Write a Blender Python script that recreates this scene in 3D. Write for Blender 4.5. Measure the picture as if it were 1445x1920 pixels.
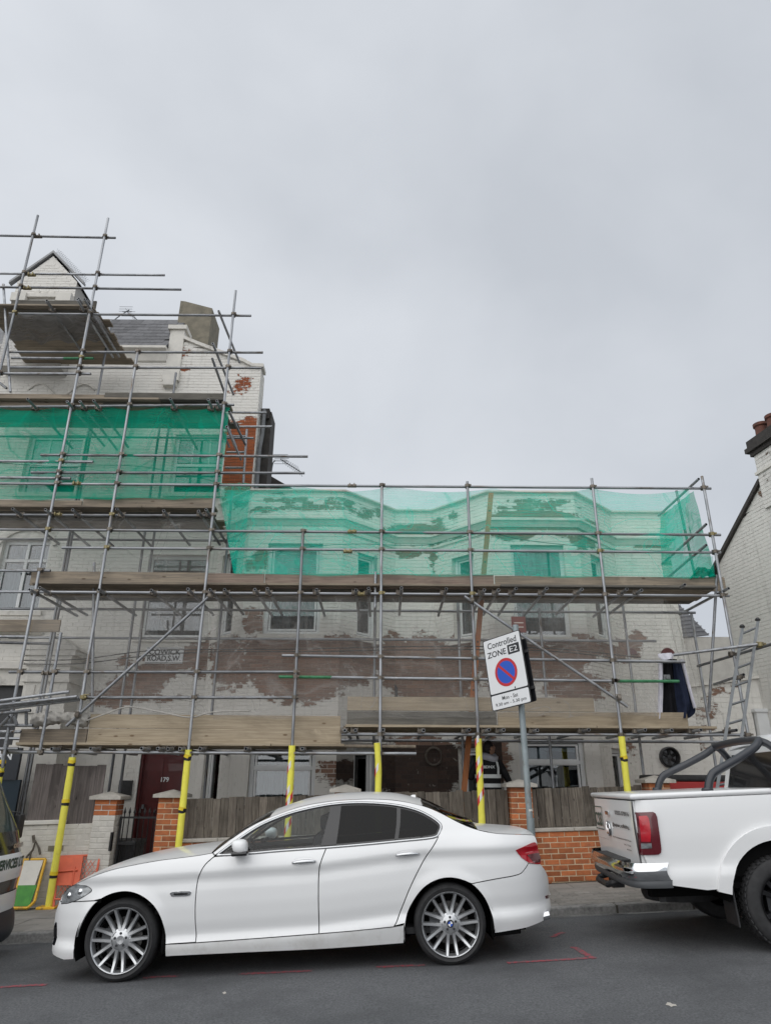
import bpy, bmesh, math, random
import numpy as np
from mathutils import Vector, Matrix, Quaternion
from mathutils.geometry import delaunay_2d_cdt
random.seed(7); np.random.seed(7)
for o in list(bpy.data.objects): bpy.data.objects.remove(o)
SC = bpy.context.scene; COL = SC.collection
R = math.radians
# ---------------------------------------------------------------- camera
FPX = 1300.0; PITCH, ROLL, YAW = R(21.5624), R(0.2544), R(-0.3497); EYE = np.array([0, 0, 1.55])
_c, _s = math.cos, math.sin
CW = np.array([-_s(YAW)*_c(PITCH), _c(YAW)*_c(PITCH), _s(PITCH)]); _r0 = np.array([_c(YAW), _s(YAW), 0]); _u0 = np.cross(_r0, CW)
CR = _c(ROLL)*_r0+_s(ROLL)*_u0; CU = -_s(ROLL)*_r0+_c(ROLL)*_u0
cam = bpy.data.cameras.new('camera'); cam.sensor_fit = 'VERTICAL'; cam.sensor_height = 24; cam.sensor_width = 24
cam.lens = FPX/1920*24; cam.clip_start = .05; cam.clip_end = 2000
co = bpy.data.objects.new('camera', cam); COL.objects.link(co)
co.matrix_world = Matrix(((CR[0], CU[0], -CW[0], 0), (CR[1], CU[1], -CW[1], 0), (CR[2], CU[2], -CW[2], 1.55), (0, 0, 0, 1)))
SC.camera = co
# ---------------------------------------------------------------- overcast sky, soft sun
SUN_EL, SUN_AZ = R(46), R(212)      # azimuth from +Y clockwise: behind the camera
wd = bpy.data.worlds.new('World'); SC.world = wd; wd.use_nodes = True
nt = wd.node_tree; nt.nodes.clear(); N = nt.nodes.new; L = nt.links.new
out = N('ShaderNodeOutputWorld'); mixs = N('ShaderNodeMixShader'); b1 = N('ShaderNodeBackground'); b2 = N('ShaderNodeBackground')
sky = N('ShaderNodeTexSky'); sky.sky_type = 'NISHITA'; sky.sun_disc = False; sky.sun_elevation = SUN_EL; sky.sun_rotation = SUN_AZ
sky.air_density = 1.0; sky.dust_density = 3.0
b1.inputs[1].default_value = .1; L(sky.outputs[0], b1.inputs[0])
tc = N('ShaderNodeTexCoord'); mp = N('ShaderNodeMapping'); mp.inputs[3].default_value = (1, 1, 1.25); mp.inputs[1].default_value = (.3, .1, .6)
n1 = N('ShaderNodeTexNoise'); n1.inputs['Scale'].default_value = 2.0; n1.inputs['Detail'].default_value = 7; n1.inputs['Roughness'].default_value = .47; n1.inputs['Distortion'].default_value = .15
cr = N('ShaderNodeValToRGB'); cr.color_ramp.elements[0].position = .33; cr.color_ramp.elements[1].position = .68
cr.color_ramp.elements[0].color = (.50, .528, .57, 1); cr.color_ramp.elements[1].color = (.655, .682, .722, 1)
L(tc.outputs['Generated'], mp.inputs[0]); L(mp.outputs[0], n1.inputs['Vector']); L(n1.outputs[0], cr.inputs[0]); L(cr.outputs[0], b2.inputs[0])
b2.inputs[1].default_value = .93; mixs.inputs[0].default_value = .93
L(b1.outputs[0], mixs.inputs[1]); L(b2.outputs[0], mixs.inputs[2]); L(mixs.outputs[0], out.inputs[0])
sl = bpy.data.lights.new('sun', 'SUN'); sl.energy = 1.5; sl.angle = R(105); sl.color = (1, .985, .96)
so = bpy.data.objects.new('sun', sl); COL.objects.link(so)
sd = Vector((_s(SUN_AZ)*_c(SUN_EL), _c(SUN_AZ)*_c(SUN_EL), _s(SUN_EL)))
so.rotation_euler = sd.to_track_quat('Z', 'Y').to_euler(); so.location = (0, 0, 30)
vs = SC.view_settings; vs.view_transform = 'Standard'; vs.look = 'None'; vs.exposure = 0.33; vs.gamma = 1; vs.use_curve_mapping = False
SC.render.engine = 'CYCLES'
SC.cycles.transparent_max_bounces = 24
# ---------------------------------------------------------------- pixel <-> world
def ray(x, y): return CW+CR*(x-722.5)/FPX+CU*(960-y)/FPX
def P(x, y, Y):
    d = ray(x, y); return Vector(EYE+d*(Y/d[1]))
def PJ(p):
    q = np.asarray(p)-EYE; z = q@CW; return (722.5+FPX*(q@CR)/z, 960-FPX*(q@CU)/z)
def G(X): return .035+.046*X            # road height: the street climbs to the right
def GP(X): return G(X)+.10              # pavement height
# ---------------------------------------------------------------- object helpers
MW = {}
def link(o): COL.objects.link(o); return o
def tag(o, label=None, cat=None, group=None, kind=None):
    for k, v in (('label', label), ('category', cat), ('group', group), ('kind', kind)):
        if v: o[k] = v
    return o
def root(name, label, cat, loc=(0, 0, 0), rot=(0, 0, 0), group=None, kind=None):
    o = link(bpy.data.objects.new(name, None)); o.empty_display_size = .1
    o.location = loc; o.rotation_euler = rot
    MW[o] = Matrix.LocRotScale(Vector(loc), bpy_euler(rot), None)
    return tag(o, label, cat, group, kind)
def bpy_euler(r):
    from mathutils import Euler
    return Euler(r)
def mk(name, v, f, mat, parent=None, world=True, smooth=None, attrs=None):
    """one mesh object; v in world coordinates unless world=False (then in the parent's frame)"""
    if parent is not None and world and parent in MW:
        mi = np.array(MW[parent].inverted()); a = np.asarray([tuple(p) for p in v], dtype=float)
        v = (a@mi[:3, :3].T+mi[:3, 3]).tolist()
    me = bpy.data.meshes.new(name); me.from_pydata([tuple(p) for p in v], [], [tuple(q) for q in f])
    for m in (mat if isinstance(mat, (list, tuple)) else [mat]): me.materials.append(m)
    if attrs:
        for k, arr in attrs.items():
            at = me.attributes.new(k, 'FLOAT', 'POINT'); at.data.foreach_set('value', np.asarray(arr, dtype=np.float32))
    if smooth is not None:
        me.polygons.foreach_set('use_smooth', [True]*len(me.polygons))
        if smooth < 180: me.set_sharp_from_angle(angle=R(smooth))
    o = link(bpy.data.objects.new(name, me))
    if parent is not None: o.parent = parent; MW[o] = MW.get(parent, Matrix())
    return o
def inst(name, me, parent, loc, rot=None, scale=None, world=True):
    o = link(bpy.data.objects.new(name, me)); o.parent = parent
    M = Matrix.LocRotScale(Vector(loc), rot, Vector(scale) if scale else None)
    if world and parent in MW: M = MW[parent].inverted()@M
    l, q, s = M.decompose(); o.location = l; o.rotation_mode = 'QUATERNION'; o.rotation_quaternion = q
    o.scale = scale if scale else (1, 1, 1)
    return o
def box(a, b):
    x0, y0, z0 = a; x1, y1, z1 = b
    v = [(x0, y0, z0), (x1, y0, z0), (x1, y1, z0), (x0, y1, z0), (x0, y0, z1), (x1, y0, z1), (x1, y1, z1), (x0, y1, z1)]
    return v, [(0, 3, 2, 1), (4, 5, 6, 7), (0, 1, 5, 4), (1, 2, 6, 5), (2, 3, 7, 6), (3, 0, 4, 7)]
def cat(*ms):
    V, F = [], []
    for v, f in ms:
        n = len(V); V += list(v); F += [tuple(i+n for i in q) for q in f]
    return V, F
def xf(m, M): return [tuple(M@Vector(p)) for p in m[0]], m[1]
def mv(m, d): return [(p[0]+d[0], p[1]+d[1], p[2]+d[2]) for p in m[0]], m[1]
def bbox(a, b, bev=.01, seg=2):
    """bevelled box"""
    bm = bmesh.new(); bmesh.ops.create_cube(bm, size=1)
    a, b = Vector(a), Vector(b); c = (a+b)/2; s = b-a
    for v in bm.verts: v.co = Vector((v.co.x*s.x, v.co.y*s.y, v.co.z*s.z))+c
    bmesh.ops.bevel(bm, geom=bm.edges[:], offset=bev, segments=seg, affect='EDGES', profile=.5)
    return bm2(bm)
def bm2(bm):
    bm.verts.index_update(); r = [tuple(v.co) for v in bm.verts], [tuple(v.index for v in f.verts) for f in bm.faces]; bm.free(); return r
def frame_of(d):
    d = Vector(d).normalized(); a = Vector((0, 0, 1)) if abs(d.z) < .95 else Vector((1, 0, 0))
    x = a.cross(d).normalized(); return x, d.cross(x)
def tube(pts, r, n=8, cap=True, closed=False):
    pts = [Vector(p) for p in pts]; m = len(pts); V, F = [], []
    rr = r if isinstance(r, (list, tuple)) else [r]*m
    x = None
    for i, p in enumerate(pts):
        if closed: d = pts[(i+1) % m]-pts[i-1]
        else: d = pts[min(i+1, m-1)]-pts[max(i-1, 0)]
        d.normalize()
        if x is None: x, y = frame_of(d)
        else:
            x = (x-d*x.dot(d)).normalized(); y = d.cross(x)
        for k in range(n):
            a = 2*math.pi*k/n; V.append(tuple(p+(x*math.cos(a)+y*math.sin(a))*rr[i]))
    for i in range(m if closed else m-1):
        j = (i+1) % m
        for k in range(n): F.append((i*n+k, i*n+(k+1) % n, j*n+(k+1) % n, j*n+k))
    if cap and not closed: F.append(tuple(range(n))[::-1]); F.append(tuple((m-1)*n+k for k in range(n)))
    return V, F
def lathe(prof, n=32, axis='y', closed=False):
    """prof: (radius, along axis)"""
    V, F = [], []; m = len(prof)
    for k in range(n):
        a = 2*math.pi*k/n; c, s = math.cos(a), math.sin(a)
        for r, h in prof: V.append((r*c, h, r*s) if axis == 'y' else (r*c, r*s, h))
    for k in range(n):
        for i in range(m if closed else m-1):
            j = (i+1) % m; k2 = (k+1) % n
            F.append((k*m+i, k*m+j, k2*m+j, k2*m+i))
    return V, F
def prism(poly, y0, y1):
    """poly in (x,z), extruded along y"""
    n = len(poly); V = [(p[0], y0, p[1]) for p in poly]+[(p[0], y1, p[1]) for p in poly]
    F = [tuple(range(n)), tuple(range(2*n-1, n-1, -1))]+[(i, i+n, (i+1) % n+n, (i+1) % n) for i in range(n)]
    return V, F
def spl(pts, n=6, closed=False):
    """Catmull-Rom through points"""
    p = [np.array(q, float) for q in pts]; m = len(p); o = []
    for i in range(m if closed else m-1):
        if closed: a, b, c, d = p[i-1], p[i], p[(i+1) % m], p[(i+2) % m]
        else: a, b, c, d = p[max(i-1, 0)], p[i], p[i+1], p[min(i+2, m-1)]
        for k in range(n):
            t = k/n; o.append(.5*((2*b)+(c-a)*t+(2*a-5*b+4*c-d)*t*t+(3*b-a-3*c+d)*t**3))
    if not closed: o.append(p[-1])
    return [tuple(q) for q in o]
def textmesh(s, size, bold=0.0, sx=1.0):
    cu = bpy.data.curves.new('t', 'FONT'); cu.body = s; cu.size = size; cu.align_x = 'CENTER'; cu.align_y = 'CENTER'; cu.offset = bold; cu.extrude = 0; cu.resolution_u = 3
    ob = bpy.data.objects.new('t', cu); COL.objects.link(ob)
    me = bpy.data.meshes.new_from_object(ob.evaluated_get(bpy.context.evaluated_depsgraph_get()))
    v = [(q.co.x*sx, q.co.y, 0) for q in me.vertices]; f = [tuple(q.vertices) for q in me.polygons]
    bpy.data.objects.remove(ob); bpy.data.curves.remove(cu); bpy.data.meshes.remove(me)
    return v, f
def place(m, o, u, v): # map mesh (x,y,z) to o + x*u + y*v + z*(u x v)
    o, u, v = Vector(o), Vector(u), Vector(v); w = u.cross(v)
    return [tuple(o+u*p[0]+v*p[1]+w*p[2]) for p in m[0]], m[1]
# ---------------------------------------------------------------- materials
def mat_new(name):
    m = bpy.data.materials.new(name); m.use_nodes = True; t = m.node_tree; b = t.nodes['Principled BSDF']
    return m, t, b
def setp(b, **k):
    for a, v in k.items():
        n = {'rough': 'Roughness', 'metal': 'Metallic', 'coat': 'Coat Weight', 'coatr': 'Coat Roughness', 'spec': 'Specular IOR Level', 'trans': 'Transmission Weight', 'emit': 'Emission Strength', 'sheen': 'Sheen Weight'}[a]
        b.inputs[n].default_value = v
def c4(c): return (c[0], c[1], c[2], 1)
def MAT(name, c1, c2=None, scale=8, stretch=(1, 1, 1), rough=.7, metal=0, bump=0, bscale=None, jitter=0, coords='Object', lo=.35, hi=.65, c3=None, s3=2., lo3=.55, hi3=.7, bdist=.01, **kw):
    """noise-varied Principled; jitter = per-object value change; c3 = stains"""
    m, t, b = mat_new(name); nn = t.nodes.new; ln = t.links.new
    setp(b, rough=rough, metal=metal, **kw)
    tc = nn('ShaderNodeTexCoord'); mp = nn('ShaderNodeMapping'); mp.inputs[3].default_value = stretch; ln(tc.outputs[coords], mp.inputs[0])
    oi = nn('ShaderNodeObjectInfo'); sc = nn('ShaderNodeVectorMath'); sc.operation = 'SCALE'; sc.inputs[0].default_value = (37, 17, 29); ln(oi.outputs['Random'], sc.inputs['Scale'])
    ad = nn('ShaderNodeVectorMath'); ad.operation = 'ADD'; ln(mp.outputs[0], ad.inputs[0]); ln(sc.outputs[0], ad.inputs[1])
    def noise(s, det=5, ro=.6):
        n = nn('ShaderNodeTexNoise'); n.inputs['Scale'].default_value = s; n.inputs['Detail'].default_value = det; n.inputs['Roughness'].default_value = ro; ln(ad.outputs[0], n.inputs['Vector']); return n
    def ramp(src, lo, hi, ca, cb):
        r = nn('ShaderNodeValToRGB'); r.color_ramp.elements[0].position = lo; r.color_ramp.elements[1].position = hi
        r.color_ramp.elements[0].color = ca; r.color_ramp.elements[1].color = cb; ln(src, r.inputs[0]); return r
    col = None
    if c2 is not None: col = ramp(noise(scale).outputs[0], lo, hi, c4(c1), c4(c2)).outputs[0]
    else:
        rgb = nn('ShaderNodeRGB'); rgb.outputs[0].default_value = c4(c1); col = rgb.outputs[0]
    if c3 is not None:
        f = ramp(noise(s3, 6, .65).outputs[0], lo3, hi3, (0, 0, 0, 1), (1, 1, 1, 1)); mx = nn('ShaderNodeMix'); mx.data_type = 'RGBA'
        ln(f.outputs[0], mx.inputs[0]); ln(col, mx.inputs[6]); mx.inputs[7].default_value = c4(c3); col = mx.outputs[2]
    if jitter:
        hs = nn('ShaderNodeHueSaturation'); mr = nn('ShaderNodeMapRange'); mr.inputs[3].default_value = 1-jitter; mr.inputs[4].default_value = 1+jitter
        ln(oi.outputs['Random'], mr.inputs[0]); ln(mr.outputs[0], hs.inputs['Value']); ln(col, hs.inputs['Color']); col = hs.outputs[0]
    ln(col, b.inputs['Base Color'])
    if bump:
        bp = nn('ShaderNodeBump'); bp.inputs['Strength'].default_value = bump; bp.inputs['Distance'].default_value = bdist
        ln(noise(bscale or scale*3, 6, .65).outputs[0], bp.inputs['Height']); ln(bp.outputs[0], b.inputs['Normal'])
    return m
def glass_mat(name, tint, fac, rough=.02, ior=1.5):
    """thin pane: tinted see-through plus mirror reflection by angle"""
    m, t, b = mat_new(name); nn = t.nodes.new; ln = t.links.new; t.nodes.remove(b)
    tr = nn('ShaderNodeBsdfTransparent'); tr.inputs[0].default_value = c4(tint); gl = nn('ShaderNodeBsdfGlossy'); gl.inputs['Roughness'].default_value = rough
    lw = nn('ShaderNodeFresnel'); lw.inputs[0].default_value = ior; ma = nn('ShaderNodeMath'); ma.operation = 'MULTIPLY_ADD'; ma.inputs[1].default_value = 1.0; ma.inputs[2].default_value = fac
    ln(lw.outputs[0], ma.inputs[0]); mx = nn('ShaderNodeMixShader'); ln(ma.outputs[0], mx.inputs[0]); ln(tr.outputs[0], mx.inputs[1]); ln(gl.outputs[0], mx.inputs[2])
    ln(mx.outputs[0], t.nodes['Material Output'].inputs[0]); return m
def net_mat(name, col, alpha, fine=260, trans=.5, vary=.25):
    """woven debris netting: partly open, slightly translucent threads"""
    m, t, b = mat_new(name); nn = t.nodes.new; ln = t.links.new; t.nodes.remove(b)
    tr = nn('ShaderNodeBsdfTransparent'); df = nn('ShaderNodeBsdfDiffuse'); tl = nn('ShaderNodeBsdfTranslucent')
    df.inputs[0].default_value = c4(col); tl.inputs[0].default_value = c4(col)
    m1 = nn('ShaderNodeMixShader'); m1.inputs[0].default_value = trans; ln(df.outputs[0], m1.inputs[1]); ln(tl.outputs[0], m1.inputs[2])
    tc = nn('ShaderNodeTexCoord'); n = nn('ShaderNodeTexNoise'); n.inputs['Scale'].default_value = 1.3; n.inputs['Detail'].default_value = 5; ln(tc.outputs['Object'], n.inputs['Vector'])
    mp = nn('ShaderNodeMapping'); mp.inputs[3].default_value = (2, 2, 60); ln(tc.outputs['Object'], mp.inputs[0])
    n2 = nn('ShaderNodeTexNoise'); n2.inputs['Scale'].default_value = 1.5; n2.inputs['Detail'].default_value = 3; ln(mp.outputs[0], n2.inputs['Vector'])
    ad = nn('ShaderNodeMath'); ad.operation = 'ADD'; ln(n.outputs[0], ad.inputs[0]); ln(n2.outputs[0], ad.inputs[1])
    mr = nn('ShaderNodeMapRange'); mr.inputs[1].default_value = .7; mr.inputs[2].default_value = 1.3; mr.inputs[3].default_value = alpha-vary*.7; mr.inputs[4].default_value = min(1, alpha+vary*.7); ln(ad.outputs[0], mr.inputs[0])
    n3 = nn('ShaderNodeTexNoise'); n3.inputs['Scale'].default_value = .9; n3.inputs['Detail'].default_value = 2; n3.inputs['Distortion'].default_value = 1.2; ln(tc.outputs['Object'], n3.inputs['Vector'])
    su = nn('ShaderNodeMath'); su.operation = 'SUBTRACT'; su.inputs[1].default_value = .5; ln(n3.outputs[0], su.inputs[0]); ab = nn('ShaderNodeMath'); ab.operation = 'ABSOLUTE'; ln(su.outputs[0], ab.inputs[0])
    rg = nn('ShaderNodeMapRange'); rg.inputs[1].default_value = 0; rg.inputs[2].default_value = .02; rg.inputs[3].default_value = vary*.9; rg.inputs[4].default_value = 0; ln(ab.outputs[0], rg.inputs[0])
    a2 = nn('ShaderNodeMath'); a2.use_clamp = True; ln(mr.outputs[0], a2.inputs[0]); ln(rg.outputs[0], a2.inputs[1])
    mx = nn('ShaderNodeMixShader'); ln(a2.outputs[0], mx.inputs[0]); ln(tr.outputs[0], mx.inputs[1]); ln(m1.outputs[0], mx.inputs[2])
    ln(mx.outputs[0], t.nodes['Material Output'].inputs[0]); return m
def peel_mat(name, paint1, paint2, brick1, brick2, mortar, dirt=(.30, .29, .27), base=0.0):
    """old masonry paint flaking off brickwork; 'peel' is the wear of each brick, 'rnd' its tint, 'joint' 1 on mortar"""
    m, t, b = mat_new(name); nn = t.nodes.new; ln = t.links.new; setp(b, rough=.85, spec=.25)
    tc = nn('ShaderNodeTexCoord')
    def attr(a):
        x = nn('ShaderNodeAttribute'); x.attribute_name = a; return x.outputs['Fac']
    def noise(s, det=5, ro=.6, st=(1, 1, 1)):
        mp = nn('ShaderNodeMapping'); mp.inputs[3].default_value = st; ln(tc.outputs['Object'], mp.inputs[0])
        n = nn('ShaderNodeTexNoise'); n.inputs['Scale'].default_value = s; n.inputs['Detail'].default_value = det; n.inputs['Roughness'].default_value = ro; ln(mp.outputs[0], n.inputs['Vector']); return n.outputs[0]
    def mix(f, a, c):
        x = nn('ShaderNodeMix'); x.data_type = 'RGBA'
        if isinstance(f, float): x.inputs[0].default_value = f
        else: ln(f, x.inputs[0])
        for i, q in ((6, a), (7, c)):
            if isinstance(q, tuple): x.inputs[i].default_value = c4(q)
            else: ln(q, x.inputs[i])
        return x.outputs[2]
    def mrange(s, a, c, d=0., e=1., smooth=True):
        x = nn('ShaderNodeMapRange'); x.interpolation_type = 'SMOOTHSTEP' if smooth else 'LINEAR'
        for i, q in enumerate((a, c, d, e)): x.inputs[i+1].default_value = q
        ln(s, x.inputs[0]); return x.outputs[0]
    def math_(op, a, c):
        x = nn('ShaderNodeMath'); x.operation = op
        for i, q in enumerate((a, c)):
            if isinstance(q, float): x.inputs[i].default_value = q
            else: ln(q, x.inputs[i])
        return x.outputs[0]
    wob = math_('ADD', math_('ADD', math_('MULTIPLY', noise(4.5, 6, .62, (1, 1, 1.8)), 1.3), -.65), math_('ADD', math_('MULTIPLY', noise(21, 4, .6, (.8, .8, 1.6)), .5), -.25))
    raw = math_('ADD', attr('peel'), wob)
    fac = mrange(raw, .46-base, .50-base)
    paint = mix(noise(3, 6, .65), paint1, paint2)
    streak = mrange(noise(2.2, 6, .7, (3.5, 3.5, .35)), .52, .78); paint = mix(math_('MULTIPLY', streak, .45), paint, dirt)
    chips = mrange(noise(26, 4, .6, (.6, .6, 2.4)), .66, .70); paint = mix(math_('MULTIPLY', chips, .55), paint, brick2)
    bk = mix(mrange(attr('rnd'), 0., 1., 0., 1., False), brick1, brick2); bk = mix(math_('MULTIPLY', noise(14, 5), .5), bk, tuple(q*.55 for q in brick1))
    resid = mrange(noise(7, 6, .7), .62, .68); bk = mix(math_('MULTIPLY', resid, .35), bk, paint1)
    bk = mix(attr('joint'), bk, mortar)
    under = mrange(raw, .34-base, .46-base); paint = mix(math_('MULTIPLY', under, .8), paint, tuple(q*.62 for q in paint2))
    ln(mix(fac, paint, bk), b.inputs['Base Color'])
    h = math_('ADD', math_('MULTIPLY', math_('SUBTRACT', 1., fac), .45), math_('MULTIPLY', noise(30, 5, .65), .35))
    bp = nn('ShaderNodeBump'); bp.inputs['Strength'].default_value = .5; bp.inputs['Distance'].default_value = .012; ln(h, bp.inputs['Height']); ln(bp.outputs[0], b.inputs['Normal'])
    return m
def WOOD(name, c1, c2, knot, jitter=.15, axis=0):
    """sawn board: fine grain along its length, blotches, knots and end stains"""
    m, t, b = mat_new(name); nn = t.nodes.new; ln = t.links.new; setp(b, rough=.88, spec=.2)
    tc = nn('ShaderNodeTexCoord'); oi = nn('ShaderNodeObjectInfo'); sc = nn('ShaderNodeVectorMath'); sc.operation = 'SCALE'; sc.inputs[0].default_value = (37, 17, 29); ln(oi.outputs['Random'], sc.inputs['Scale'])
    def noise(s, st, det=6, ro=.65, kind='n'):
        mp = nn('ShaderNodeMapping'); mp.inputs[3].default_value = st; ln(tc.outputs['Object'], mp.inputs[0]); ad = nn('ShaderNodeVectorMath'); ln(mp.outputs[0], ad.inputs[0]); ln(sc.outputs[0], ad.inputs[1])
        n = nn('ShaderNodeTexNoise' if kind == 'n' else 'ShaderNodeTexVoronoi'); n.inputs['Scale'].default_value = s; ln(ad.outputs[0], n.inputs['Vector'])
        if kind == 'n': n.inputs['Detail'].default_value = det; n.inputs['Roughness'].default_value = ro; n.inputs['Distortion'].default_value = .5
        return n.outputs[0]
    def mr(s, a, c, d=0., e=1.):
        x = nn('ShaderNodeMapRange'); x.interpolation_type = 'SMOOTHSTEP'
        for i, q in enumerate((a, c, d, e)): x.inputs[i+1].default_value = q
        ln(s, x.inputs[0]); return x.outputs[0]
    def mix(f, a, c):
        x = nn('ShaderNodeMix'); x.data_type = 'RGBA'; ln(f, x.inputs[0])
        for i, q in ((6, a), (7, c)):
            if isinstance(q, tuple): x.inputs[i].default_value = c4(q)
            else: ln(q, x.inputs[i])
        return x.outputs[2]
    st = (1, 26, 26) if axis == 0 else (26, 26, 1)
    g = noise(1.6, tuple(q*(1 if q == 1 else 1.) for q in st)); col = mix(mr(g, .36, .64), c1, c2)
    col = mix(mr(noise(1.1, (1, 2.2, 2.2) if axis == 0 else (2.2, 2.2, 1)), .48, .72, 0., .6), col, tuple(q*.62 for q in c2))
    col = mix(mr(noise(2.3, (1, 1, 1)), .60, .72, 0., .45), col, tuple(min(1, q*1.35) for q in c1))
    k = noise(1.0, (2.6, 6.5, 6.5) if axis == 0 else (6.5, 6.5, 2.6), kind='v'); col = mix(mr(k, .05, .13, .85, 0.), col, knot)
    hs = nn('ShaderNodeHueSaturation'); jr = nn('ShaderNodeMapRange'); jr.inputs[3].default_value = 1-jitter; jr.inputs[4].default_value = 1+jitter; ln(oi.outputs['Random'], jr.inputs[0]); ln(jr.outputs[0], hs.inputs['Value']); ln(col, hs.inputs['Color']); ln(hs.outputs[0], b.inputs['Base Color'])
    bp = nn('ShaderNodeBump'); bp.inputs['Strength'].default_value = .45; bp.inputs['Distance'].default_value = .006; ln(g, bp.inputs['Height']); ln(bp.outputs[0], b.inputs['Normal'])
    return m
M = {}
M['asphalt'] = MAT('asphalt', (.068, .071, .076), (.165, .169, .175), scale=60, rough=.85, bump=.9, bscale=120, lo=.3, hi=.7, c3=(.062, .064, .068), s3=.8, lo3=.46, hi3=.75, spec=.3)
M['slab'] = MAT('paving_slab', (.20, .19, .175), (.27, .255, .235), scale=6, rough=.9, bump=.25, bscale=60, jitter=.16, c3=(.12, .12, .11), s3=3, lo3=.5, hi3=.75)
M['kerb'] = MAT('kerb_granite', (.17, .17, .165), (.27, .265, .255), scale=30, rough=.85, bump=.25, jitter=.12, c3=(.07, .07, .07), s3=2.5, lo3=.45, hi3=.7)
M['soil'] = MAT('joint_dirt', (.06, .055, .045), (.10, .095, .08), scale=20, rough=1)
M['garden'] = MAT('garden_concrete', (.16, .155, .14), (.22, .21, .19), scale=5, rough=.95)
M['redpaint'] = MAT('worn_red_paint', (.34, .05, .068), (.13, .10, .108), scale=30, rough=.8, lo=.40, hi=.58)
M['tube'] = MAT('galvanised_tube', (.215, .225, .24), (.36, .37, .385), scale=3, stretch=(9, 9, 7), rough=.48, metal=.75, jitter=.3, c3=(.15, .115, .085), s3=2.2, lo3=.56, hi3=.68)
M['tubedark'] = MAT('dark_tube_mouth', (.03, .03, .032), rough=.8)
M['coupler'] = MAT('steel_coupler', (.12, .10, .085), (.24, .215, .18), scale=25, rough=.6, metal=.6, jitter=.3)
M['brass'] = MAT('zinc_yellow_coupler', (.30, .25, .12), (.2, .17, .10), scale=20, rough=.5, metal=.6)
M['greentube'] = MAT('green_painted_tube', (.02, .13, .05), (.05, .22, .10), scale=16, rough=.6)
M['board'] = WOOD('scaffold_board', (.30, .25, .19), (.19, .162, .13), (.09, .065, .045), .2)
M['boardpale'] = WOOD('new_scaffold_board', (.40, .335, .245), (.30, .245, .175), (.13, .085, .05), .1)
M['boardpink'] = WOOD('pinkish_scaffold_board', (.33, .26, .21), (.23, .175, .145), (.10, .07, .055), .1)
M['boarddark'] = WOOD('weathered_dark_board', (.16, .15, .13), (.105, .10, .088), (.05, .045, .04), .12)
M['fence'] = WOOD('weathered_fence_board', (.20, .175, .145), (.105, .09, .075), (.04, .034, .03), .28, 2)
M['fencegrey'] = WOOD('old_grey_fence_board', (.19, .165, .155), (.115, .10, .095), (.035, .03, .03), .16, 2)
M['obrick'] = MAT('orange_brick', (.50, .165, .06), (.40, .125, .048), scale=12, rough=.85, bump=.3, bscale=60, jitter=.3, c3=(.22, .085, .05), s3=4, lo3=.48, hi3=.72)
M['omortar'] = MAT('buff_mortar', (.66, .54, .37), (.56, .45, .31), scale=30, rough=.95)
M['coping'] = MAT('stone_coping', (.50, .47, .42), (.40, .375, .335), scale=7, rough=.9, bump=.2, c3=(.28, .27, .24), s3=4)
M['wbrick'] = MAT('white_painted_brick', (.64, .615, .56), (.56, .535, .485), scale=9, rough=.85, bump=.35, bscale=30, jitter=.05, c3=(.35, .31, .27), s3=5, lo3=.66, hi3=.74)
M['wmortar'] = MAT('painted_joint', (.60, .575, .525), (.53, .51, .465), scale=30, rough=.95)
M['render'] = MAT('grey_smooth_render', (.47, .455, .425), (.40, .39, .365), scale=2.5, rough=.9, bump=.1, c3=(.33, .32, .30), s3=1.2, lo3=.5, hi3=.8)
M['trim'] = MAT('painted_moulding', (.68, .655, .60), (.60, .58, .535), scale=6, rough=.8, bump=.15, c3=(.33, .31, .28), s3=3.5, lo3=.58, hi3=.75)
M['upvc'] = MAT('white_window_frame', (.72, .73, .73), (.66, .67, .67), scale=4, rough=.4)
M['pane'] = MAT('window_glass', (.045, .052, .058), (.09, .10, .11), scale=1.6, rough=.05, spec=1.0)
M['panelight'] = MAT('window_glass_with_blind', (.33, .35, .37), (.14, .155, .17), scale=1.7, stretch=(1.6, 1, 1), lo=.42, hi=.58, rough=.08, spec=.8)
M['curtain'] = MAT('net_curtain', (.42, .41, .38), (.30, .29, .28), scale=6, stretch=(5, 1, .2), rough=.9)
M['slate'] = MAT('roof_slate', (.085, .085, .092), (.13, .13, .135), scale=9, rough=.7, jitter=.2, bump=.15)
M['lead'] = MAT('lead_grey', (.16, .165, .175), (.11, .115, .12), scale=5, rough=.6)
M['concrete'] = MAT('old_render_chimney', (.24, .215, .165), (.175, .16, .125), scale=5, rough=.95, bump=.3, c3=(.12, .115, .09), s3=3)
M['darkwood'] = MAT('dark_eaves_timber', (.025, .022, .02), (.045, .04, .035), scale=8, rough=.8)
M['blackpl'] = MAT('black_plastic', (.018, .018, .019), (.026, .026, .028), scale=20, rough=.5)
M['iron'] = MAT('black_iron', (.014, .014, .015), (.03, .03, .03), scale=20, rough=.5, metal=.3)
M['door'] = MAT('dark_red_door', (.105, .014, .014), (.075, .012, .012), scale=4, rough=.35, coat=.3)
M['yellow'] = MAT('yellow_foam', (.86, .80, .11), (.78, .72, .09), scale=10, rough=.75, jitter=.06, c3=(.5, .44, .09), s3=5, lo3=.62, hi3=.8)
M['tapeblk'] = MAT('black_tape', (.012, .012, .012), rough=.5)
M['tapeyel'] = MAT('yellow_tape', (.75, .55, .02), rough=.5)
M['tapered'] = MAT('red_tape', (.60, .035, .03), rough=.5)
M['tapewht'] = MAT('white_tape', (.75, .74, .72), rough=.5)
M['netgreen'] = net_mat('green_debris_netting', (.004, .45, .285), .64, vary=.2)
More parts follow.
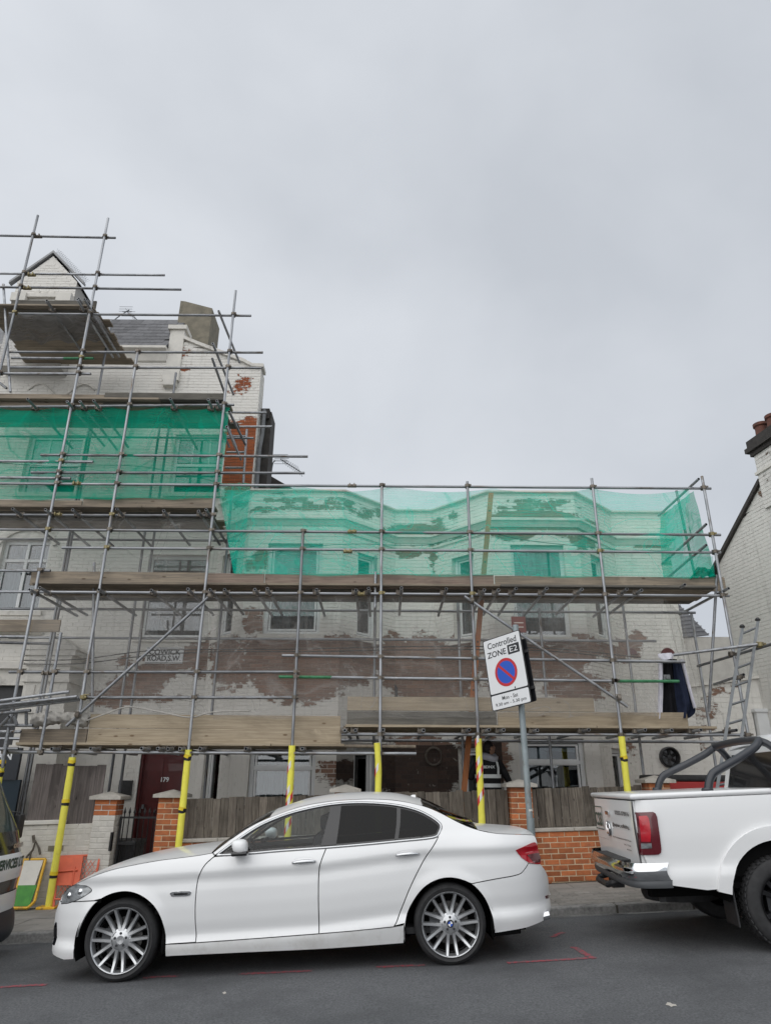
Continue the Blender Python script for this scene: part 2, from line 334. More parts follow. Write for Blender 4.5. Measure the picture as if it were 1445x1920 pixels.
M['netgreen2'] = net_mat('pale_green_debris_netting', (.012, .80, .58), .37, vary=.2)
M['netgrey'] = net_mat('grey_debris_netting', (.58, .565, .54), .20, vary=.18)
M['netbunch'] = net_mat('bunched_green_netting', (.004, .40, .27), .9, vary=.1)
M['netpale'] = net_mat('pale_grey_netting', (.42, .42, .43), .5, vary=.2)
M['housepane'] = glass_mat('house_window_glass', (.72, .77, .80), .07, .01)
M['room'] = MAT('dim_room', (.05, .048, .045), (.075, .07, .066), scale=2, rough=.9)
M['netwhite'] = MAT('bundled_netting', (.44, .42, .385), (.33, .315, .29), scale=6, rough=.9, bump=.6, bscale=14, bdist=.03)
M['alu'] = MAT('aluminium', (.17, .18, .19), (.13, .14, .145), scale=6, rough=.5, metal=.5)
M['orangepl'] = MAT('orange_barrier', (.72, .145, .07), (.60, .12, .06), scale=6, rough=.6, c3=(.42, .12, .08), s3=5)
M['yelframe'] = MAT('yellow_painted_steel', (.80, .46, .02), (.66, .38, .03), scale=8, rough=.5, c3=(.32, .18, .05), s3=7, lo3=.62, hi3=.7)
M['signwhite'] = MAT('sign_white', (.74, .75, .76), rough=.35)
M['signblack'] = MAT('sign_black', (.012, .013, .016), rough=.4)
M['signred'] = MAT('sign_red', (.50, .018, .025), rough=.35)
M['signblue'] = MAT('sign_blue', (.012, .085, .50), rough=.35)
M['poleg'] = MAT('galvanised_sign_post', (.30, .345, .36), (.24, .28, .29), scale=9, rough=.55, metal=.35, c3=(.20, .19, .17), s3=5)
M['timber'] = MAT('orange_timber_pole', (.44, .165, .06), (.34, .13, .055), scale=4, stretch=(8, 8, .6), rough=.8)
M['cable'] = MAT('black_cable', (.012, .012, .012), rough=.6)
# ================================================================ ground
SLOPE = math.atan(.046); KERB_Y = 9.30
def sheet(name, x0, x1, y0, y1, dz, mat, label, nx=2):
    V, F = [], []
    for i in range(nx+1):
        X = x0+(x1-x0)*i/nx; V += [(X, y0, G(X)+dz), (X, y1, G(X)+dz)]
    for i in range(nx): F.append((2*i, 2*i+2, 2*i+3, 2*i+1))
    o = mk(name, V, F, mat); tag(o, label, kind='structure'); return o
sheet('ground', -150, 150, -150, 300, -.16, M['garden'], 'bare ground beneath the street and gardens')
road = sheet('road', -120, 120, -60, KERB_Y+.02, 0, M['asphalt'], 'grey asphalt road climbing to the right')
def road_mark(name, px, mat, dz=.004, parent=road):
    """flat paint traced on the road surface"""
    V = []
    for x, y in px:
        d = ray(x, y); # EYE + t d on plane z = .035+.046 X + dz
        t = (1.55-.035-dz)/(.046*d[0]-d[2]); V.append(tuple(EYE+t*d))
    return mk(name, V, [tuple(range(len(V)))], mat, parent)
rj = random.Random(3)
def stripe(pts, w=.035):
    """rough spray-painted stripe through pixel points, broken up"""
    W = []
    for x, y in spl(pts, 14):
        d = ray(x, y); t = (1.55-.039)/(.046*d[0]-d[2]); W.append(Vector(EYE+t*d))
    V, F = [], []
    for i, p in enumerate(W):
        d = (W[min(i+1, len(W)-1)]-W[max(i-1, 0)]).normalized(); n = Vector((-d.y, d.x, 0)); a = w*(.55+.6*rj.random()); b = w*(.55+.6*rj.random())
        for q in (p+n*a, p-n*b): V.append((q.x, q.y, G(q.x)+.004))
    F = [(2*i, 2*i+2, 2*i+3, 2*i+1) for i in range(len(W)-1)]
    mk('red_marking', V, F, M['redpaint'], road)
for s in ([(0, 1851), (40, 1848), (88, 1846)], [(268, 1834), (300, 1831), (335, 1830)], [(448, 1826), (520, 1823), (585, 1820)], [(705, 1813), (750, 1811), (796, 1809)],
          [(950, 1805), (1020, 1801), (1100, 1796)], [(1112, 1797), (1095, 1787), (1074, 1775)], [(1035, 1757), (1046, 1751), (1056, 1748)]):
    stripe(s)
road_mark('pale_stain', [(1247, 1884), (1250, 1879), (1256, 1880), (1259, 1882), (1266, 1883), (1268, 1886), (1261, 1886), (1258, 1888), (1253, 1885)], M['coping'])
road_mark('pale_stain', [(417, 1861), (422, 1859), (425, 1862), (420, 1864)], M['coping'])
# gutter line: thin strip of swept dirt along the kerb
V, F = [], []
for i in range(160):
    X = -9+i*.1; w = .05+.05*rj.random(); V += [(X, KERB_Y-w, G(X)+.004), (X, KERB_Y+.01, G(X)+.004)]
F = [(2*i, 2*i+2, 2*i+3, 2*i+1) for i in range(159)]
mk('gutter_dirt', V, F, M['kerb'], road)
pv = root('pavement', 'paved footway between kerb and garden walls', None, (0, 0, GP(0)), (0, -SLOPE, 0), kind='structure')
mk('bedding', *box((-60, KERB_Y+.005, -.2), (60, 11.50, -.012)), M['soil'], pv, world=False)
def pmesh(name, m, mat, smooth=None):
    me = bpy.data.meshes.new(name); me.from_pydata(m[0], [], m[1]); me.materials.append(mat)
    return me
kst = pmesh('kerb_stone', bbox((0, 0, -.2), (.905, .145, 0), .018), M['kerb'])
for i in range(22):
    inst('kerb_stone', kst, pv, (-10+i*.915, KERB_Y+rj.uniform(-.004, .004), rj.uniform(-.004, .003)), world=False)
slabm = pmesh('slab', bbox((0, 0, -.05), (.592, .442, 0), .006, 1), M['slab'])
blkm = pmesh('block', bbox((0, 0, -.05), (.196, .096, 0), .006, 1), M['slab'])
y0 = KERB_Y+.155
for r_ in range(5):
    ys = y0+r_*.45
    if ys+.44 > 11.55: break
    for i in range(-15, 13):
        xs = i*.6+(.3 if r_ % 2 else 0)
        if r_ < 2 and 1.35 < xs+.3: continue
        q = Quaternion((rj.uniform(-1, 1), rj.uniform(-1, 1), 0), R(rj.uniform(0, .35)))
        inst('slab', slabm, pv, (xs, ys, rj.uniform(-.004, .004)), q, world=False)
for r_ in range(9):
    for i in range(20):
        inst('block', blkm, pv, (1.37+i*.2+(.1 if r_ % 2 else 0), y0+r_*.1, rj.uniform(-.003, .003)), Quaternion((1, .3, 0), R(rj.uniform(-.6, .6))), world=False)
grd = root('front_garden', 'concrete yard between the garden walls and the houses', None, (0, 0, GP(0)), (0, -SLOPE, 0), kind='structure')
mk('yard_slab', *box((-12, 11.50, -.3), (12, 14.2, .22)), M['garden'], grd, world=False)
# ================================================================ houses
def ell(px, py, L):
    m = -.4
    for cx, cy, rx, ry, s in L:
        d = ((px-cx)/rx)**2+((py-cy)/ry)**2
        if d < 4: m = max(m, s*(1.15-.65*d))
    return m
class Fr:
    """a wall face: origin, direction along it; the outer side faces -90 degrees of it"""
    def __init__(s, o, u):
        s.o = Vector((o[0], o[1], 0)); s.u = Vector((u[0], u[1], 0)).normalized(); s.n = Vector((s.u.y, -s.u.x, 0))
    def p(s, a, z, d=0): q = s.o+s.u*a+s.n*d; return (q.x, q.y, z)
    def bx(s, a0, a1, z0, z1, d0, d1):
        v = [s.p(a, z, d) for z in (z0, z1) for a, d in ((a0, d1), (a1, d1), (a1, d0), (a0, d0))]
        return v, [(0, 3, 2, 1), (4, 5, 6, 7), (0, 1, 5, 4), (1, 2, 6, 5), (2, 3, 7, 6), (3, 0, 4, 7)]
def brickwork(name, fr, L, z0, z1, holes, mat, parent, blobs=(), top=None, proud=.007, base=-.4, CH=.075, BL=.225):
    """flush-laid bricks with recessed joints as one joined part, backing of mortar behind, openings left free"""
    V, F, pe, rn, jo = [], [], [], [], []
    rr = random.Random(hash(name) % 1000+int(L*100))
    def quad(ps, joint, rnd, peel=None):
        n = len(V); V.extend(ps)
        for p in ps:
            x, y = PJ(p); pe.append(max(base, ell(x, y, blobs)) if peel is None else peel); rn.append(rnd); jo.append(joint)
        return n
    # backing
    xs = sorted({0, L}|{h[0] for h in holes}|{h[1] for h in holes}|({L*i/24 for i in range(25)}))
    zs = sorted({z0, z1}|{h[2] for h in holes}|{h[3] for h in holes}|{z0+(z1-z0)*i/16 for i in range(17)})
    xs = [x for x in xs if 0 <= x <= L]; zs = [z for z in zs if z0 <= z <= z1]
    for i in range(len(xs)-1):
        for j in range(len(zs)-1):
            a, b, c, d = xs[i], xs[i+1], zs[j], zs[j+1]; mx, mz = (a+b)/2, (c+d)/2
            if any(h[0] < mx < h[1] and h[2] < mz < h[3] for h in holes): continue
            da, db = d, d
            if top:
                ta, tb = top(a+1e-4), top(b-1e-4); da, db = min(d, ta), min(d, tb)
                if da <= c and db <= c: continue
                da, db = max(da, c), max(db, c)
            n = quad([fr.p(a, c), fr.p(b, c), fr.p(b, db), fr.p(a, da)], 1, .5); F.append((n, n+1, n+2, n+3))
    row = 0; z = z0
    while z < z1-.02:
        zt = min(z+CH, z1); s = -BL if row % 2 == 0 else -BL/2
        while s < L:
            a, b = max(s, 0), min(s+BL, L); s += BL
            if b-a < .03: continue
            zt2 = zt
            if top:
                t = min(top(a), top(b))
                if t < z+.02: continue
                zt2 = min(zt, t)
            segs = [(a, b)]
            for h in holes:
                if h[2] < z+CH*.6 and h[3] > z+CH*.4:
                    o = []
                    for p, q in segs:
                        if h[1] <= p or h[0] >= q: o.append((p, q))
                        else:
                            if h[0]-p > .02: o.append((p, h[0]))
                            if q-h[1] > .02: o.append((h[1], q))
                    segs = o
            for p, q in segs:
                j = .005; d = proud+rr.uniform(-.002, .003); rd = rr.random()
                a0, a1, c0, c1 = p+(j if p > 0 else 0), q-(j if q < L else 0), z+j, zt2-j
                if c1-c0 < .01: continue
                jit = rr.uniform(-.12, .12); n = len(V)
                ps = [fr.p(a0, c0, d), fr.p(a1, c0, d), fr.p(a1, c1, d), fr.p(a0, c1, d), fr.p(a0, c0), fr.p(a1, c0), fr.p(a1, c1), fr.p(a0, c1)]
                V.extend(ps)
                for k, pp in enumerate(ps):
                    x, y = PJ(pp); e = max(base, ell(x, y, blobs)); pe.append(e+(jit if e > -.3 else 0)); rn.append(rd); jo.append(0)
                F.extend([(n, n+1, n+2, n+3), (n, n+4, n+5, n+1), (n+1, n+5, n+6, n+2), (n+2, n+6, n+7, n+3), (n+3, n+7, n+4, n)])
        z += CH; row += 1
    o = mk(name, V, F, mat, parent, attrs={'peel': pe, 'rnd': rn, 'joint': jo}); tag(o, kind='stuff')
    return o
def window(fr, a0, a1, z0, z1, parent, rev=.10, style='case', glass=None, sill=True, frame=None, bars=(), curtain=True):
    """window set back in its opening: reveal, frame with mullions, panes, sill"""
    fm = frame or M['upvc']; gm = glass or M['pane']; pm = M['housepane']
    w = mk('window', *cat(fr.bx(a0, a0+.07, z0, z1, -rev-.06, -rev), fr.bx(a1-.07, a1, z0, z1, -rev-.06, -rev), fr.bx(a0+.07, a1-.07, z1-.07, z1, -rev-.06, -rev), fr.bx(a0+.07, a1-.07, z0, z0+.07, -rev-.06, -rev)), fm, parent)
    iv, ih = [], []
    if style == 'sash': ih = [(z0+z1)/2]
    elif style == 'top': ih = [z1-(z1-z0)*.28]
    elif style == 'mull': iv = [(a0+a1)/2]
    elif style == 'cross': ih = [z1-(z1-z0)*.28]; iv = [(a0+a1)/2]
    zz = [z0+.07]+ih+[z1-.07]; aa = [a0+.07]+iv+[a1-.07]
    for q in ih: mk('transom_bar', *fr.bx(a0+.07, a1-.07, q-.03, q+.03, -rev-.055, -rev+.005), fm, w)
    for q in iv: mk('mullion', *fr.bx(q-.03, q+.03, z0+.07, z1-.07, -rev-.055, -rev+.006), fm, w)
    for i in range(len(zz)-1):
        for j in range(len(aa)-1):
            g = fr.bx(aa[j], aa[j+1], zz[i], zz[i+1], -rev-.04, -rev-.03)
            mk('pane', *g, pm, w)
            if style in ('case', 'top'):
                x0, x1, y0, y1 = aa[j]+.015, aa[j+1]-.015, zz[i]+.015, zz[i+1]-.015
                mk('casement', *cat(fr.bx(x0, x0+.035, y0, y1, -rev-.03, -rev-.008), fr.bx(x1-.035, x1, y0, y1, -rev-.03, -rev-.008), fr.bx(x0+.035, x1-.035, y1-.035, y1, -rev-.03, -rev-.008), fr.bx(x0+.035, x1-.035, y0, y0+.035, -rev-.03, -rev-.008)), fm, w)
    for q in bars: mk('glazing_bar', *fr.bx(a0+(a1-a0)*q-.012, a0+(a1-a0)*q+.012, (z0+z1)/2+.03, z1-.07, -rev-.03, -rev-.01), fm, w)
    rc_ = random.Random(int(a0*977+z0*131+fr.o.x*57)); full = gm is M['panelight']
    for side in (0, 1) if curtain else ():
        cw = (a1-a0)*(rc_.uniform(.34, .5) if full else rc_.uniform(.12, .28)); c0 = a0+.02 if side == 0 else a1-.02-cw; n = max(8, int(cw/.012)); ph = rc_.uniform(0, 6); V = []
        zl = z0 if rc_.random() < .6 else z0+(z1-z0)*rc_.uniform(.1, .4)
        for i in range(n+1):
            s = c0+cw*i/n; dd = -rev-.16+.022*math.sin(i*.75+ph)+.01*math.sin(i*.31); dx = .05*(1 if side == 0 else -1)*rc_.random()*.3
            for q in range(4): V.append(fr.p(s+(dx*q), zl+(z1-zl)*q/3, dd+.01*q*math.sin(i*.4+ph)))
        mk('curtain', V, [(4*i+q, 4*i+4+q, 4*i+5+q, 4*i+1+q) for i in range(n) for q in range(3)], M['curtain'], w, smooth=180)
    t = .0
    mk('reveal', *cat(fr.bx(a0-.03, a0-.001, z0, z1, -rev-.07, -.002), fr.bx(a1+.001, a1+.03, z0, z1, -rev-.07, -.002), fr.bx(a0-.03, a1+.03, z1+.001, z1+.03, -rev-.07, -.002), fr.bx(a0-.03, a1+.03, z0-.03, z0-.001, -rev-.07, -.002), )[0:2], M['trim'], w)
    R_ = [fr.bx(a0-.02, a1+.02, z0-.02, z1+.02, -rev-.62, -rev-.58), fr.bx(a0-.03, a0-.02, z0-.02, z1+.02, -rev-.6, -rev-.072), fr.bx(a1+.02, a1+.03, z0-.02, z1+.02, -rev-.6, -rev-.072), fr.bx(a0-.02, a1+.02, z1+.02, z1+.03, -rev-.6, -rev-.072), fr.bx(a0-.02, a1+.02, z0-.03, z0-.02, -rev-.6, -rev-.072)]
    mk('room_recess', *cat(*R_), M['room'], w)
    if sill: mk('sill', *fr.bx(a0-.09, a1+.09, z0-.09, z0-.002, -rev+.001, .06), M['trim'], w)
    return w
WHITE = ((.77, .75, .705), (.69, .67, .625))
M['peel_low'] = peel_mat('flaking_paint_on_brown_brick', *WHITE, (.30, .185, .135), (.20, .13, .10), (.30, .255, .215))
M['peel_tall'] = peel_mat('flaking_paint_on_red_brick', *WHITE, (.36, .105, .04), (.25, .075, .035), (.27, .17, .115))
M['peel_gable'] = peel_mat('white_flank_paint', (.70, .685, .65), (.62, .605, .57), (.22, .15, .11), (.16, .11, .09), (.25, .22, .19))
M['papr'] = MAT('pale_paper', (.42, .46, .46), (.34, .375, .375), scale=3, rough=.8)
# ---- two-storey house with two canted bays
low = root('bay_house', 'two-storey house with two angled bays and flaking white paint', 'house', (1.8, 12.85, GP(1.8)))
ZP, ZC = 7.10, 6.42     # parapet top, cornice
Z0 = -.2
BY, RY = 12.85, 13.90; BD = RY-BY
def bay_blobs():
    return [(560, 1255, 95, 62, 1.1), (500, 1225, 45, 40, 1.), (640, 1240, 70, 48, 1.05), (430, 1245, 40, 55, .8), (475, 1165, 22, 28, .85), (520, 1195, 45, 18, .8), (645, 1198, 45, 10, .7), (690, 1180, 10, 30, .7),
     (790, 1252, 70, 58, 1.1), (820, 1300, 40, 22, .95), (865, 1255, 30, 70, .8), (765, 1210, 20, 12, .7), (860, 1205, 20, 20, .7), (735, 1235, 30, 50, .9),
     (1000, 1240, 95, 33, 1.1), (1085, 1290, 55, 28, .95), (945, 1255, 45, 55, .85), (1080, 1215, 55, 28, .9), (1160, 1220, 45, 22, .8), (1190, 1200, 22, 18, .75), (1040, 1290, 30, 18, .7), (985, 1195, 12, 14, .6),
     (540, 938, 60, 7, .62), (580, 952, 100, 7, .68), (640, 940, 40, 10, .58), (690, 962, 35, 14, .6), (520, 928, 30, 5, .5), (780, 992, 62, 10, .95), (800, 1003, 70, 12, .85), (765, 1036, 26, 14, .85), (812, 1040, 9, 32, .75), (745, 1008, 22, 8, .7), (850, 965, 18, 9, .6), (820, 975, 25, 6, .5),
     (1000, 968, 85, 12, .95), (960, 995, 45, 20, .95), (1050, 985, 50, 16, .9), (1095, 1000, 28, 32, .9), (1010, 940, 80, 7, .6), (1000, 952, 90, 5, .66), (1060, 1000, 20, 10, .6), (1220, 1022, 28, 14, .85), (1195, 1030, 16, 5, .7), (1170, 958, 8, 5, .7), (1255, 1055, 16, 6, .7),
     (490, 1050, 18, 22, .85), (470, 1060, 12, 16, .7), (450, 945, 18, 10, .7), (440, 1000, 8, 40, .5), (480, 960, 40, 5, .5),
     (785, 1440, 85, 60, 1.15), (640, 1445, 50, 25, .8), (900, 1430, 60, 50, 1.0), (610, 1450, 30, 22, .6), (1180, 1400, 20, 40, .4)]
BB = bay_blobs()
LX0, LX1 = -3.42, 6.09
bays = [(-2.60, -.76), (2.14, 3.86)]
mL = M['peel_low']
faces = []
M['peel_shade'] = peel_mat('flaking_paint_on_shade_dark_brick', (.40, .385, .355), (.33, .315, .29), (.075, .05, .04), (.045, .034, .03), (.06, .05, .045))  # paint and brick darkened: the shade under the deck is put into the colour
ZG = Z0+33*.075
def bay_face(nm, fr, L, wins, base=-.4, shaded=False):
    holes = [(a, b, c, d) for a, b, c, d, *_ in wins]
    if shaded: brickwork('shaded_brickwork', fr, L, Z0, ZG, [h for h in holes if h[2] < ZG], M['peel_shade'], low, BB, base=base)
    brickwork('brickwork', fr, L, ZG if shaded else Z0, ZP-.06, [h for h in holes if h[3] > (ZG if shaded else Z0)], mL, low, BB, base=base)
    for a, b, c, d, st, gl in wins:
        pap = gl is None; w_ = window(fr, a, b, c, d, low, style=st, glass=gl, curtain=not pap)
        if pap:      # torn sheets of paper stuck behind the glass
            for q in ([(.04, .0), (.40, .0), (.22, .22), (.05, .42)], [(.62, .0), (.93, .0), (.93, .22), (.86, .36), (.66, .40), (.55, .38)], [(.02, .78), (.42, .76), (.46, .9), (.3, .95), (.02, .98)], [(.3, .93), (.98, .9), (.98, .98), (.3, .99)]):
                mk('paper_sheet', *cat(([fr.p(a+.1+(b-a-.2)*x, c+.1+(d-c-.2)*z, -.19-.01*math.sin(5*x)) for x, z in q], [tuple(range(len(q)))])), M['papr'], w_)
for i, (xa, xb) in enumerate(bays):
    L = xb-xa
    ff = Fr((xa, BY), (1, 0))
    if i == 0: w = [(.40, 1.46, 4.17, 5.95, 'case', M['panelight']), (.33, 1.48, .9, 2.20, 'top', M['panelight'])]
    else: w = [(.38, 1.42, 4.14, 5.96, 'sash', M['panelight']), (.30, 1.45, .95, 2.34, 'top', None)]
    bay_face('bay_front', ff, L, w)
    cl = BD*math.sqrt(2)
    fl = Fr((xa-BD, RY), (1, -1)); fr_ = Fr((xb, BY), (1, 1))
    if i == 0:       # left cheek dies into the taller house
        fl = Fr((xa-.80, BY+.80), (1, -1)); cll = .80*math.sqrt(2)
        bay_face('bay_cheek', fl, cll, [(.28, .80, 4.2, 5.9, 'case', M['pane']), (.28, .80, .9, 2.2, 'case', M['pane'])])
    else: bay_face('bay_cheek', fl, cl, [(.50, 1.05, 4.2, 5.9, 'case', M['pane']), (.50, 1.05, .9, 2.2, 'case', M['pane'])], shaded=True)
    bay_face('bay_cheek', fr_, cl, [(.42, .97, 4.2, 5.9, 'case', M['pane']), (.42, .97, .9, 2.2, 'case', M['pane'])], shaded=(i == 0))
for k_, (xa, xb) in enumerate(((-.76+BD, 2.14-BD), (3.86+BD, LX1))):
    if k_ == 0: brickwork('shaded_brickwork', Fr((xa, RY), (1, 0)), xb-xa, Z0, ZG, [], M['peel_shade'], low, BB)  # recess between the bays, under-deck shade painted in
    brickwork('brickwork', Fr((xa, RY), (1, 0)), xb-xa, ZG if k_ == 0 else Z0, ZP-.06, [], mL, low, BB)
brickwork('brickwork', Fr((LX1, RY), (0, 1)), 5, Z0, ZP-.06, [], mL, low, [])
# coping and cornice follow the plan of the bays
def run(name, pts, prof, mat, parent):
    """sweep a (out, z) profile along a plan polyline, mitred"""
    pts = [Vector((p[0], p[1], 0)) for p in pts]; V, F = [], []; n = len(prof)
    for i, p in enumerate(pts):
        d0 = (pts[i]-pts[i-1]).normalized() if i else None; d1 = (pts[i+1]-pts[i]).normalized() if i < len(pts)-1 else None
        d0 = d0 or d1; d1 = d1 or d0
        n0, n1 = Vector((d0.y, -d0.x, 0)), Vector((d1.y, -d1.x, 0)); m = (n0+n1).normalized(); m = m/max(.3, m.dot(n0))
        for o_, z in prof: q = p+m*o_; V.append((q.x, q.y, z))
    for i in range(len(pts)-1):
        for k in range(n): F.append((i*n+k, (i+1)*n+k, (i+1)*n+(k+1) % n, i*n+(k+1) % n))
    F.append(tuple(range(n))[::-1]); F.append(tuple((len(pts)-1)*n+k for k in range(n)))
    return mk(name, V, F, mat, parent)
plan = [(-3.40, BY+.80), (-2.60, BY), (-.76, BY), (-.76+BD, RY), (2.14-BD, RY), (2.14, BY), (3.86, BY), (3.86+BD, RY), (LX1, RY), (LX1, 18)]
run('parapet_coping', plan, [(-.2, ZP-.065), (-.2, ZP+.02), (.02, ZP+.01), (.075, ZP-.015), (.075, ZP-.045), (.03, ZP-.065)], M['trim'], low)
run('cornice', plan, [(-.02, ZC-.10), (-.02, ZC+.10), (.04, ZC+.095), (.13, ZC+.05), (.13, ZC+.01), (.09, ZC-.005), (.06, ZC-.05), (.03, ZC-.10)], M['trim'], low)
run('string_course', plan, [(-.02, 6.20), (-.02, 6.26), (.035, 6.25), (.035, 6.205)], M['trim'], low)
mk('flat_roof', *prism([(-3.4, 6.3), (LX1-.03, 6.3), (LX1-.03, 6.35), (-3.4, 6.35)], 13.95, 20), M['lead'], low)
mk('rear_wall', *box((-3.4, 19.9, -.3), (LX1-.03, 20, 6.3)), M['render'], low)
mk('floor_slab', *box((-3.3, 14.1, 3.3), (LX1-.05, 19.8, 3.4)), M['render'], low)
# little arched vent openings and red terracotta patches under the deck
def arch_poly(cx, z0, w, h, n=10):
    return [(cx-w/2, z0), (cx+w/2, z0)]+[(cx+w/2*math.cos(a), z0+h-w/2+w/2*math.sin(a)) for a in [math.pi*i/n for i in range(n+1)]]
p = P(735, 1295, RY); mk('air_vent', *prism(arch_poly(p.x, p.z-.14, .22, .27), RY-.02, RY+.05), M['blackpl'], low)
for px, py in ((1180, 1222), (1250, 1222)):
    p = P(px, py, RY); mk('brick_arch', *prism([(p.x-.14, p.z-.06)]+[(p.x+.14*math.cos(a), p.z-.06+.13*math.sin(a)) for a in [math.pi*i/10 for i in range(11)]][:-1], RY-.03, RY+.02), M['door'], low)
# ---- tall corner house
TY = 13.60; TX1 = -2.78; TX0 = -13.5
tall = root('corner_house', 'tall three-storey corner house with flaking white paint, gable and chimney', 'house', (-6, TY, GP(-6)))
TB = [(452, 835, 32, 42, 1.1), (440, 885, 40, 26, 1.2), (470, 880, 14, 60, 1.2), (470, 800, 18, 22, .9), (435, 795, 16, 8, .7), (455, 722, 22, 22, .55), (430, 735, 14, 5, .6), (345, 692, 14, 5, .8), (340, 660, 20, 14, .42),
      (255, 1287, 48, 26, .95), (290, 1262, 40, 26, .85), (212, 1310, 45, 20, .9), (330, 1240, 60, 24, .7), (370, 1235, 30, 40, .7), (232, 1240, 18, 14, .7), (300, 1310, 60, 10, .6), (395, 1240, 18, 60, .7), (450, 915, 26, 8, 1.1), (432, 930, 18, 14, .9), (425, 985, 12, 60, .55), (352, 1015, 5, 3, .7)]
tf = Fr((TX0, TY), (1, 0)); TL = TX1-TX0
ZE = 10.90   # eaves
def tall_top(s):
    X = TX0+s
    if X < -4.95: return ZE
    if X < -4.62: return 11.45
    if X < -3.15: return 11.18-(X+4.62)*.42
    return 10.45
def TA(px, py): p = P(px, py, TY); return p.x-TX0, p.z
def trect(x0, y0, x1, y1):
    a = TA(x0, y0); b = TA(x1, y1); return (a[0], b[0], b[1], a[1])
dw = trect(268, 1395, 345, 1640); dw = (dw[0], dw[0]+.90, .0, 2.23)
W3 = trect(330, 815, 414, 925); W2 = trect(58, 815, 140, 925); W4 = trect(281, 1040, 378, 1196); W1 = trect(2, 1000, 92, 1085)
W5 = (TA(-60, 1000)[0], TA(60, 1000)[0], 3.6, 4.55)
W1 = (TA(0, 1050)[0], TA(0, 1050)[0]+.98, 4.75, 6.25)
SH = (0, TA(40, 1330)[0], .2, 3.35)
th = [dw, W3, W2, W4, W1, SH]
ZS = Z0+94*.075
brickwork('brickwork', tf, TL, Z0, ZS, [h for h in th if h[2] < ZS], M['peel_low'], tall, TB)
brickwork('upper_brickwork', tf, TL, ZS, 11.6, [h for h in th if h[3] > ZS], M['peel_tall'], tall, TB, top=tall_top)
window(tf, *W3, tall, style='sash', glass=M['panelight'], bars=(.35, .68)); window(tf, *W2, tall, style='sash', glass=M['panelight'], bars=(.35, .68))
window(tf, *W4, tall, style='sash', glass=M['pane']); window(tf, *W1, tall, style='cross', glass=M['panelight'])
# arched head over the first-floor window
a0, a1, _, z1 = W1; V, F = [], []
am = (a0+a1)/2
for i in range(17):
    t = math.pi*(.15+.7*i/16); r0, r1 = .62, .74
    for r_, dd in ((r0, .05), (r1, .05), (r1, -.01), (r0, -.01)): V.append(tf.p(am-r_*math.cos(t), z1-.42+r_*math.sin(t), dd))
for i in range(16):
    for k in range(4): F.append((4*i+k, 4*i+4+k, 4*i+4+(k+1) % 4, 4*i+(k+1) % 4))
mk('window_arch', V, F, M['trim'], tall)
# return wall to the right with eaves, downpipe
brickwork('brickwork', Fr((TX1, TY), (0, 1)), .45, 6.3, 10.45, [], M['peel_tall'], tall, [], base=.1)
mk('verge_board', *cat(box((TX1-.02, TY+.42, 7.0), (TX1+.24, TY+.98, 9.55)),), M['darkwood'], tall)
mk('gutter_bracket', *box((TX1-.02, TY+.35, 9.35), (TX1+.20, TY+.55, 9.6)), M['darkwood'], tall)
mk('downpipe', *tube([(TX1+.10, TY+.25, 9.5), (TX1+.10, TY+.24, 8.9), (TX1+.07, TY+.2, 8.5), (TX1+.07, TY+.2, 7.0)], .045, 10), M['lead'], tall, smooth=60)
# front wall finish: raking coping, pier, corbel
def strip(name, pts, y0, y1, t, mat, parent):
    V = [(x, y, z) for x, z in pts for y in (y0, y1)]+[(x, y, z+t) for x, z in pts for y in (y0, y1)]; n = len(pts); F = []
    for i in range(n-1):
        a = 2*i; b = 2*n+2*i
        F += [(a, a+1, a+3, a+2), (b, b+2, b+3, b+1), (a, a+2, b+2, b), (a+1, b+1, b+3, a+3)]
    F += [(0, 2*n, 2*n+1, 1), (2*n-2, 2*n-1, 4*n-1, 4*n-2)]
    return mk(name, V, F, mat, parent)
strip('raking_coping', [(-4.62, 11.20), (-4.3, 11.05), (-3.18, 10.58), (-2.98, 10.46), (-2.72, 10.45)], TY-.07, TY+.3, .085, M['trim'], tall)
mk('pier', *cat(box((-4.95, TY-.05, 10.3), (-4.62, TY+.3, 11.45)), box((-5.0, TY-.10, 11.45), (-4.57, TY+.35, 11.56)), box((-4.97, TY-.12, 10.05), (-4.60, TY, 10.3)), box((-4.93, TY-.16, 9.9), (-4.64, TY, 10.05)), box((-4.89, TY-.10, 9.6), (-4.68, TY, 9.75))), M['trim'], tall)
run('eaves_cornice', [(TX0, TY), (-4.95, TY)], [(-.02, ZE-.35), (-.02, ZE+.02), (.22, ZE+.0), (.22, ZE-.06), (.10, ZE-.12), (.05, ZE-.3)], M['trim'], tall)
# slate slope facing the street, in courses of slates
rt = mk('roof', [(TX0, TY-.15, ZE), (-4.95, TY-.15, ZE), (-4.95, TY+1.0, ZE+1.62), (TX0, TY+1.0, ZE+1.62), (TX0, TY+4, ZE-.4), (-4.95, TY+4, ZE-.4)], [(0, 1, 2, 3), (3, 2, 5, 4)], M['lead'], tall)
sm = pmesh('slate', box((0, 0, 0), (.295, .38, .012)), M['slate'])
pt_ = math.atan2(1.62, 1.15); qs = Quaternion((1, 0, 0), pt_-.03); ca, sa = math.cos(pt_), math.sin(pt_)
for r_ in range(8):
    for i in range(11):
        t = r_*.22; x = -7.95+i*.3+(.15 if r_ % 2 else 0)
        if x > -5.25: continue
        inst('slate', sm, rt, (x, TY-.15+t*ca-.01*sa, ZE+.006+t*sa+.012+.0), qs)
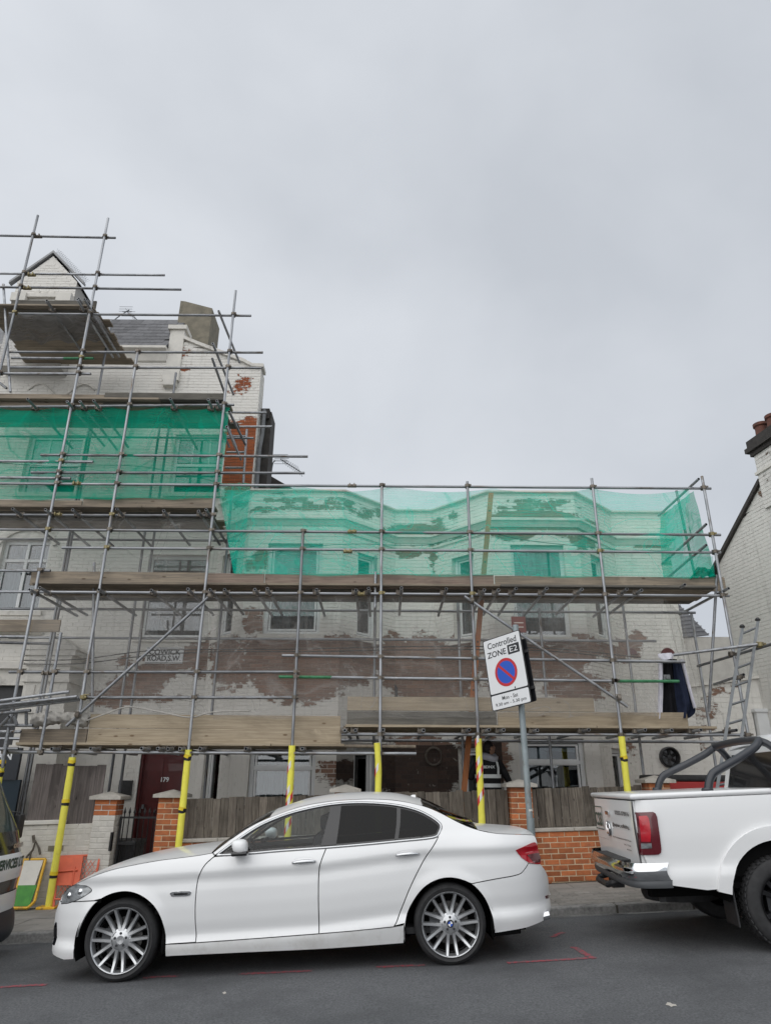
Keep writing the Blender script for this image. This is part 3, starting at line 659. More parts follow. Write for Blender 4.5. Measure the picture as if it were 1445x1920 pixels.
# projecting gable with pediment at the left (top of a tall bay)
GY = 13.2
ga = P(98, 474, GY); gl = P(24, 528, GY); gr = P(155, 530, GY); gb = P(60, 600, GY).z
gx = (gl.x+gr.x)/2; hw = (gr.x-gl.x)/2
pg = [(gx-hw+.12, 9.6), (gx+hw-.12, 9.6), (gx+hw-.12, gl.z), (gx, ga.z-.1), (gx-hw+.12, gl.z)]
brickwork('gable_brickwork', Fr((gx-hw+.12, GY), (1, 0)), 2*hw-.24, 10.2, ga.z, [(hw-.55, hw+.35, 11.55, 11.85)], M['peel_tall'], tall, [], top=lambda s: gl.z+(ga.z-.1-gl.z)*(1-abs(s-(hw-.12))/(hw-.12)))
mk('gable_side', *box((gx-hw+.13, GY+.02, 10.2), (gx+hw-.13, GY+2.5, gl.z-.02)), M['render'], tall)
for sgn in (-1, 1):
    strip('barge_board', [(gx+sgn*(hw+.05), gl.z-.08), (gx, ga.z-.03)] if sgn < 0 else [(gx, ga.z-.03), (gx+hw+.05, gl.z-.08)], GY-.05, GY+.07, .07, MAT('lead_flashing', (.34, .345, .35), (.27, .275, .28), scale=6, rough=.6), tall)
    mk('console', *cat(box((gx+sgn*(hw-.30)-.17, GY-.14, 11.88), (gx+sgn*(hw-.30)+.17, GY, 12.1)), box((gx+sgn*(hw-.30)-.13, GY-.10, 11.62), (gx+sgn*(hw-.30)+.13, GY, 11.87)), box((gx+sgn*(hw-.30)-.1, GY-.06, 11.4), (gx+sgn*(hw-.30)+.1, GY, 11.61))), M['trim'], tall)
mk('gable_roof', [(gx-hw+.08, GY+.075, gl.z-.0), (gx, GY+.075, ga.z+.03), (gx+hw-.08, GY+.075, gl.z-.0), (gx-hw+.08, GY+2.4, gl.z), (gx, GY+2.4, ga.z+.03), (gx+hw-.08, GY+2.4, gl.z)], [(0, 1, 4, 3), (1, 2, 5, 4)], M['slate'], tall)
mk('gable_entablature', *cat(box((gx-.45, GY-.09, 12.02), (gx+.45, GY, 12.12)), box((gx-.42, GY-.05, 11.86), (gx+.42, GY, 11.95))), M['trim'], tall)
mk('rosette_row', *cat(*[xf(lathe([(.0, -.04), (.06, -.03), (.075, 0)], 12), Matrix.Translation((gx+k*.17, GY-.0, 12.2))) for k in (-1, 0, 1)]), M['trim'], tall)
sp = []
for i in range(22):
    t = i/21; x = gx+t*(hw); z = ga.z+.07-(ga.z-gl.z)*t
    for a in (-.5, 0, .5): sp.append(tube([(x, GY+.1, z), (x+.06+a*.06, GY+.1+a*.1, z+.11)], .0025, 3))
mk('bird_spikes', *cat(*sp), M['alu'], tall)
# chimney behind the raking parapet
q0 = P(331, 640, 14.6); q1 = P(392, 660, 14.6)
mk('chimney_stack', *prism([(q0.x, 10.6), (q1.x, 10.4), (q1.x+.0, P(392, 585, 14.6).z), (P(350, 572, 14.6).x, P(350, 572, 14.6).z), (q0.x+.02, P(333, 571, 14.6).z)], 14.45, 15.3), M['concrete'], tall)
mk('party_wall', *prism([(TX1-.05, 6.3), (TX1-.05, 10.3), (-4.7, 11.0), (-4.9, 10.8), (-4.9, 6.3)], TY+.3, TY+.5), M['render'], tall)
mk('floor_slab', *box((TX0, TY+.3, 3.3), (TX1-.05, TY+4, 3.4)), M['render'], tall)
mk('back_wall', *box((TX0, TY+4.2, -.3), (-4.6, TY+4.4, 9.0)), M['render'], tall)
rp = [P(500, 888, 16), P(552, 918, 16), P(500, 918, 16)]
mk('rear_lean_to', *prism([(p.x, p.z) for p in rp], 16, 18), M['darkwood'], tall)
# street-name plate
sp0 = P(276, 1214, TY); sp1 = P(343, 1245, TY)
pl = mk('street_name_plate', *bbox((sp0.x, TY-.035, sp1.z), (sp1.x, TY-.004, sp0.z), .008, 1), M['signwhite'], tall)
pc = Vector(((sp0.x+sp1.x)/2, TY-.0375, (sp0.z+sp1.z)/2)); ph = sp0.z-sp1.z; pw_ = sp1.x-sp0.x
mk('plate_border', *cat(box((sp0.x+.012, TY-.037, sp1.z+.012), (sp1.x-.012, TY-.0352, sp1.z+.022)), box((sp0.x+.012, TY-.037, sp0.z-.022), (sp1.x-.012, TY-.0352, sp0.z-.012))), M['signblack'], pl)
for tx, dz in (('COWICK', .06), ('ROAD,S.W.', -.06)):
    t = textmesh(tx, .145, .004); w_ = max(p[0] for p in t[0])-min(p[0] for p in t[0]); k = min(1, (pw_*.88)/w_)
    t = ([(p[0]*k, p[1], p[2]) for p in t[0]], t[1]); mk('lettering', *place(t, pc+Vector((0, 0, dz)), (1, 0, 0), (0, 0, 1)), M['signblack'], pl)
# shop-front console pilaster on the left, dark shop opening and fascia
cp = P(100, 1250, 13.35); cx = cp.x
con = [box((cx-.42, 12.95, 3.78), (cx+.55, TY, 3.88)), box((cx-.36, 13.0, 3.6), (cx+.48, TY, 3.78)), box((cx-.34, 13.05, 2.2), (cx+.46, TY, 3.6)), box((cx-.38, 13.0, 3.30), (cx+.50, TY, 3.36)), box((cx-.38, 13.0, 2.75), (cx+.50, TY, 2.82)), box((cx-.38, 13.02, .2), (cx+.50, TY, 2.2))]
con.append(prism([(cx-.45, 3.88), (cx+.58, 3.88), (cx+.55, 3.93), (cx+.065, 4.22), (cx-.42, 3.93)], 12.93, TY))
for k in range(3): con.append(box((cx-.2+k*.16, 13.03, 2.9), (cx-.12+k*.16, 13.05, 3.25)))
mk('shop_pilaster', *cat(*con), M['trim'], tall)
mk('shop_opening', *box((TX0, TY+.05, .2), (TX0+SH[1], TY+.1, 3.3)), M['blackpl'], tall)
mk('shop_cornice', *cat(box((TX0, TY-.35, 4.28), (cx-.42, TY, 4.42)), box((TX0, TY-.2, 3.6), (cx-.42, TY, 3.72))), M['trim'], tall)
mk('first_floor_shopframe', *box((TX0, TY-.1, 3.3), (cx-.42, TY, 3.6)), M['trim'], tall)
fs = mk('shop_fascia', *box((-9.6, 12.35, 1.62), (P(38, 1420, 12.35).x, 12.42, 2.12)), MAT('dark_blue_fascia', (.012, .016, .024), (.02, .026, .036), scale=3, rough=.4), tall)
fp = P(8, 1417, 12.345); mk('lettering', *place(textmesh('VAN', .20, .003), (fp.x-.06, 12.345, fp.z), (1, 0, 0), (0, 0, 1)), M['signwhite'], fs)
mk('shop_glazing', *box((-9.6, 12.38, .0), (P(38, 1460, 12.35).x, 12.44, 1.62)), MAT('shop_glass', (.025, .04, .055), rough=.1, spec=.9), tall)
# front door with panels, number, letter box
D0, D1 = dw[0], dw[1]; dr = mk('front_door', *tf.bx(D0+.04, D1-.04, .2, 2.19, -.16, -.11), M['door'], tall)
for (a, b, c, d) in ((.13, .40, 1.45, 2.0), (.50, .77, 1.45, 2.0), (.13, .40, .45, 1.1), (.50, .77, .45, 1.1)):
    mk('door_panel', *tf.bx(D0+a, D0+b, c, d, -.115, -.098), M['door'], dr)
mk('door_frame', *cat(tf.bx(D0, D0+.04, .2, 2.23, -.17, -.03), tf.bx(D1-.04, D1, .2, 2.23, -.17, -.03), tf.bx(D0+.04, D1-.04, 2.19, 2.23, -.17, -.03)), M['door'], tall)
np_ = P(305, 1462, TY); mk('door_number', *place(textmesh('179', .11, .003), (TX0+(D0+D1)/2, TY+.095, np_.z), (1, 0, 0), (0, 0, 1)), M['signwhite'], dr)
mk('letter_box', *tf.bx((D0+D1)/2-.13, (D0+D1)/2+.13, 1.0, 1.07, -.11, -.1), M['iron'], dr)
mk('door_knob', *tf.bx(D0+.1, D0+.14, 1.15, 1.22, -.11, -.06), M['alu'], dr)
ip = P(236, 1481, TY); mk('intercom', *cat(box((ip.x-.12, TY-.05, ip.z-.16), (ip.x+.12, TY-.009, ip.z+.16)), *[box((ip.x+.01, TY-.056, ip.z-.1+k*.05), (ip.x+.09, TY-.051, ip.z-.075+k*.05)) for k in range(5)]), M['blackpl'], tall)
# faint plaster ornament above the upper boards
for dx in (-.5, .5):
    oc = P(115, 735, TY-.02); mk('plaster_swag', *tube([(oc.x+dx*1.5*(1-t)-.0, TY-.02, oc.z+.05+.16*math.sin(t*math.pi*1.5)) for t in [i/14 for i in range(15)]], .018, 6), M['trim'], tall, smooth=180)
M['pot'] = MAT('sooty_terracotta', (.15, .055, .035), (.09, .04, .03), scale=8, rough=.8)
# ---- white flank of the house on the right, turned slightly
th_ = R(9.2); fd = Vector((-math.sin(th_), math.cos(th_), 0))
fe = P(1343, 1062, 14.6); near = Vector((fe.x, fe.y, 0))-fd*8.5
nb = root('flank_house', 'white painted brick flank wall with sloping roof edge and chimney', 'house', (near.x, near.y, GP(near.x)))
ff = Fr((fe.x, fe.y), -fd)     # from far end towards the street, outer side to the left
e2 = None
def hit(px, py):   # photo point on the flank plane
    d = Vector(ray(px, py)); n = ff.n; t = (Vector((fe.x, fe.y, 0))-Vector(EYE)).dot(n)/d.dot(n); q = Vector(EYE)+d*t
    return (q-Vector((fe.x, fe.y, 0))).dot(ff.u), q.z
h1 = hit(1424, 908); slope_ = (h1[1]-fe.z)/h1[0]
RID = 4.6
ftop = lambda s: fe.z+slope_*s if s < RID else fe.z+slope_*RID-slope_*(s-RID)
brickwork('brickwork', ff, 8.2, -.2, fe.z+slope_*RID+.05, [], M['peel_gable'], nb, [(1425, 920, 14, 12, .75), (1400, 1100, 30, 4, .3)], top=ftop, proud=.006)
V = []
RID_ = RID
c0 = hit(1411, 860); cs0 = c0[0]+.10
for s, dz in ((-.25, 0), (cs0-.01, 0)):
    z = ftop(max(s, 0))+(slope_*s if s < 0 else 0)
    V += [ff.p(s, z-.03, .07), ff.p(s, z-.03, -5), ff.p(s, z+.07, -5), ff.p(s, z+.07, .07)]
F = []
for i in range(1):
    for k in range(4): F.append((4*i+k, 4*i+4+k, 4*i+4+(k+1) % 4, 4*i+(k+1) % 4))
F += [(0, 1, 2, 3), (4, 7, 6, 5)]
mk('roof', V, F, M['darkwood'], nb)
c0 = hit(1411, 860); c1 = hit(1403, 838)
ca_ = hit(1421, 905)
cs0 = c0[0]+.10; cz = c0[1]
ck = brickwork('chimney_brickwork', Fr(ff.p(cs0, 0, .05)[:2], ff.u), 1.6, fe.z+slope_*cs0-.6, cz+.0, [], M['peel_gable'], nb, [(1440, 870, 30, 40, .25)], CH=.08)
mk('chimney_core', *ff.bx(cs0, cs0+1.6, fe.z+slope_*cs0-.6, cz, -.9, .045), M['render'], nb)
for k, (o_, h_) in enumerate(((.05, .09), (.11, .10), (.07, .16))):
    mk('chimney_corbel', *ff.bx(cs0-o_, cs0+1.6+o_, cz+[0, .09, .19][k], cz+[0, .09, .19][k]+h_, -.9-o_, .05+o_), M['darkwood'], nb)
mk('chimney_band', *ff.bx(cs0-.04, cs0+1.64, cz-.42, cz-.36, -.94, .09), M['trim'], nb)
for k in range(3):
    q = ff.p(cs0+.16+k*.36, 0, -.12)
    mk('chimney_pot', *xf(lathe([(.10, 0), (.13, .02), (.12, .25), (.15, .27), (.15, .33), (.10, .33), (.09, .1)], 16, 'z'), Matrix.Translation((q[0], q[1], cz+.35))), M['pot'], nb, smooth=40)
# ---- low wall, gate post and yard behind, between the bay house and the flank
lw = root('yard_wall', 'low flaking white brick wall beside the ladder', 'wall', (7.4, 14.0, GP(7)))
wl = P(1300, 1292, 14.0); wr = P(1470, 1262, 14.0)
lf = Fr((wl.x-.3, 14.0), (1, 0)); LW = wr.x+.6-wl.x
oh = P(1408, 1330, 14.0)
brickwork('brickwork', lf, LW, -.2, wr.z, [(oh.x-lf.o.x, oh.x-lf.o.x+2, -.2, oh.z)], M['peel_low'], lw, [(1320, 1330, 40, 40, .42), (1290, 1390, 60, 40, .4), (1360, 1290, 40, 15, .45)], top=lambda s: wl.z+(wr.z-wl.z)*s/LW, CH=.10, BL=.26)
strip('coping', [(lf.o.x-.02, wl.z), (lf.o.x+LW, wr.z)], 13.93, 14.3, .06, M['trim'], lw)
mk('wall_body', *box((lf.o.x, 14.03, -.2), (oh.x-.03, 14.3, wl.z-.02)), M['render'], lw)
mk('gate_post', *cat(box((oh.x+.02, 13.88, .1), (oh.x+.34, 14.02, oh.z-.06)), box((oh.x-.02, 13.85, oh.z-.06), (oh.x+.38, 14.04, oh.z+.0))), M['upvc'], lw)
mk('side_gate', *cat(*[box((oh.x+.36+k*.15, 13.97, .2), (oh.x+.5+k*.15, 13.99, oh.z-.1)) for k in range(8)]), M['fencegrey'], lw)
mk('tile_capping', *tube([(oh.x+.35, 13.9, oh.z+.07), (oh.x+2, 13.9, oh.z+.12)], .075, 12), M['obrick'], lw, smooth=60)
far = root('rear_extension', 'grey tiled lean-to roof seen between the two houses', 'building', (8.2, 17, GP(8)))
r0 = P(1292, 1195, 17); r1 = P(1336, 1135, 18.5)
r0.x += .1
V = [(r0.x-.6, 17, r0.z-.05), (r0.x+.4, 17, r0.z+.05), (r0.x+.4, 18.5, r1.z+.05), (r0.x-.6, 18.5, r1.z)]
mk('roof', V, [(0, 1, 2, 3)], M['slate'], far)
bt = []
for k in range(9):
    t = k/9; y = 17+1.5*t; z = r0.z+(r1.z-r0.z)*t; bt.append(([(r0.x-.6, y-.01, z-.02), (r0.x+.4, y-.01, z+.08), (r0.x+.4, y+.01, z+.11), (r0.x-.6, y+.01, z+.03)], [(0, 1, 2, 3)]))
mk('tile_courses', *cat(*bt), M['lead'], far)
mk('wall', *box((r0.x-.6, 17.02, -.2), (r0.x+.9, 18.4, r0.z+.02)), M['wbrick'], far)
# ================================================================ garden walls, pillars, fences, gate
WY = 11.42; WS = math.atan(.031)
def ztop(X): return .893+.031*X
def zfence(X): return 1.442+.032*X
def zcap(X): return 1.575+.032*X
brm = [pmesh('brick', bbox((0, 0, 0), (.215+d, .1025, .065), .004, 1), M['obrick']) for d in (0, -.002, .001)]
hbm = pmesh('brick', bbox((0, 0, 0), (.1025, .1025, .065), .004, 1), M['obrick'])
wbm = [pmesh('brick', bbox((0, 0, 0), (.217+d, .1025, .0665), .006, 1), M['wbrick']) for d in (0, -.002, .001)]
cpm = pmesh('coping_stone', bbox((0, 0, 0), (.595, .27, .05), .008, 1), M['coping'])
rb = random.Random(11)
def brick_run(par, L, n, z_top, meshes, proud=.0, half=None):
    for r_ in range(n):
        z = z_top-.075*(r_+1)+.005; s = 0 if r_ % 2 == 0 else -.1125
        while s < L-.05:
            if s < 0: inst('brick', half or hbm, par, (0, rb.uniform(-.002, .002), z), world=False)
            elif s+.215 > L+.02:
                if s+.1 < L: inst('brick', half or hbm, par, (s, rb.uniform(-.002, .002), z), world=False)
            else: inst('brick', rb.choice(meshes), par, (s, rb.uniform(-.003, .002), z), Quaternion((0, 0, 1), R(rb.uniform(-.4, .4))), world=False)
            s += .225
def garden_wall(xa, xb, label, fl, nboards=True):
    L = xb-xa
    w = root('garden_wall', label, 'wall', (xa, WY, ztop(xa)), (0, -WS, 0), group='low brick garden walls')
    n = int((ztop(xa)-GP(xa))/.075)+1
    mk('mortar', *box((0, .0035, -.05-n*.075-.1), (L, .205, -.052)), M['omortar'], w, world=False)
    brick_run(w, L, n, -.05, brm)
    k = 0
    while k*.6 < L-.05:
        o = inst('coping_stone', cpm, w, (k*.6, -.03, -.05), world=False); o.scale = (min(.595, L-k*.6)/.595, 1, 1); k += 1
    f = root('fence_panel', fl, 'fence', (xa, WY+.1, ztop(xa)), (0, -WS, 0), group='weathered timber fence panels on the brick walls')
    H = zfence((xa+xb)/2)-ztop((xa+xb)/2)
    mk('rail', *cat(box((.01, .04, .05), (L-.01, .08, .10)), box((.01, .04, H-.16), (L-.01, .08, H-.11))), M['fence'], f, world=False)
    bmesh_ = pmesh('board', bbox((0, 0, 0), (.122, .02, 1), .004, 1), M['fence'])
    s = .0
    while s < L-.06:
        wd_ = rb.uniform(.108, .122); o = inst('board', bmesh_, f, (s, rb.uniform(-.004, .006)+.012, rb.uniform(.0, .006)), Quaternion((0, 0, 1), R(4+rb.uniform(-2, 2))), world=False)
        o.scale = (min(wd_, L-s)/.122, 1, H+rb.uniform(-.012, .012)); s += wd_+.004
def pillar(xc, label, white=0, front=WY-.06):
    p = root('gate_pillar', label, 'pillar', (xc, front, GP(xc)), group='square brick pillars with stone caps')
    zb = GP(xc)-.05; zt = zcap(xc)-.10; n = int((zt-zb)/.075)+1
    mk('mortar', *box((xc-.160, front+.0035, zt-n*.075), (xc+.160, front+.324, zt)), M['omortar'] if not white else M['wmortar'], p)
    for k in range(n):
        z = zt-.075*(k+1)+.005; ms = brm if (not white or k < white) else wbm; a = xc-.164; b = front
        odd = k % 2
        cells = [((a, b), 0), ((a+.2255, b), 90), ((a+.1125, b+.2255), 0), ((a, b+.1125), 90)] if not odd else [((a, b), 90), ((a+.1125, b), 0), ((a+.2255, b+.1125), 90), ((a, b+.2255), 0)]
        for (x, y), ang in cells:
            if ang: inst('brick', rb.choice(ms), p, (x+.1025+rb.uniform(-.001, .001), y, z), Quaternion((0, 0, 1), R(90)))
            else: inst('brick', rb.choice(ms), p, (x, y+rb.uniform(-.002, .001), z))
    h = .235; y = front+.164
    V = [(xc-h, y-h, zt), (xc+h, y-h, zt), (xc+h, y+h, zt), (xc-h, y+h, zt), (xc-h, y-h, zt+.045), (xc+h, y-h, zt+.045), (xc+h, y+h, zt+.045), (xc-h, y+h, zt+.045), (xc, y, zt+.115)]
    mk('cap_stone', V, [(0, 3, 2, 1), (0, 1, 5, 4), (1, 2, 6, 5), (2, 3, 7, 6), (3, 0, 4, 7), (4, 5, 8), (5, 6, 8), (6, 7, 8), (7, 4, 8)], M['coping'], p)
XP = [P(205, 1482, WY).x, P(322, 1482, WY).x, P(648, 1470, WY).x, P(974, 1462, WY).x, P(1230, 1452, WY).x]
pillar(XP[0], 'gate pillar with brick top and white painted shaft', white=3)
for x, l in zip(XP[1:], ('brick pillar right of the iron gate beside the red door', 'brick pillar whose cap shows just above the car roof', 'brick pillar directly behind the parking sign post', 'brick pillar behind the pickup truck bed')): pillar(x, l)
h_ = .168
garden_wall(XP[1]+h_, XP[2]-h_, 'low orange brick wall behind the car bonnet and cabin', 'grey timber fence panel above the car bonnet')
garden_wall(XP[2]+h_, XP[3]-h_, 'low orange brick wall hidden behind the car boot', 'grey timber fence panel above the car boot')
garden_wall(XP[3]+h_, XP[4]-h_, 'low orange brick wall in the gap between car and pickup', 'grey timber fence panel between the sign post and the pickup')
# weeds and a loose brick at the wall foot
lb = inst('loose_brick', brm[0], None, (0, 0, 0)) if False else None
# white painted wall at the left with tall grey fence
xa = -7.2; xb = XP[0]-h_; L = xb-xa; zt = P(130, 1545, WY).z; base_x = -4.7
ww = root('painted_wall', 'low white painted brick wall behind the leaning barriers', 'wall', (xa, WY, zt+.031*(xa-base_x)), (0, -WS, 0))
mk('mortar', *box((0, .0022, -1.4), (L, .2, -.02)), M['wmortar'], ww, world=False)
brick_run(ww, L, 16, 0, wbm, half=pmesh('brick', bbox((0, 0, 0), (.1045, .1025, .0665), .006, 1), M['wbrick']))
mk('coping', *bbox((0, -.03, .0), (P(122, 1545, WY).x-xa, .24, .06), .01), M['trim'], ww, world=False)
mk('bare_patch', *cat(*[box((x, -.008, z), (x+w, .0, z+h)) for x, z, w, h in ((L-.62, -.36, .22, .07), (L-.52, -.40, .06, .04), (L-1.1, -.27, .03, .06))]), M['concrete'], ww, world=False)
f2 = root('tall_fence_panel', 'tall old grey board fence standing on the white wall', 'fence', (P(45, 1545, WY).x, WY+.06, zt), (0, -WS, 0))
bm_ = pmesh('board', bbox((0, 0, 0), (.15, .022, 1), .004, 1), M['fencegrey']); zt2 = P(110, 1432, WY+.06).z
x = P(45, 1545, WY).x
while x < P(180, 1545, WY).x-.02:
    o = inst('board', bm_, f2, (x, WY+.06+rb.uniform(-.004, .004), zt-.02)); wb = rb.uniform(.125, .15); o.scale = (wb/.15, 1, zt2-zt+rb.uniform(-.01, .02)); x += wb-.002
mk('rail', *box((P(45, 1545, WY).x, WY+.09, zt+.15), (P(178, 1545, WY).x, WY+.13, zt+.22)), M['fencegrey'], f2)
# iron gate with spear finials
g0, g1 = XP[0]+.19, XP[1]-.19; gz = GP(-3.7); gh = P(250, 1532, WY+.1).z
gt = root('iron_gate', 'black iron gate with spear tips in front of the red door', 'gate', (g0, WY+.1, gz))
y = WY+.1
mk('gate_rail', *cat(box((g0, y-.012, gz+.12), (g1, y+.012, gz+.15)), box((g0, y-.012, gh-.02), (g1, y+.012, gh+.008)), box((g0, y-.012, gz+.42), (g1, y+.012, gz+.445)), box((g0, y-.015, gz+.05), (g0+.03, y+.015, gh+.01)), box((g1-.03, y-.015, gz+.05), (g1, y+.015, gh+.01))), M['iron'], gt)
nb_ = 7
for k in range(nb_):
    x = g0+.06+(g1-g0-.12)*k/(nb_-1)
    b_ = mk('bar', *tube([(x, y, gz+.06), (x, y, gh+.05)], .008, 6), M['iron'], gt, smooth=60)
    mk('finial', *tube([(x, y, gh+.045), (x, y, gh+.065), (x, y, gh+.085), (x, y, gh+.14)], [.008, .02, .017, .001], 6), M['iron'], b_)
    if k % 2 == 0: mk('dog_bar', *tube([(x+.05, y, gz+.13), (x+.05, y, gz+.46), (x+.05, y, gz+.48), (x+.05, y, gz+.54)], [.007, .007, .018, .001], 6), M['iron'], gt)
mk('latch', *box((g0+.03, y-.03, gh-.38), (g0+.28, y-.01, gh-.345)), M['iron'], gt)
mk('lock_box', *box((g0-.045, WY-.1, gh-.45), (g0-.02, WY-.02, gh-.2)), M['iron'], gt)
# black wheelie bin just inside the gate
bx = P(197, 1590, WY+.35)
bn = root('wheelie_bin', 'black wheelie bin just inside the iron gate', 'bin', (g0+.1, WY+.5, gz))
bz = gz+.12
mk('body', *cat(([(g0-.15, WY+.3, bz), (g0+.2, WY+.3, bz), (g0+.2, WY+.7, bz), (g0-.15, WY+.7, bz), (g0-.2, WY+.25, bz+.62), (g0+.22, WY+.25, bz+.62), (g0+.22, WY+.75, bz+.62), (g0-.2, WY+.75, bz+.62)], box((0, 0, 0), (1, 1, 1))[1])), M['blackpl'], bn)
mk('lid', *bbox((g0-.22, WY+.22, bz+.622), (g0+.24, WY+.78, bz+.68), .02), M['blackpl'], bn)
# orange barrier panel and yellow mesh panel leaning on the white wall
def quadpx(p4, Y4): return [P(x, y, Y) for (x, y), Y in zip(p4, Y4)]
ob = root('orange_barrier', 'orange steel barrier panel leaning on the white wall', 'barrier', tuple(P(110, 1690, WY-.25)))
c = quadpx([(100, 1708), (168, 1708), (188, 1603), (112, 1606)], [WY-.28, WY-.28, WY-.03, WY-.03])
def bil(c, a, b, off=0.):
    n = (c[1]-c[0]).cross(c[3]-c[0]).normalized(); p = c[0].lerp(c[1], a).lerp(c[3].lerp(c[2], a), b); return p+n*off
mk('frame', *cat(*[tube([bil(c, *q[0]), bil(c, *q[1])], .016, 6) for q in (((0, 0), (1, 0)), ((1, 0), (1, 1)), ((1, 1), (0, 1)), ((0, 1), (0, 0)))]), M['orangepl'], ob)
mk('plate', [bil(c, .02, .45, .006), bil(c, .60, .45, .006), bil(c, .60, .99, .006), bil(c, .02, .99, .006), bil(c, .02, .45, .018), bil(c, .60, .45, .018), bil(c, .60, .99, .018), bil(c, .02, .99, .018)], box((0, 0, 0), (1, 1, 1))[1], M['orangepl'], ob)
mk('strut', *cat(tube([bil(c, .40, .0, .025), bil(c, .44, .78, .025)], .012, 6), tube([bil(c, .02, .70, .03), bil(c, .52, .72, .03)], .012, 6), tube([bil(c, .02, .2, .025), bil(c, .6, .2, .025)], .012, 6)), M['orangepl'], ob)
ms = []
for k in range(-10, 20):
    for sg in (1, -1):
        a0 = k/10; pts = []
        for b in (0, .25, .5, .75, 1.):
            a = a0+sg*b*.9
            if 0 <= a <= 1: pts.append(bil(c, a, b, .0))
        if len(pts) > 1: ms.append(tube(pts, .004, 4, cap=False))
mk('mesh', *cat(*ms), M['orangepl'], ob)
yb = root('yellow_mesh_panel', 'yellow framed mesh panel with white and green plate by the lorry', 'barrier', tuple(P(40, 1700, WY-.3)))
c = quadpx([(14, 1704), (62, 1702), (86, 1611), (34, 1613)], [WY-.32, WY-.32, WY-.04, WY-.04])
c[0] = c[0]+Vector((-.35, 0, 0)); c[3] = c[3]+Vector((-.35, 0, 0))
mk('frame', *cat(*[tube([bil(c, *q[0]), bil(c, *q[1])], .02, 6) for q in (((0, 0), (.9, 0)), ((.9, 0), (1, .12)), ((1, .12), (1, 1)), ((1, 1), (0, 1)), ((0, 1), (0, 0)), ((.58, 0), (.58, 1)))]), M['yelframe'], yb)
for nm, b0, b1, mm in (('white_plate', .45, .97, M['trim']), ('green_plate', .03, .45, MAT('green_paint', (.03, .20, .02), (.06, .28, .03), scale=9, rough=.5))):
    mk(nm, [bil(c, .6, b0, .004), bil(c, .93, b0, .004), bil(c, .97, b1, .004), bil(c, .6, b1, .004), bil(c, .6, b0, .014), bil(c, .93, b0, .014), bil(c, .97, b1, .014), bil(c, .6, b1, .014)], box((0, 0, 0), (1, 1, 1))[1], mm, yb)
ms = [tube([bil(c, a/26, 0), bil(c, a/26, 1)], .003, 4) for a in range(1, 15)]+[tube([bil(c, 0, b/18), bil(c, .58, b/18)], .003, 4) for b in range(1, 18)]
mk('mesh', *cat(*ms), MAT('rusty_mesh', (.26, .19, .10), (.36, .28, .15), scale=20, rough=.8), yb)
wv, wf = [], []
hk = P(62, 1594, WY-.05); mk('hook_fitting', *cat(tube([hk+Vector((-.08, 0, -.1)), hk, hk+Vector((.02, 0, .12)), hk+Vector((.09, 0, .02)), hk+Vector((.12, 0, -.06))], .016, 6), tube([hk+Vector((0, 0, .1)), hk+Vector((-.03, 0, .2))], .02, 6), tube([hk+Vector((-.02, 0, -.02)), hk+Vector((-.02, 0, -.2))], .014, 6)), M['coupler'], yb)
# ================================================================ scaffolding
SY, IY = 11.20, 12.50; TR = .0242
sca = root('scaffold', 'steel tube scaffold with timber boards covering the front of both houses', 'scaffold', (-.5, SY, GP(-.5)))
def unit_tube():
    n = 12; V, F = [], []
    for r_, z in ((TR, 0), (TR, 1), (TR*.8, 1), (TR*.8, .9), (TR*.8, .1), (TR*.8, 0)):
        for k in range(n): a = 2*math.pi*k/n; V.append((r_*math.cos(a), r_*math.sin(a), z))
    ring = [(0, 1, 0), (1, 2, 0), (2, 3, 1), (4, 5, 1), (5, 0, 0)]; F = []; mi = []
    for a, b, m in ring:
        for k in range(n): F.append((a*n+k, a*n+(k+1) % n, b*n+(k+1) % n, b*n+k)); mi.append(m)
    F.append(tuple(3*n+k for k in range(n))); mi.append(1); F.append(tuple(4*n+k for k in range(n))); mi.append(1)
    return V, F, mi
def tube_mesh(mat):
    V, F, mi = unit_tube(); me = bpy.data.meshes.new('tube'); me.from_pydata(V, [], F); me.materials.append(mat); me.materials.append(M['tubedark'])
    me.polygons.foreach_set('material_index', mi); me.polygons.foreach_set('use_smooth', [len(f) == 4 for f in F]); me.set_sharp_from_angle(angle=R(50)); return me
TM = tube_mesh(M['tube']); TG = tube_mesh(M['greentube']); TT = tube_mesh(M['board'])
def T(name, a, b, parent=sca, me=TM):
    a, b = Vector(a), Vector(b); d = b-a
    return inst(name, me, parent, a, Vector((0, 0, 1)).rotation_difference(d.normalized()), (1, 1, d.length))
def coupler_mesh(mat):
    m = cat(xf(lathe([(TR+.002, -.022), (TR+.011, -.022), (TR+.011, .022), (TR+.002, .022)], 10, 'z'), Matrix()),
            mv(xf(lathe([(TR+.002, -.022), (TR+.011, -.022), (TR+.011, .022), (TR+.002, .022)], 10, 'z'), Matrix.Rotation(R(90), 4, 'Y')), (0, .052, 0)),
            box((-.018, .02, -.02), (.018, .034, .02)), tube([(.038, -.03, 0), (.038, .05, 0)], .007, 6), box((.028, -.04, -.012), (.05, -.026, .012)), tube([(-.02, .07, .036), (.045, .07, .036)], .007, 6))
    return pmesh('coupler', m, mat)
CM = coupler_mesh(M['coupler']); CB = coupler_mesh(M['brass'])
def coupler(p, rot=None, me=CM): return inst('coupler', me, sca, p, rot, (1.25, 1.0, 1.25))
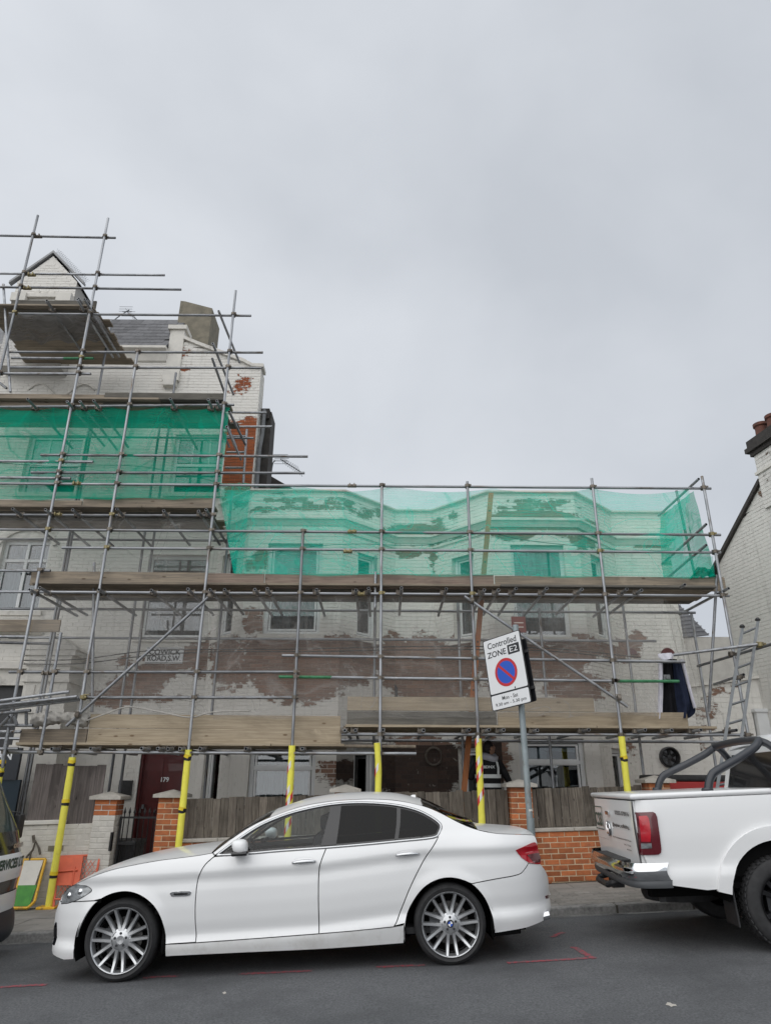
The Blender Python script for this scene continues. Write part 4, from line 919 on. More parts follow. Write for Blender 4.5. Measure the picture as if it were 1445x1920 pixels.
# ---- standards: (top px, bottom px or None = to the ground)
stds = []
def standard(top, low, Y=SY, foot=None, name='standard', g=None):
    a = P(*top, Y); b = P(*low, Y); X = (a.x+b.x)/2
    z0 = GP(X)+.01 if foot is None else foot
    T(name, (X, Y, z0), (X, Y, a.z)); stds.append((X, Y, z0, a.z))
    if foot is None and Y < 11.4: mk('base_plate', *box((X-.075, Y-.075, GP(X)-.03+.046*0), (X+.075, Y+.075, GP(X)+.012)), M['coupler'], sca)
    return X
standard((70, 404), (2, 697), foot=2.0)
XS = [standard((203, 409), (29, 1305)), standard((259, 655), (137, 1419)), standard((443, 545), (333, 1595)), standard((569, 998), (547, 1397)), standard((716, 908), (712, 1400)), standard((878, 903), (900, 1540)), standard((1107, 897), (1178, 1485)), standard((1316, 893), (1390, 1319), foot=1.9)]
standard((115, 1186), (76, 1405), foot=P(76, 1410, SY).z-.03)
def istd(px, py, zt, zb=None):
    X = P(px, py, IY).x; T('inner_standard', (X, IY, GP(X)+.1 if zb is None else zb), (X, IY, zt)); stds.append((X, IY, 0, zt))
for px, py, zt in ((125, 1035, 8.3), (267, 1035, 8.3), (200, 650, 10.9), (310, 850, 9.6), (416, 1134, 6.9), (703, 1140, 5.6), (858, 1138, 4.8), (1010, 1138, 4.6), (1168, 1145, 4.9)): istd(px, py, zt)
# ---- ledgers and guard rails, inside the standards
leds = []
def ledger(x0, y0, x1, y1, Y=SY+.052, me=TM, name='ledger', cp=True, z=None):
    a, b = P(x0, y0, Y), P(x1, y1, Y)
    T(name, a, b, me=me); leds.append((a, b, cp)); return a, b
for q in ((-90, 440, 217, 446), (-90, 512, 309, 516), (-90, 537, 340, 543), (18, 588, 471, 592), (18, 660, 493, 661), (20, 689, 491, 690), (-90, 700, 171, 701), (-90, 764, 439, 759),
          (77, 853, 577, 856), (59, 886, 571, 887), (-90, 906, 1332, 916), (-90, 864, 175, 866), (-90, 894, 133, 897), (-90, 965, 405, 967), (-90, 992, 1350, 1003), (117, 1027, 1350, 1036),
          (-90, 1070, 95, 1070), (-90, 1109, 1366, 1117), (18, 1260, 557, 1260), (145, 1308, 559, 1308), (529, 1229, 1283, 1241), (620, 1270, 1150, 1277), (15, 1410, 780, 1413), (640, 1377, 1400, 1378)):
    ledger(*q, name='guard_rail' if q[1] in (853, 886, 992, 1027, 1260, 1308, 1229, 1270, 512, 537, 660, 689) else 'ledger')
ledger(22, 671, 120, 672); ledger(120, 672, 176, 672, me=TG)
ledger(523, 1269, 622, 1270, me=TG); ledger(1150, 1277, 1272, 1277.5, me=TG)
ledger(553, 1398, 779, 1400, me=TT, cp=False)
for Xs, Ys, zb, zt in stds:
    if Ys != SY: continue
    for a, b, cp in leds:
        if cp and a.x-.03 <= Xs <= b.x+.03:
            z = a.z+(b.z-a.z)*(Xs-a.x)/(b.x-a.x)
            if zb < z < zt+.05: coupler((Xs, SY, z), Quaternion((0, 0, 1), 0), CB if rb.random() < .12 else CM)
# sleeve couplers along the ledgers
for px, py in ((660, 911), (660, 997), (652, 1034), (145, 907), (72, 444), (60, 516), (52, 541), (110, 965), (88, 1262), (678, 1114)):
    p = P(px, py, SY+.052); T('sleeve_coupler', p-Vector((.07, 0, 0)), p+Vector((.07, 0, 0)), me=TMS if 'TMS' in globals() else TM)
    mk('sleeve', *cat(tube([p-Vector((.075, 0, 0)), p+Vector((.075, 0, 0))], TR+.008, 10), box((p.x-.05, SY-.01, p.z-.03), (p.x-.03, SY+.02, p.z+.03)), box((p.x+.03, SY-.01, p.z-.03), (p.x+.05, SY+.02, p.z+.03))), M['brass'] if rb.random() < .6 else M['coupler'], sca)
# ---- inner ledgers (under the deck, behind)
for z, x0, x1 in ((2.28, XS[0]-1, 6.2), (4.55, -7.5, 5.8), (5.9, -8, -2.7), (8.1, -8, -2.6), (4.02, XS[0]-1, 5.0)):
    T('inner_ledger', (x0, IY+.05, z), (x1, IY+.05, z))
# ---- transoms: tubes running in from the street under the boards, open ends showing
def transoms(pxs, py, y0=SY-.22, y1=IY+.32):
    for i, px in enumerate(pxs):
        p = P(px, py, y0); j = rb.uniform(-.06, .10)
        T('transom', (p.x, y0-j, p.z), (p.x+rb.uniform(-.02, .02), y1+rb.uniform(-.1, .15), p.z)); coupler((p.x, SY+.052, p.z), Quaternion((1, 0, 0), R(90))@Quaternion((0, 0, 1), R(90)))
transoms([97, 174, 269, 298, 314, 337, 376, 462, 567], 1404)
transoms([646, 666, 718, 794, 878, 915, 943, 1007, 1101, 1206, 1259, 1311, 1380], 1369)
transoms([55, 80, 185, 282, 353, 393, 421, 478, 502, 593, 667, 691, 752, 836, 908, 935, 966, 1023, 1090, 1174, 1204], 1105)
transoms([27, 86, 137, 221, 306, 371, 387], 956)
transoms([56, 126, 150, 177, 322, 392, 407], 752)
transoms([90, 148, 162], 566)
# ---- boards
def toe(x0, x1, yt, yb, Y=SY+.13, mat='board', name='toe_board'):
    a, b = P(x0, yt, Y), P(x1, yt, Y); zb = P((x0+x1)/2, yb, Y).z; za = P((x0+x1)/2, yt, Y).z
    bw = bbox((0, 0, 0), (b.x-a.x-.006, .036, za-zb), .004, 1)
    o = mk(name, *bw, M[mat], sca, world=False); o.location = Vector((a.x+.003, Y, zb))-Vector(sca.location); o.rotation_euler = (R(rb.uniform(-1, 1)), R(rb.uniform(-.25, .25)), 0)
    return o
for q in ((-90, 197, 738, 761, 'board'), (197, 421, 737, 759, 'boarddark'), (-90, 155, 937, 957, 'board'), (157, 401, 933, 955, 'board'), (60, 386, 1072, 1098, 'board'), (388, 496, 1075, 1100, 'boardpink'), (497, 925, 1077, 1104, 'boardpink'), (927, 1357, 1081, 1107, 'board'),
          (166, 640, 1367, 1397, 'boardpale'), (40, 165, 1367, 1395, 'board'), (170, 639, 1340, 1366, 'boardpale'), (651, 1112, 1307, 1333, 'boardpale'), (650, 930, 1334, 1362, 'boarddark'), (932, 1287, 1336, 1366, 'boardpale'), (-90, 115, 1162, 1185, 'board'), (22, 182, 563, 583, 'boarddark')):
    toe(*q[:4], mat=q[4])
# board flat on the lower fascia that shows its edge, and deck boards of every lift
def deck(x0, x1, z, n=5, y0=SY+.0, mats=('board', 'boarddark', 'board'), dx=(0, 0)):
    y = y0
    Ltot = x1-x0
    for k in range(n):
        s = x0+rb.uniform(-.08, .08)
        while s < x1-.3:
            e = min(s+3.9, x1+rb.uniform(-.1, .1)); m = M[rb.choice(mats)]
            mk('deck_board', *bbox((s, y, z), (e-.01, y+.222, z+.038), .004, 1), m, sca); s = e
        y += .228
def lev(px, py): return P(px, py, SY+.05).z+.05
deck(P(20, 1410, SY).x, P(640, 1410, SY).x, lev(400, 1405), mats=('board', 'boardpale'))
deck(P(645, 1377, SY).x, P(1345, 1377, SY).x, lev(900, 1371), mats=('board', 'boardpale'))
deck(P(62, 1110, SY).x, P(1340, 1110, SY).x, lev(700, 1106)+.01)
deck(-8, P(400, 960, SY).x, lev(200, 958)); deck(-8, P(420, 757, SY).x, lev(200, 755))
deck(P(-40, 583, SY).x, P(182, 583, SY).x, lev(100, 580), n=9, mats=('board',))
# ---- braces and odd tubes
def tpx(name, a, Ya, b, Yb, me=TM): return T(name, P(*a, Ya), P(*b, Yb), me=me)
tpx('brace', (398, 1113), SY-.05, (125, 1361), SY-.05); tpx('brace', (870, 1118), SY-.05, (1176, 1325), SY-.05)
for a in ((395, 1118), (148, 1341), (1158, 1309), (884, 1128)): coupler(P(*a, SY-.04), Quaternion((0, 0, 1), R(180)))
tpx('brace', (177, 1055), SY+.30, (173, 1335), SY+.30); tpx('brace', (7, 533), SY+.1, (20, 735), SY+.1); tpx('brace', (1343, 1078), SY+.10, (1328, 1335), SY+.5)
tpx('short_tube', (704, 1072), SY+.10, (703, 1140), SY+.10)
tpx('brace', (410, 583), SY-.1, (449, 680), IY+.2); tpx('brace', (399, 644), SY-.1, (438, 740), IY+.2); tpx('brace', (398, 672), SY-.1, (421, 736), SY+.7)
tpx('brace', (163, 562), SY-.15, (222, 650), IY+.6); tpx('brace', (148, 560), SY-.15, (200, 640), IY+.6); tpx('brace', (88, 566), SY-.15, (155, 650), IY+.6)
tpx('brace', (0, 718), SY+.2, (13, 728), SY+.2)
# rear rails beyond the end of the upper deck
for a, b in (((430, 773), (500, 774)), ((427, 800), (510, 800)), ((425, 818), (461, 818)), ((425, 848), (459, 848)), ((422, 877), (456, 877)), ((463, 805), (456, 906))): tpx('return_rail', a, TY-.55, b, TY-.55)
tpx('return_rail', (430, 772), SY, (461, 835), TY-.5); tpx('return_rail', (425, 800), SY, (452, 862), TY-.5)
# right-hand return: rails running back to the wall
for a, b in (((1309, 898), (1234, 967)), ((1323, 983), (1240, 1058)), ((1323, 1022), (1240, 1092)), ((1365, 1103), (1273, 1152)), ((1283, 1096), (1230, 1130))): tpx('return_transom', a, SY-.20, b, IY+.45)
tpx('return_standard', (1267, 920), IY+.2, (1302, 1080), IY+.2)
T('return_standard', (P(1300, 1180, IY+.2).x, IY+.2, GP(6)), (P(1300, 1180, IY+.2).x, IY+.2, 4.6))
tpx('loose_tube', (1262, 1228), SY-.02, (1428, 1207), SY-.75); coupler(P(1425, 1208, SY-.75), None, CB)
tpx('return_rail', (1307, 1249), IY+.2, (1452, 1206), SY-.85); tpx('return_rail', (1338, 1283), IY+.2, (1393, 1265), SY)
coupler(P(1372, 1226, SY-.2)); coupler(P(1386, 1270, SY-.05))
# tubes and a lattice beam taken for lorry load, built onto the scaffold here
tpx('stored_tube', (-60, 1322), SY-.55, (130, 1297), SY-.30); tpx('stored_tube', (-60, 1328), SY-.50, (145, 1306), SY-.28); tpx('stored_tube', (-60, 1333), SY-.45, (148, 1309), SY-.22); tpx('stored_tube', (-60, 1337), SY-.42, (150, 1312), SY-.18)
coupler(P(156, 1307, SY-.1), None, CB)
tpx('lattice_chord', (-60, 1360), SY-.12, (62, 1360), SY-.12); tpx('lattice_chord', (-40, 1342), SY-.25, (58, 1332), SY-.25)
for a, b in (((4, 1358), (18, 1344)), ((32, 1358), (26, 1342)), ((50, 1358), (50, 1334)), ((-10, 1358), (-4, 1344))): tpx('lattice_strut', a, SY-.14, b, SY-.2)
tpx('standard_stub', (20, 1345), SY-.08, (5, 1440), SY-.08); tpx('lattice_chord', (-60, 1404), SY-.05, (35, 1404), SY-.05); tpx('lattice_chord', (-60, 1372), SY, (40, 1372), SY)
# left mid rail bundle behind the pole
tpx('guard_rail', (-60, 1193), SY+.05, (50, 1194), SY+.05); tpx('guard_rail', (-60, 1203), SY+.5, (95, 1207), SY+.5)
# ---- orange timber pole standing behind the nets
tp = root('timber_pole', 'long orange-brown timber pole standing behind the green netting', 'pole', tuple(P(877, 1400, IY-.3)))
a, b = P(920, 925, IY-.35), P(877, 1400, IY-.35)
d_ = (b-a).normalized(); sx_ = Vector((.045, 0, 0)); sy_ = Vector((0, .03, 0)); b2 = b+d_*((b.z-GP(1.3)-.2)/-d_.z*1.0)
mk('pole_shaft', [p+s*i+t*j for p in (b2, a) for i, j, s, t in ((-1, -1, sx_, sy_), (1, -1, sx_, sy_), (1, 1, sx_, sy_), (-1, 1, sx_, sy_))], box((0, 0, 0), (1, 1, 1))[1], M['timber'], tp)
mk('drilled_hole', *cat(*[box((a.lerp(b, t).x-.014, a.lerp(b, t).y-.034, a.lerp(b, t).z-.014), (a.lerp(b, t).x+.014, a.lerp(b, t).y-.0302, a.lerp(b, t).z+.014)) for t in (.08, .3, .42, .62, .8)]), M['tubedark'], tp)
# ---- aluminium ladder at the right end
ld = root('ladder', 'aluminium ladder leaning against the right end of the scaffold', 'ladder', tuple(P(1360, 1440, SY-.6)))
la, lb_ = P(1391, 1178, SY-.30), P(1420, 1165, SY-.30); ba, bb = P(1352, 1425, SY-.75), P(1384, 1418, SY-.75)
da, db = (ba-la), (bb-lb_)
ka = (la.z-GP(5.3))/(-da.z)
A0, A1, B0, B1 = la, la+da*ka, lb_, lb_+db*ka
for p, q in ((A0, A1), (B0, B1)):
    st = mk('stile', *tube([p, q], .03, 4), M['alu'], ld); mk('end_cap', *tube([p+Vector((0, 0, .01)), p+Vector((0, 0, .03)), p+Vector((0, 0, .06))], [.038, .045, .02], 8), M['blackpl'], st)
for k in range(13):
    t = (k+.35)*.079
    mk('rung', *tube([A0.lerp(A1, t), B0.lerp(B1, t)], .017, 8), M['alu'], ld, smooth=60)
# ---- foam guards round the standards
def foam(X, z0, z1, label, tapes=(), bend=None, foot=False, Y=SY):
    f = root('foam_guard', label, 'foam guard', (X, Y, z0), group='yellow foam guards round the scaffold poles')
    r_ = .05; n = 16
    pts = [(X+(.0 if bend is None else bend*max(0, (t-.35))**1.2+.012*math.sin(t*9)), Y-.004*math.sin(t*7), z0+(z1-z0)*t) for t in [i/n for i in range(n+1)]]
    mk('sleeve', *tube(pts, [r_*(1+.03*math.sin(i*2.1)) for i in range(n+1)], 14), M['yellow'], f, smooth=50)
    def at(t):
        k = min(n-1, int(t*n)); return Vector(pts[k]).lerp(Vector(pts[k+1]), t*n-k)
    for kind, t in tapes:
        c_ = at(t)
        if kind == 'b':
            mk('black_tape_band', *xf(tube([(0, 0, -.035), (0, 0, .035)], r_+.004, 14, cap=False), Matrix.Translation(c_)@Matrix.Rotation(R(rb.uniform(-12, 12)), 4, 'Y')), M['tapeblk'], f, smooth=60)
            mk('yellow_tape_band', *xf(tube([(0, 0, -.028), (0, 0, .02)], r_+.007, 14, cap=False), Matrix.Translation(c_+Vector((0, 0, .03)))@Matrix.Rotation(R(rb.uniform(-20, 20)), 4, 'Y')), M['tapeyel'], f, smooth=60)
        else:   # slanted red and white warning tape
            z_ = t; e = kind
            V, F, mi = [], [], []
            turns = 1.2; m = 30
            a = at(t); h = .62
            for i in range(m+1):
                u = i/m; ang = R(200)+u*turns*2*math.pi; cc = at(min(.999, max(0, t+(u-.5)*h/(z1-z0))))
                for dz in (-.05, .05): V.append((cc.x+(r_+.005)*math.cos(ang), cc.y+(r_+.005)*math.sin(ang), cc.z+dz))
            for i in range(m): F.append((2*i, 2*i+2, 2*i+3, 2*i+1))
            o = mk('warning_tape', V, F, [M['tapered'], M['tapewht']], f); o.data.polygons.foreach_set('material_index', [(i//3) % 2 for i in range(m)])
    return f
foam(XS[0], GP(XS[0])+.02, P(5, 1425, SY).z, 'yellow foam guard half cut off at the left edge', [('b', .97), ('b', .9)])
foam(XS[1], GP(XS[1])+.02, P(136, 1420, SY).z, 'long yellow foam guard left of the gate, taped in black', [('b', .955), ('b', .68), ('b', .2)])
foam(XS[2], GP(XS[2])+.02, P(353, 1406, SY).z, 'yellow foam guard beside the red door, taped in black', [('b', .94), ('b', .58)])
foam(XS[3], GP(XS[3])+.02, P(545, 1398, SY).z, 'yellow foam guard with red tape seen above the car windscreen', [('r', .72), ('r', .55)])
foam(XS[4], GP(XS[4])+.02, P(708, 1393, SY).z, 'bent yellow foam guard above the car roof', [('r', .68)], bend=-.085)
foam(XS[5], GP(XS[5])+.02, P(894, 1385, SY).z, 'yellow foam guard in front of the worker, red tape', [('r', .86), ('r', .70)])
foam(XS[6], GP(XS[6])+.02, P(1166, 1381, SY).z, 'yellow foam guard just left of the pickup bed', [('b', .83), ('b', .42)])
mk('base_foot', *bbox((XS[1]-.14, SY-.1, GP(XS[1])-.004), (XS[1]+.12, SY+.1, GP(XS[1])+.03), .01), M['yelframe'], sca)
# ---- nets: thin woven sheets hung inside the standards, sagging between ties
def net(name, label, grp, mat, quad, Ys, nu=60, nv=24, sag=.05, fold=.03, seed=1, hang=.0, trimfn=None):
    """quad: top-left, top-right, bottom-right, bottom-left in pixels; Ys depth of each"""
    c = [P(x, y, Y) for (x, y), Y in zip(quad, Ys)]; rn = random.Random(seed); ph = [rn.uniform(0, 6.28) for _ in range(8)]
    V, F = [], []
    for j in range(nv+1):
        v = j/nv
        for i in range(nu+1):
            u = i/nu; p = c[0].lerp(c[1], u).lerp(c[3].lerp(c[2], u), v)
            w = fold*(math.sin(u*23+ph[0]+v*3)+.6*math.sin(u*41+ph[1]-v*5)+.7*math.sin(u*9+v*11+ph[2]))*(.25+math.sin(math.pi*min(v*1.1, 1))*.8)
            z = -sag*abs(math.sin(u*math.pi*5+ph[3]))**.8*(1-v)*.7+hang*math.sin(math.pi*v)*0
            z += (.035*abs(math.sin(u*math.pi*4+ph[4]))-.03)*v
            V.append((p.x, p.y+w, p.z+z))
    for j in range(nv):
        for i in range(nu):
            if trimfn and trimfn((i+.5)/nu, (j+.5)/nv): continue
            a = j*(nu+1)+i; F.append((a, a+1, a+nu+2, a+nu+1))
    o = mk(name, V, F, mat, smooth=180); tag(o, label, 'netting', grp); return o
NG = 'sheets of debris netting hung on the scaffold'
net('green_netting', 'dark green netting on the tall left scaffold lift', NG, M['netgreen'], [(-90, 764), (432, 760), (412, 934), (-90, 936)], [SY+.10]*4, seed=2, sag=.12, fold=.05)
net('green_netting', 'pale green netting across the parapet of the bay house', NG, M['netgreen2'], [(408, 909), (1331, 917), (1340, 1082), (440, 1076)], [SY+.10]*4, nu=110, seed=3, sag=.15, fold=.05, trimfn=lambda u, v: u < .0+.0 or (u > .955-.03*v+.0 and v < .75))
net('green_netting', 'green netting folded round the right end of the scaffold', NG, M['netgreen'], [(1300, 918), (1236, 968), (1243, 1085), (1338, 1080)], [SY+.1, IY+.3, IY+.3, SY+.1], nu=26, seed=4, sag=.03, fold=.05)
net('green_netting', 'narrow green netting strip at the left end of the bay house', NG, M['netgreen2'], [(412, 905), (470, 905), (455, 1075), (437, 1075)], [SY+.12, SY+.9, SY+.9, SY+.12], nu=16, seed=5, sag=.02)
net('grey_netting', 'grey netting over the brown brick band between the bays', NG, M['netgrey'], [(392, 1112), (905, 1117), (905, 1345), (400, 1345)], [SY+.10]*4, nu=80, seed=6, sag=.04)
net('grey_netting', 'grey netting right of the parking sign', NG, M['netgrey'], [(905, 1117), (1243, 1120), (1232, 1340), (905, 1345)], [SY+.10]*4, nu=50, seed=7, sag=.05)
net('grey_netting', 'grey netting over the street-name plate', NG, M['netgrey'], [(68, 1112), (392, 1112), (390, 1335), (45, 1335)], [SY+.10]*4, nu=50, seed=8, sag=.05)
net('grey_netting', 'grey netting below the dark green netting', NG, M['netgrey'], [(-90, 967), (405, 969), (392, 1072), (-90, 1070)], [SY+.10]*4, nu=60, seed=9, sag=.04)
net('grey_netting', 'grey netting hanging under the top left platform', NG, M['netpale'], [(18, 589), (186, 591), (232, 672), (-10, 672)], [SY+.1, SY+.1, IY+.7, IY+.7], nu=40, seed=10, sag=.03)
net('grey_netting', 'limp grey netting trailing at the right end of the lower lift', NG, M['netgrey'], [(1243, 1120), (1290, 1160), (1330, 1345), (1290, 1345)], [SY+.2, IY+.4, IY+.4, SY+.5], nu=20, seed=12, sag=.03, fold=.06)
net('green_netting', 'dense bunch of green netting tied at the right end of the boards', NG, M['netbunch'], [(1306, 1062), (1322, 1063), (1342, 1079), (1292, 1083)], [SY+.1, SY+.12, SY+.05, SY+.1], nu=14, nv=8, seed=15, sag=.02, fold=.05)
# rolled netting lying on the lower boards at the left
rl = root('netting_roll', 'crumpled roll of pale netting on the boards at the left', 'netting', tuple(P(110, 1365, SY+.3)))
n = 70; V, F = [], []
for i in range(n+1):
    t = i/n; c_ = P(62+t*104, 1352-6*math.sin(t*3), SY+.10); rr_ = .105+.02*math.sin(t*9)+.012*math.sin(t*31); rr_ *= (.45 if i in (0, n) else 1)
    for k in range(20):
        a = 2*math.pi*k/20; q = rr_*(1+.16*math.sin(k*2.7+t*14)+.12*math.sin(k*1.3-t*31)+.08*math.sin(k*4.1+t*57)); V.append((c_.x, c_.y+q*math.cos(a), c_.z+q*math.sin(a)*.85))
for i in range(n):
    for k in range(20): F.append((i*20+k, i*20+(k+1) % 20, i*20+20+(k+1) % 20, i*20+20+k))
F += [tuple(range(20)), tuple(n*20+k for k in range(20))[::-1]]
mk('roll', V, F, M['netwhite'], rl, smooth=180)
mk('trailing_rope', *tube([P(x, y, SY+.02) for x, y in spl([(160, 1352), (200, 1338), (235, 1326), (265, 1328), (310, 1337), (358, 1345), (400, 1335), (470, 1333)], 5)], .012, 6), M['netwhite'], rl, smooth=180)
# ---- overhead cables in front of the facades
def wire(label, pts, r_=.009, Y=SY+.35):
    c = root('overhead_cable', label, 'cable', tuple(P(*pts[0], Y)), group='dark cables strung along the facade')
    mk('strand', *tube([P(x, y, Y) for x, y in spl(pts, 8)], r_, 5), M['cable'], c, smooth=180)
wire('upper dark cable sagging across the street-name plate', [(45, 1238), (150, 1236), (280, 1220), (400, 1218), (560, 1217), (715, 1213), (900, 1212), (1050, 1217), (1200, 1233)])
wire('lower dark cable sagging across the street-name plate', [(45, 1245), (150, 1244), (280, 1229), (400, 1222), (560, 1222), (715, 1219), (900, 1218), (1050, 1222), (1200, 1240)])
wire('cable slack behind the green netting of the bay house', [(430, 1050), (560, 1028), (660, 1020), (800, 1022), (905, 1000), (1000, 1015), (1200, 1035)], .006)
wire('cable slack behind the dark green netting', [(0, 868), (120, 875), (240, 873), (320, 884), (400, 902)], .006)
# ================================================================ white saloon car
M['carpaint'] = MAT('white_car_paint', (.785, .79, .79), rough=.28, coat=.55, coatr=.05, spec=.4)
M['glassclear'] = glass_mat('clear_car_glass', (.74, .80, .80), .0)
M['glassdark'] = glass_mat('privacy_car_glass', (.045, .056, .065), .0, .02, 1.36)
M['chrome'] = MAT('chrome', (.72, .73, .74), rough=.08, metal=1)
M['satin'] = MAT('satin_trim', (.62, .63, .64), rough=.25, metal=.9)
M['gloss'] = MAT('gloss_black', (.008, .008, .009), rough=.12, coat=.5)
M['rubber'] = MAT('tyre_rubber', (.018, .018, .019), (.03, .03, .031), scale=14, rough=.75, bump=.15, bscale=60)
M['alloy'] = MAT('silver_alloy', (.62, .63, .64), (.55, .56, .57), scale=9, rough=.3, metal=.85)
M['alloydark'] = MAT('dark_alloy', (.06, .062, .066), rough=.4, metal=.7)
M['disc'] = MAT('brake_disc', (.10, .098, .096), (.07, .068, .066), scale=20, rough=.45, metal=.8)
M['lampred'] = MAT('red_lamp_lens', (.50, .008, .02), (.36, .006, .016), scale=8, rough=.12, coat=.8)
M['lampdark'] = MAT('smoked_red_lens', (.10, .006, .012), rough=.12, coat=.8)
M['lampclear'] = MAT('headlamp_glass', (.40, .42, .43), (.10, .105, .11), scale=7, stretch=(1, 1, 2), rough=.08, coat=.8, metal=.3)
M['liner'] = MAT('wheel_arch_liner', (.006, .006, .006), rough=.95, spec=.1)
M['cabin'] = MAT('dark_upholstery', (.02, .02, .021), (.03, .03, .031), scale=12, rough=.8)
class VF:
    """vehicle frame: x along the street (to the right), y away from the camera, z up from the road"""
    def __init__(s, loc, pitch, yaw=0):
        s.M = Matrix.Translation(loc)@Matrix.Rotation(yaw, 4, 'Z')@Matrix.Rotation(-pitch, 4, 'Y'); s.I = s.M.inverted()
        s.e = s.I@Vector(EYE)
    def px(s, x, y, d=None, W=None):
        """photo point -> local (x, z) on depth d, or on the body surface W(x, z)"""
        r_ = (s.I.to_3x3()@Vector(ray(x, y))); dd = .05 if d is None else d
        for _ in range(1 if W is None else 5):
            t = (dd-s.e.y)/r_.y; q = s.e+r_*t
            if W is not None: dd = min(.9, float(W(q.x, q.z)))
        t = (dd-s.e.y)/r_.y; q = s.e+r_*t
        return (q.x, q.z)
def vroot(vf, name, label, cat_):
    o = link(bpy.data.objects.new(name, None)); o.empty_display_size = .1; o.matrix_world = vf.M; l, q, s_ = vf.M.decompose()
    o.rotation_mode = 'QUATERNION'; o.location = l; o.rotation_quaternion = q; MW[o] = vf.M.copy(); return tag(o, label, cat_)
def inpoly(pts, poly):
    pts = np.asarray(pts); x, y = pts[:, 0], pts[:, 1]; r_ = np.zeros(len(pts), bool); n = len(poly)
    for i in range(n):
        x0, y0 = poly[i]; x1, y1 = poly[(i+1) % n]
        c = ((y0 > y) != (y1 > y)); xi = x0+(y-y0)*(x1-x0)/((y1-y0) or 1e-12); r_ ^= c & (x < xi)
    return r_
def offset(poly, d):
    """shrink a polygon by d (mitred)"""
    n = len(poly); A = sum(poly[i][0]*poly[(i+1) % n][1]-poly[(i+1) % n][0]*poly[i][1] for i in range(n)); sg = 1 if A > 0 else -1; o = []
    for i in range(n):
        p0, p1, p2 = (np.array(poly[k % n]) for k in (i-1, i, i+1))
        a = p1-p0; b = p2-p1; a = a/(np.linalg.norm(a)+1e-9); b = b/(np.linalg.norm(b)+1e-9)
        na, nb = np.array([-a[1], a[0]])*sg, np.array([-b[1], b[0]])*sg; m = na+nb; m = m/(np.linalg.norm(m)+1e-9); o.append(tuple(p1+m*d/max(.4, m@na)))
    return o
def dens(poly, step):
    o = []
    n = len(poly)
    for i in range(n):
        a, b = np.array(poly[i]), np.array(poly[(i+1) % n]); k = max(1, int(np.linalg.norm(b-a)/step))
        for j in range(k): o.append(tuple(a+(b-a)*j/k))
    return o
def panel(name, poly, W, mat, parent, step=.028, gap=.0045, holes=(), depth=.03, off=0., width=1.86, mirror=True, smooth=40):
    """body panel: outline in side view laid on the body surface W, edges turned in; second copy on the far side"""
    if gap: poly = offset(poly, gap)
    poly = dens(poly, step*1.2); hs = [dens(h, step*1.2) for h in holes]
    P2 = np.array(poly); lo, hi = P2.min(0), P2.max(0)
    gx, gz = np.meshgrid(np.arange(lo[0]+step/2, hi[0], step), np.arange(lo[1]+step/2, hi[1], step)); g = np.stack([gx.ravel(), gz.ravel()], 1)
    bd = np.concatenate([P2]+[np.array(h) for h in hs])
    if len(g):
        m = inpoly(g, poly)
        for h in hs: m &= ~inpoly(g, h)
        g = g[m]
        if len(g):
            keep = np.ones(len(g), bool)
            for b0 in range(0, len(g), 2000):
                dd = np.sqrt(((g[b0:b0+2000, None]-bd[None])**2).sum(2)).min(1); keep[b0:b0+2000] = dd > step*.45
            g = g[keep]
    vv = [Vector(p) for p in poly]; ed = [(i, (i+1) % len(poly)) for i in range(len(poly))]
    for h in hs:
        n = len(vv); vv += [Vector(p) for p in h]; ed += [(n+i, n+(i+1) % len(h)) for i in range(len(h))]
    vv += [Vector(p) for p in g]
    rv, re, rf, *_ = delaunay_2d_cdt(vv, ed, [], 0, 1e-6)
    A = np.array([tuple(p) for p in rv]); tri = [f for f in rf if len(f) == 3]
    cen = A[np.array(tri)].mean(1); ok = inpoly(cen, poly)
    for h in hs: ok &= ~inpoly(cen, h)
    tri = [tuple(f) for f, k in zip(tri, ok) if k]
    dd = np.array([W(x, z) for x, z in A])+off
    V = [(x, d, z) for (x, z), d in zip(A, dd)]; F = []
    for a, b, c in tri:
        ar = (A[b][0]-A[a][0])*(A[c][1]-A[a][1])-(A[c][0]-A[a][0])*(A[b][1]-A[a][1]); F.append((a, b, c) if ar > 0 else (a, c, b))
    if depth:
        for loop in [poly]+hs:
            n = len(V)
            for x, z in loop: d = W(x, z)+off; V += [(x, d, z), (x, d+depth, z)]
            k = len(loop)
            for i in range(k): a, b = n+2*i, n+2*((i+1) % k); F.append((a, b, b+1, a+1))
    o = mk(name, V, F, mat, parent, world=False, smooth=smooth)
    if mirror:
        V2 = [(x, width-y, z) for x, y, z in V]; mk(name, V2, [f[::-1] for f in F], mat, parent, world=False, smooth=smooth)
    return o
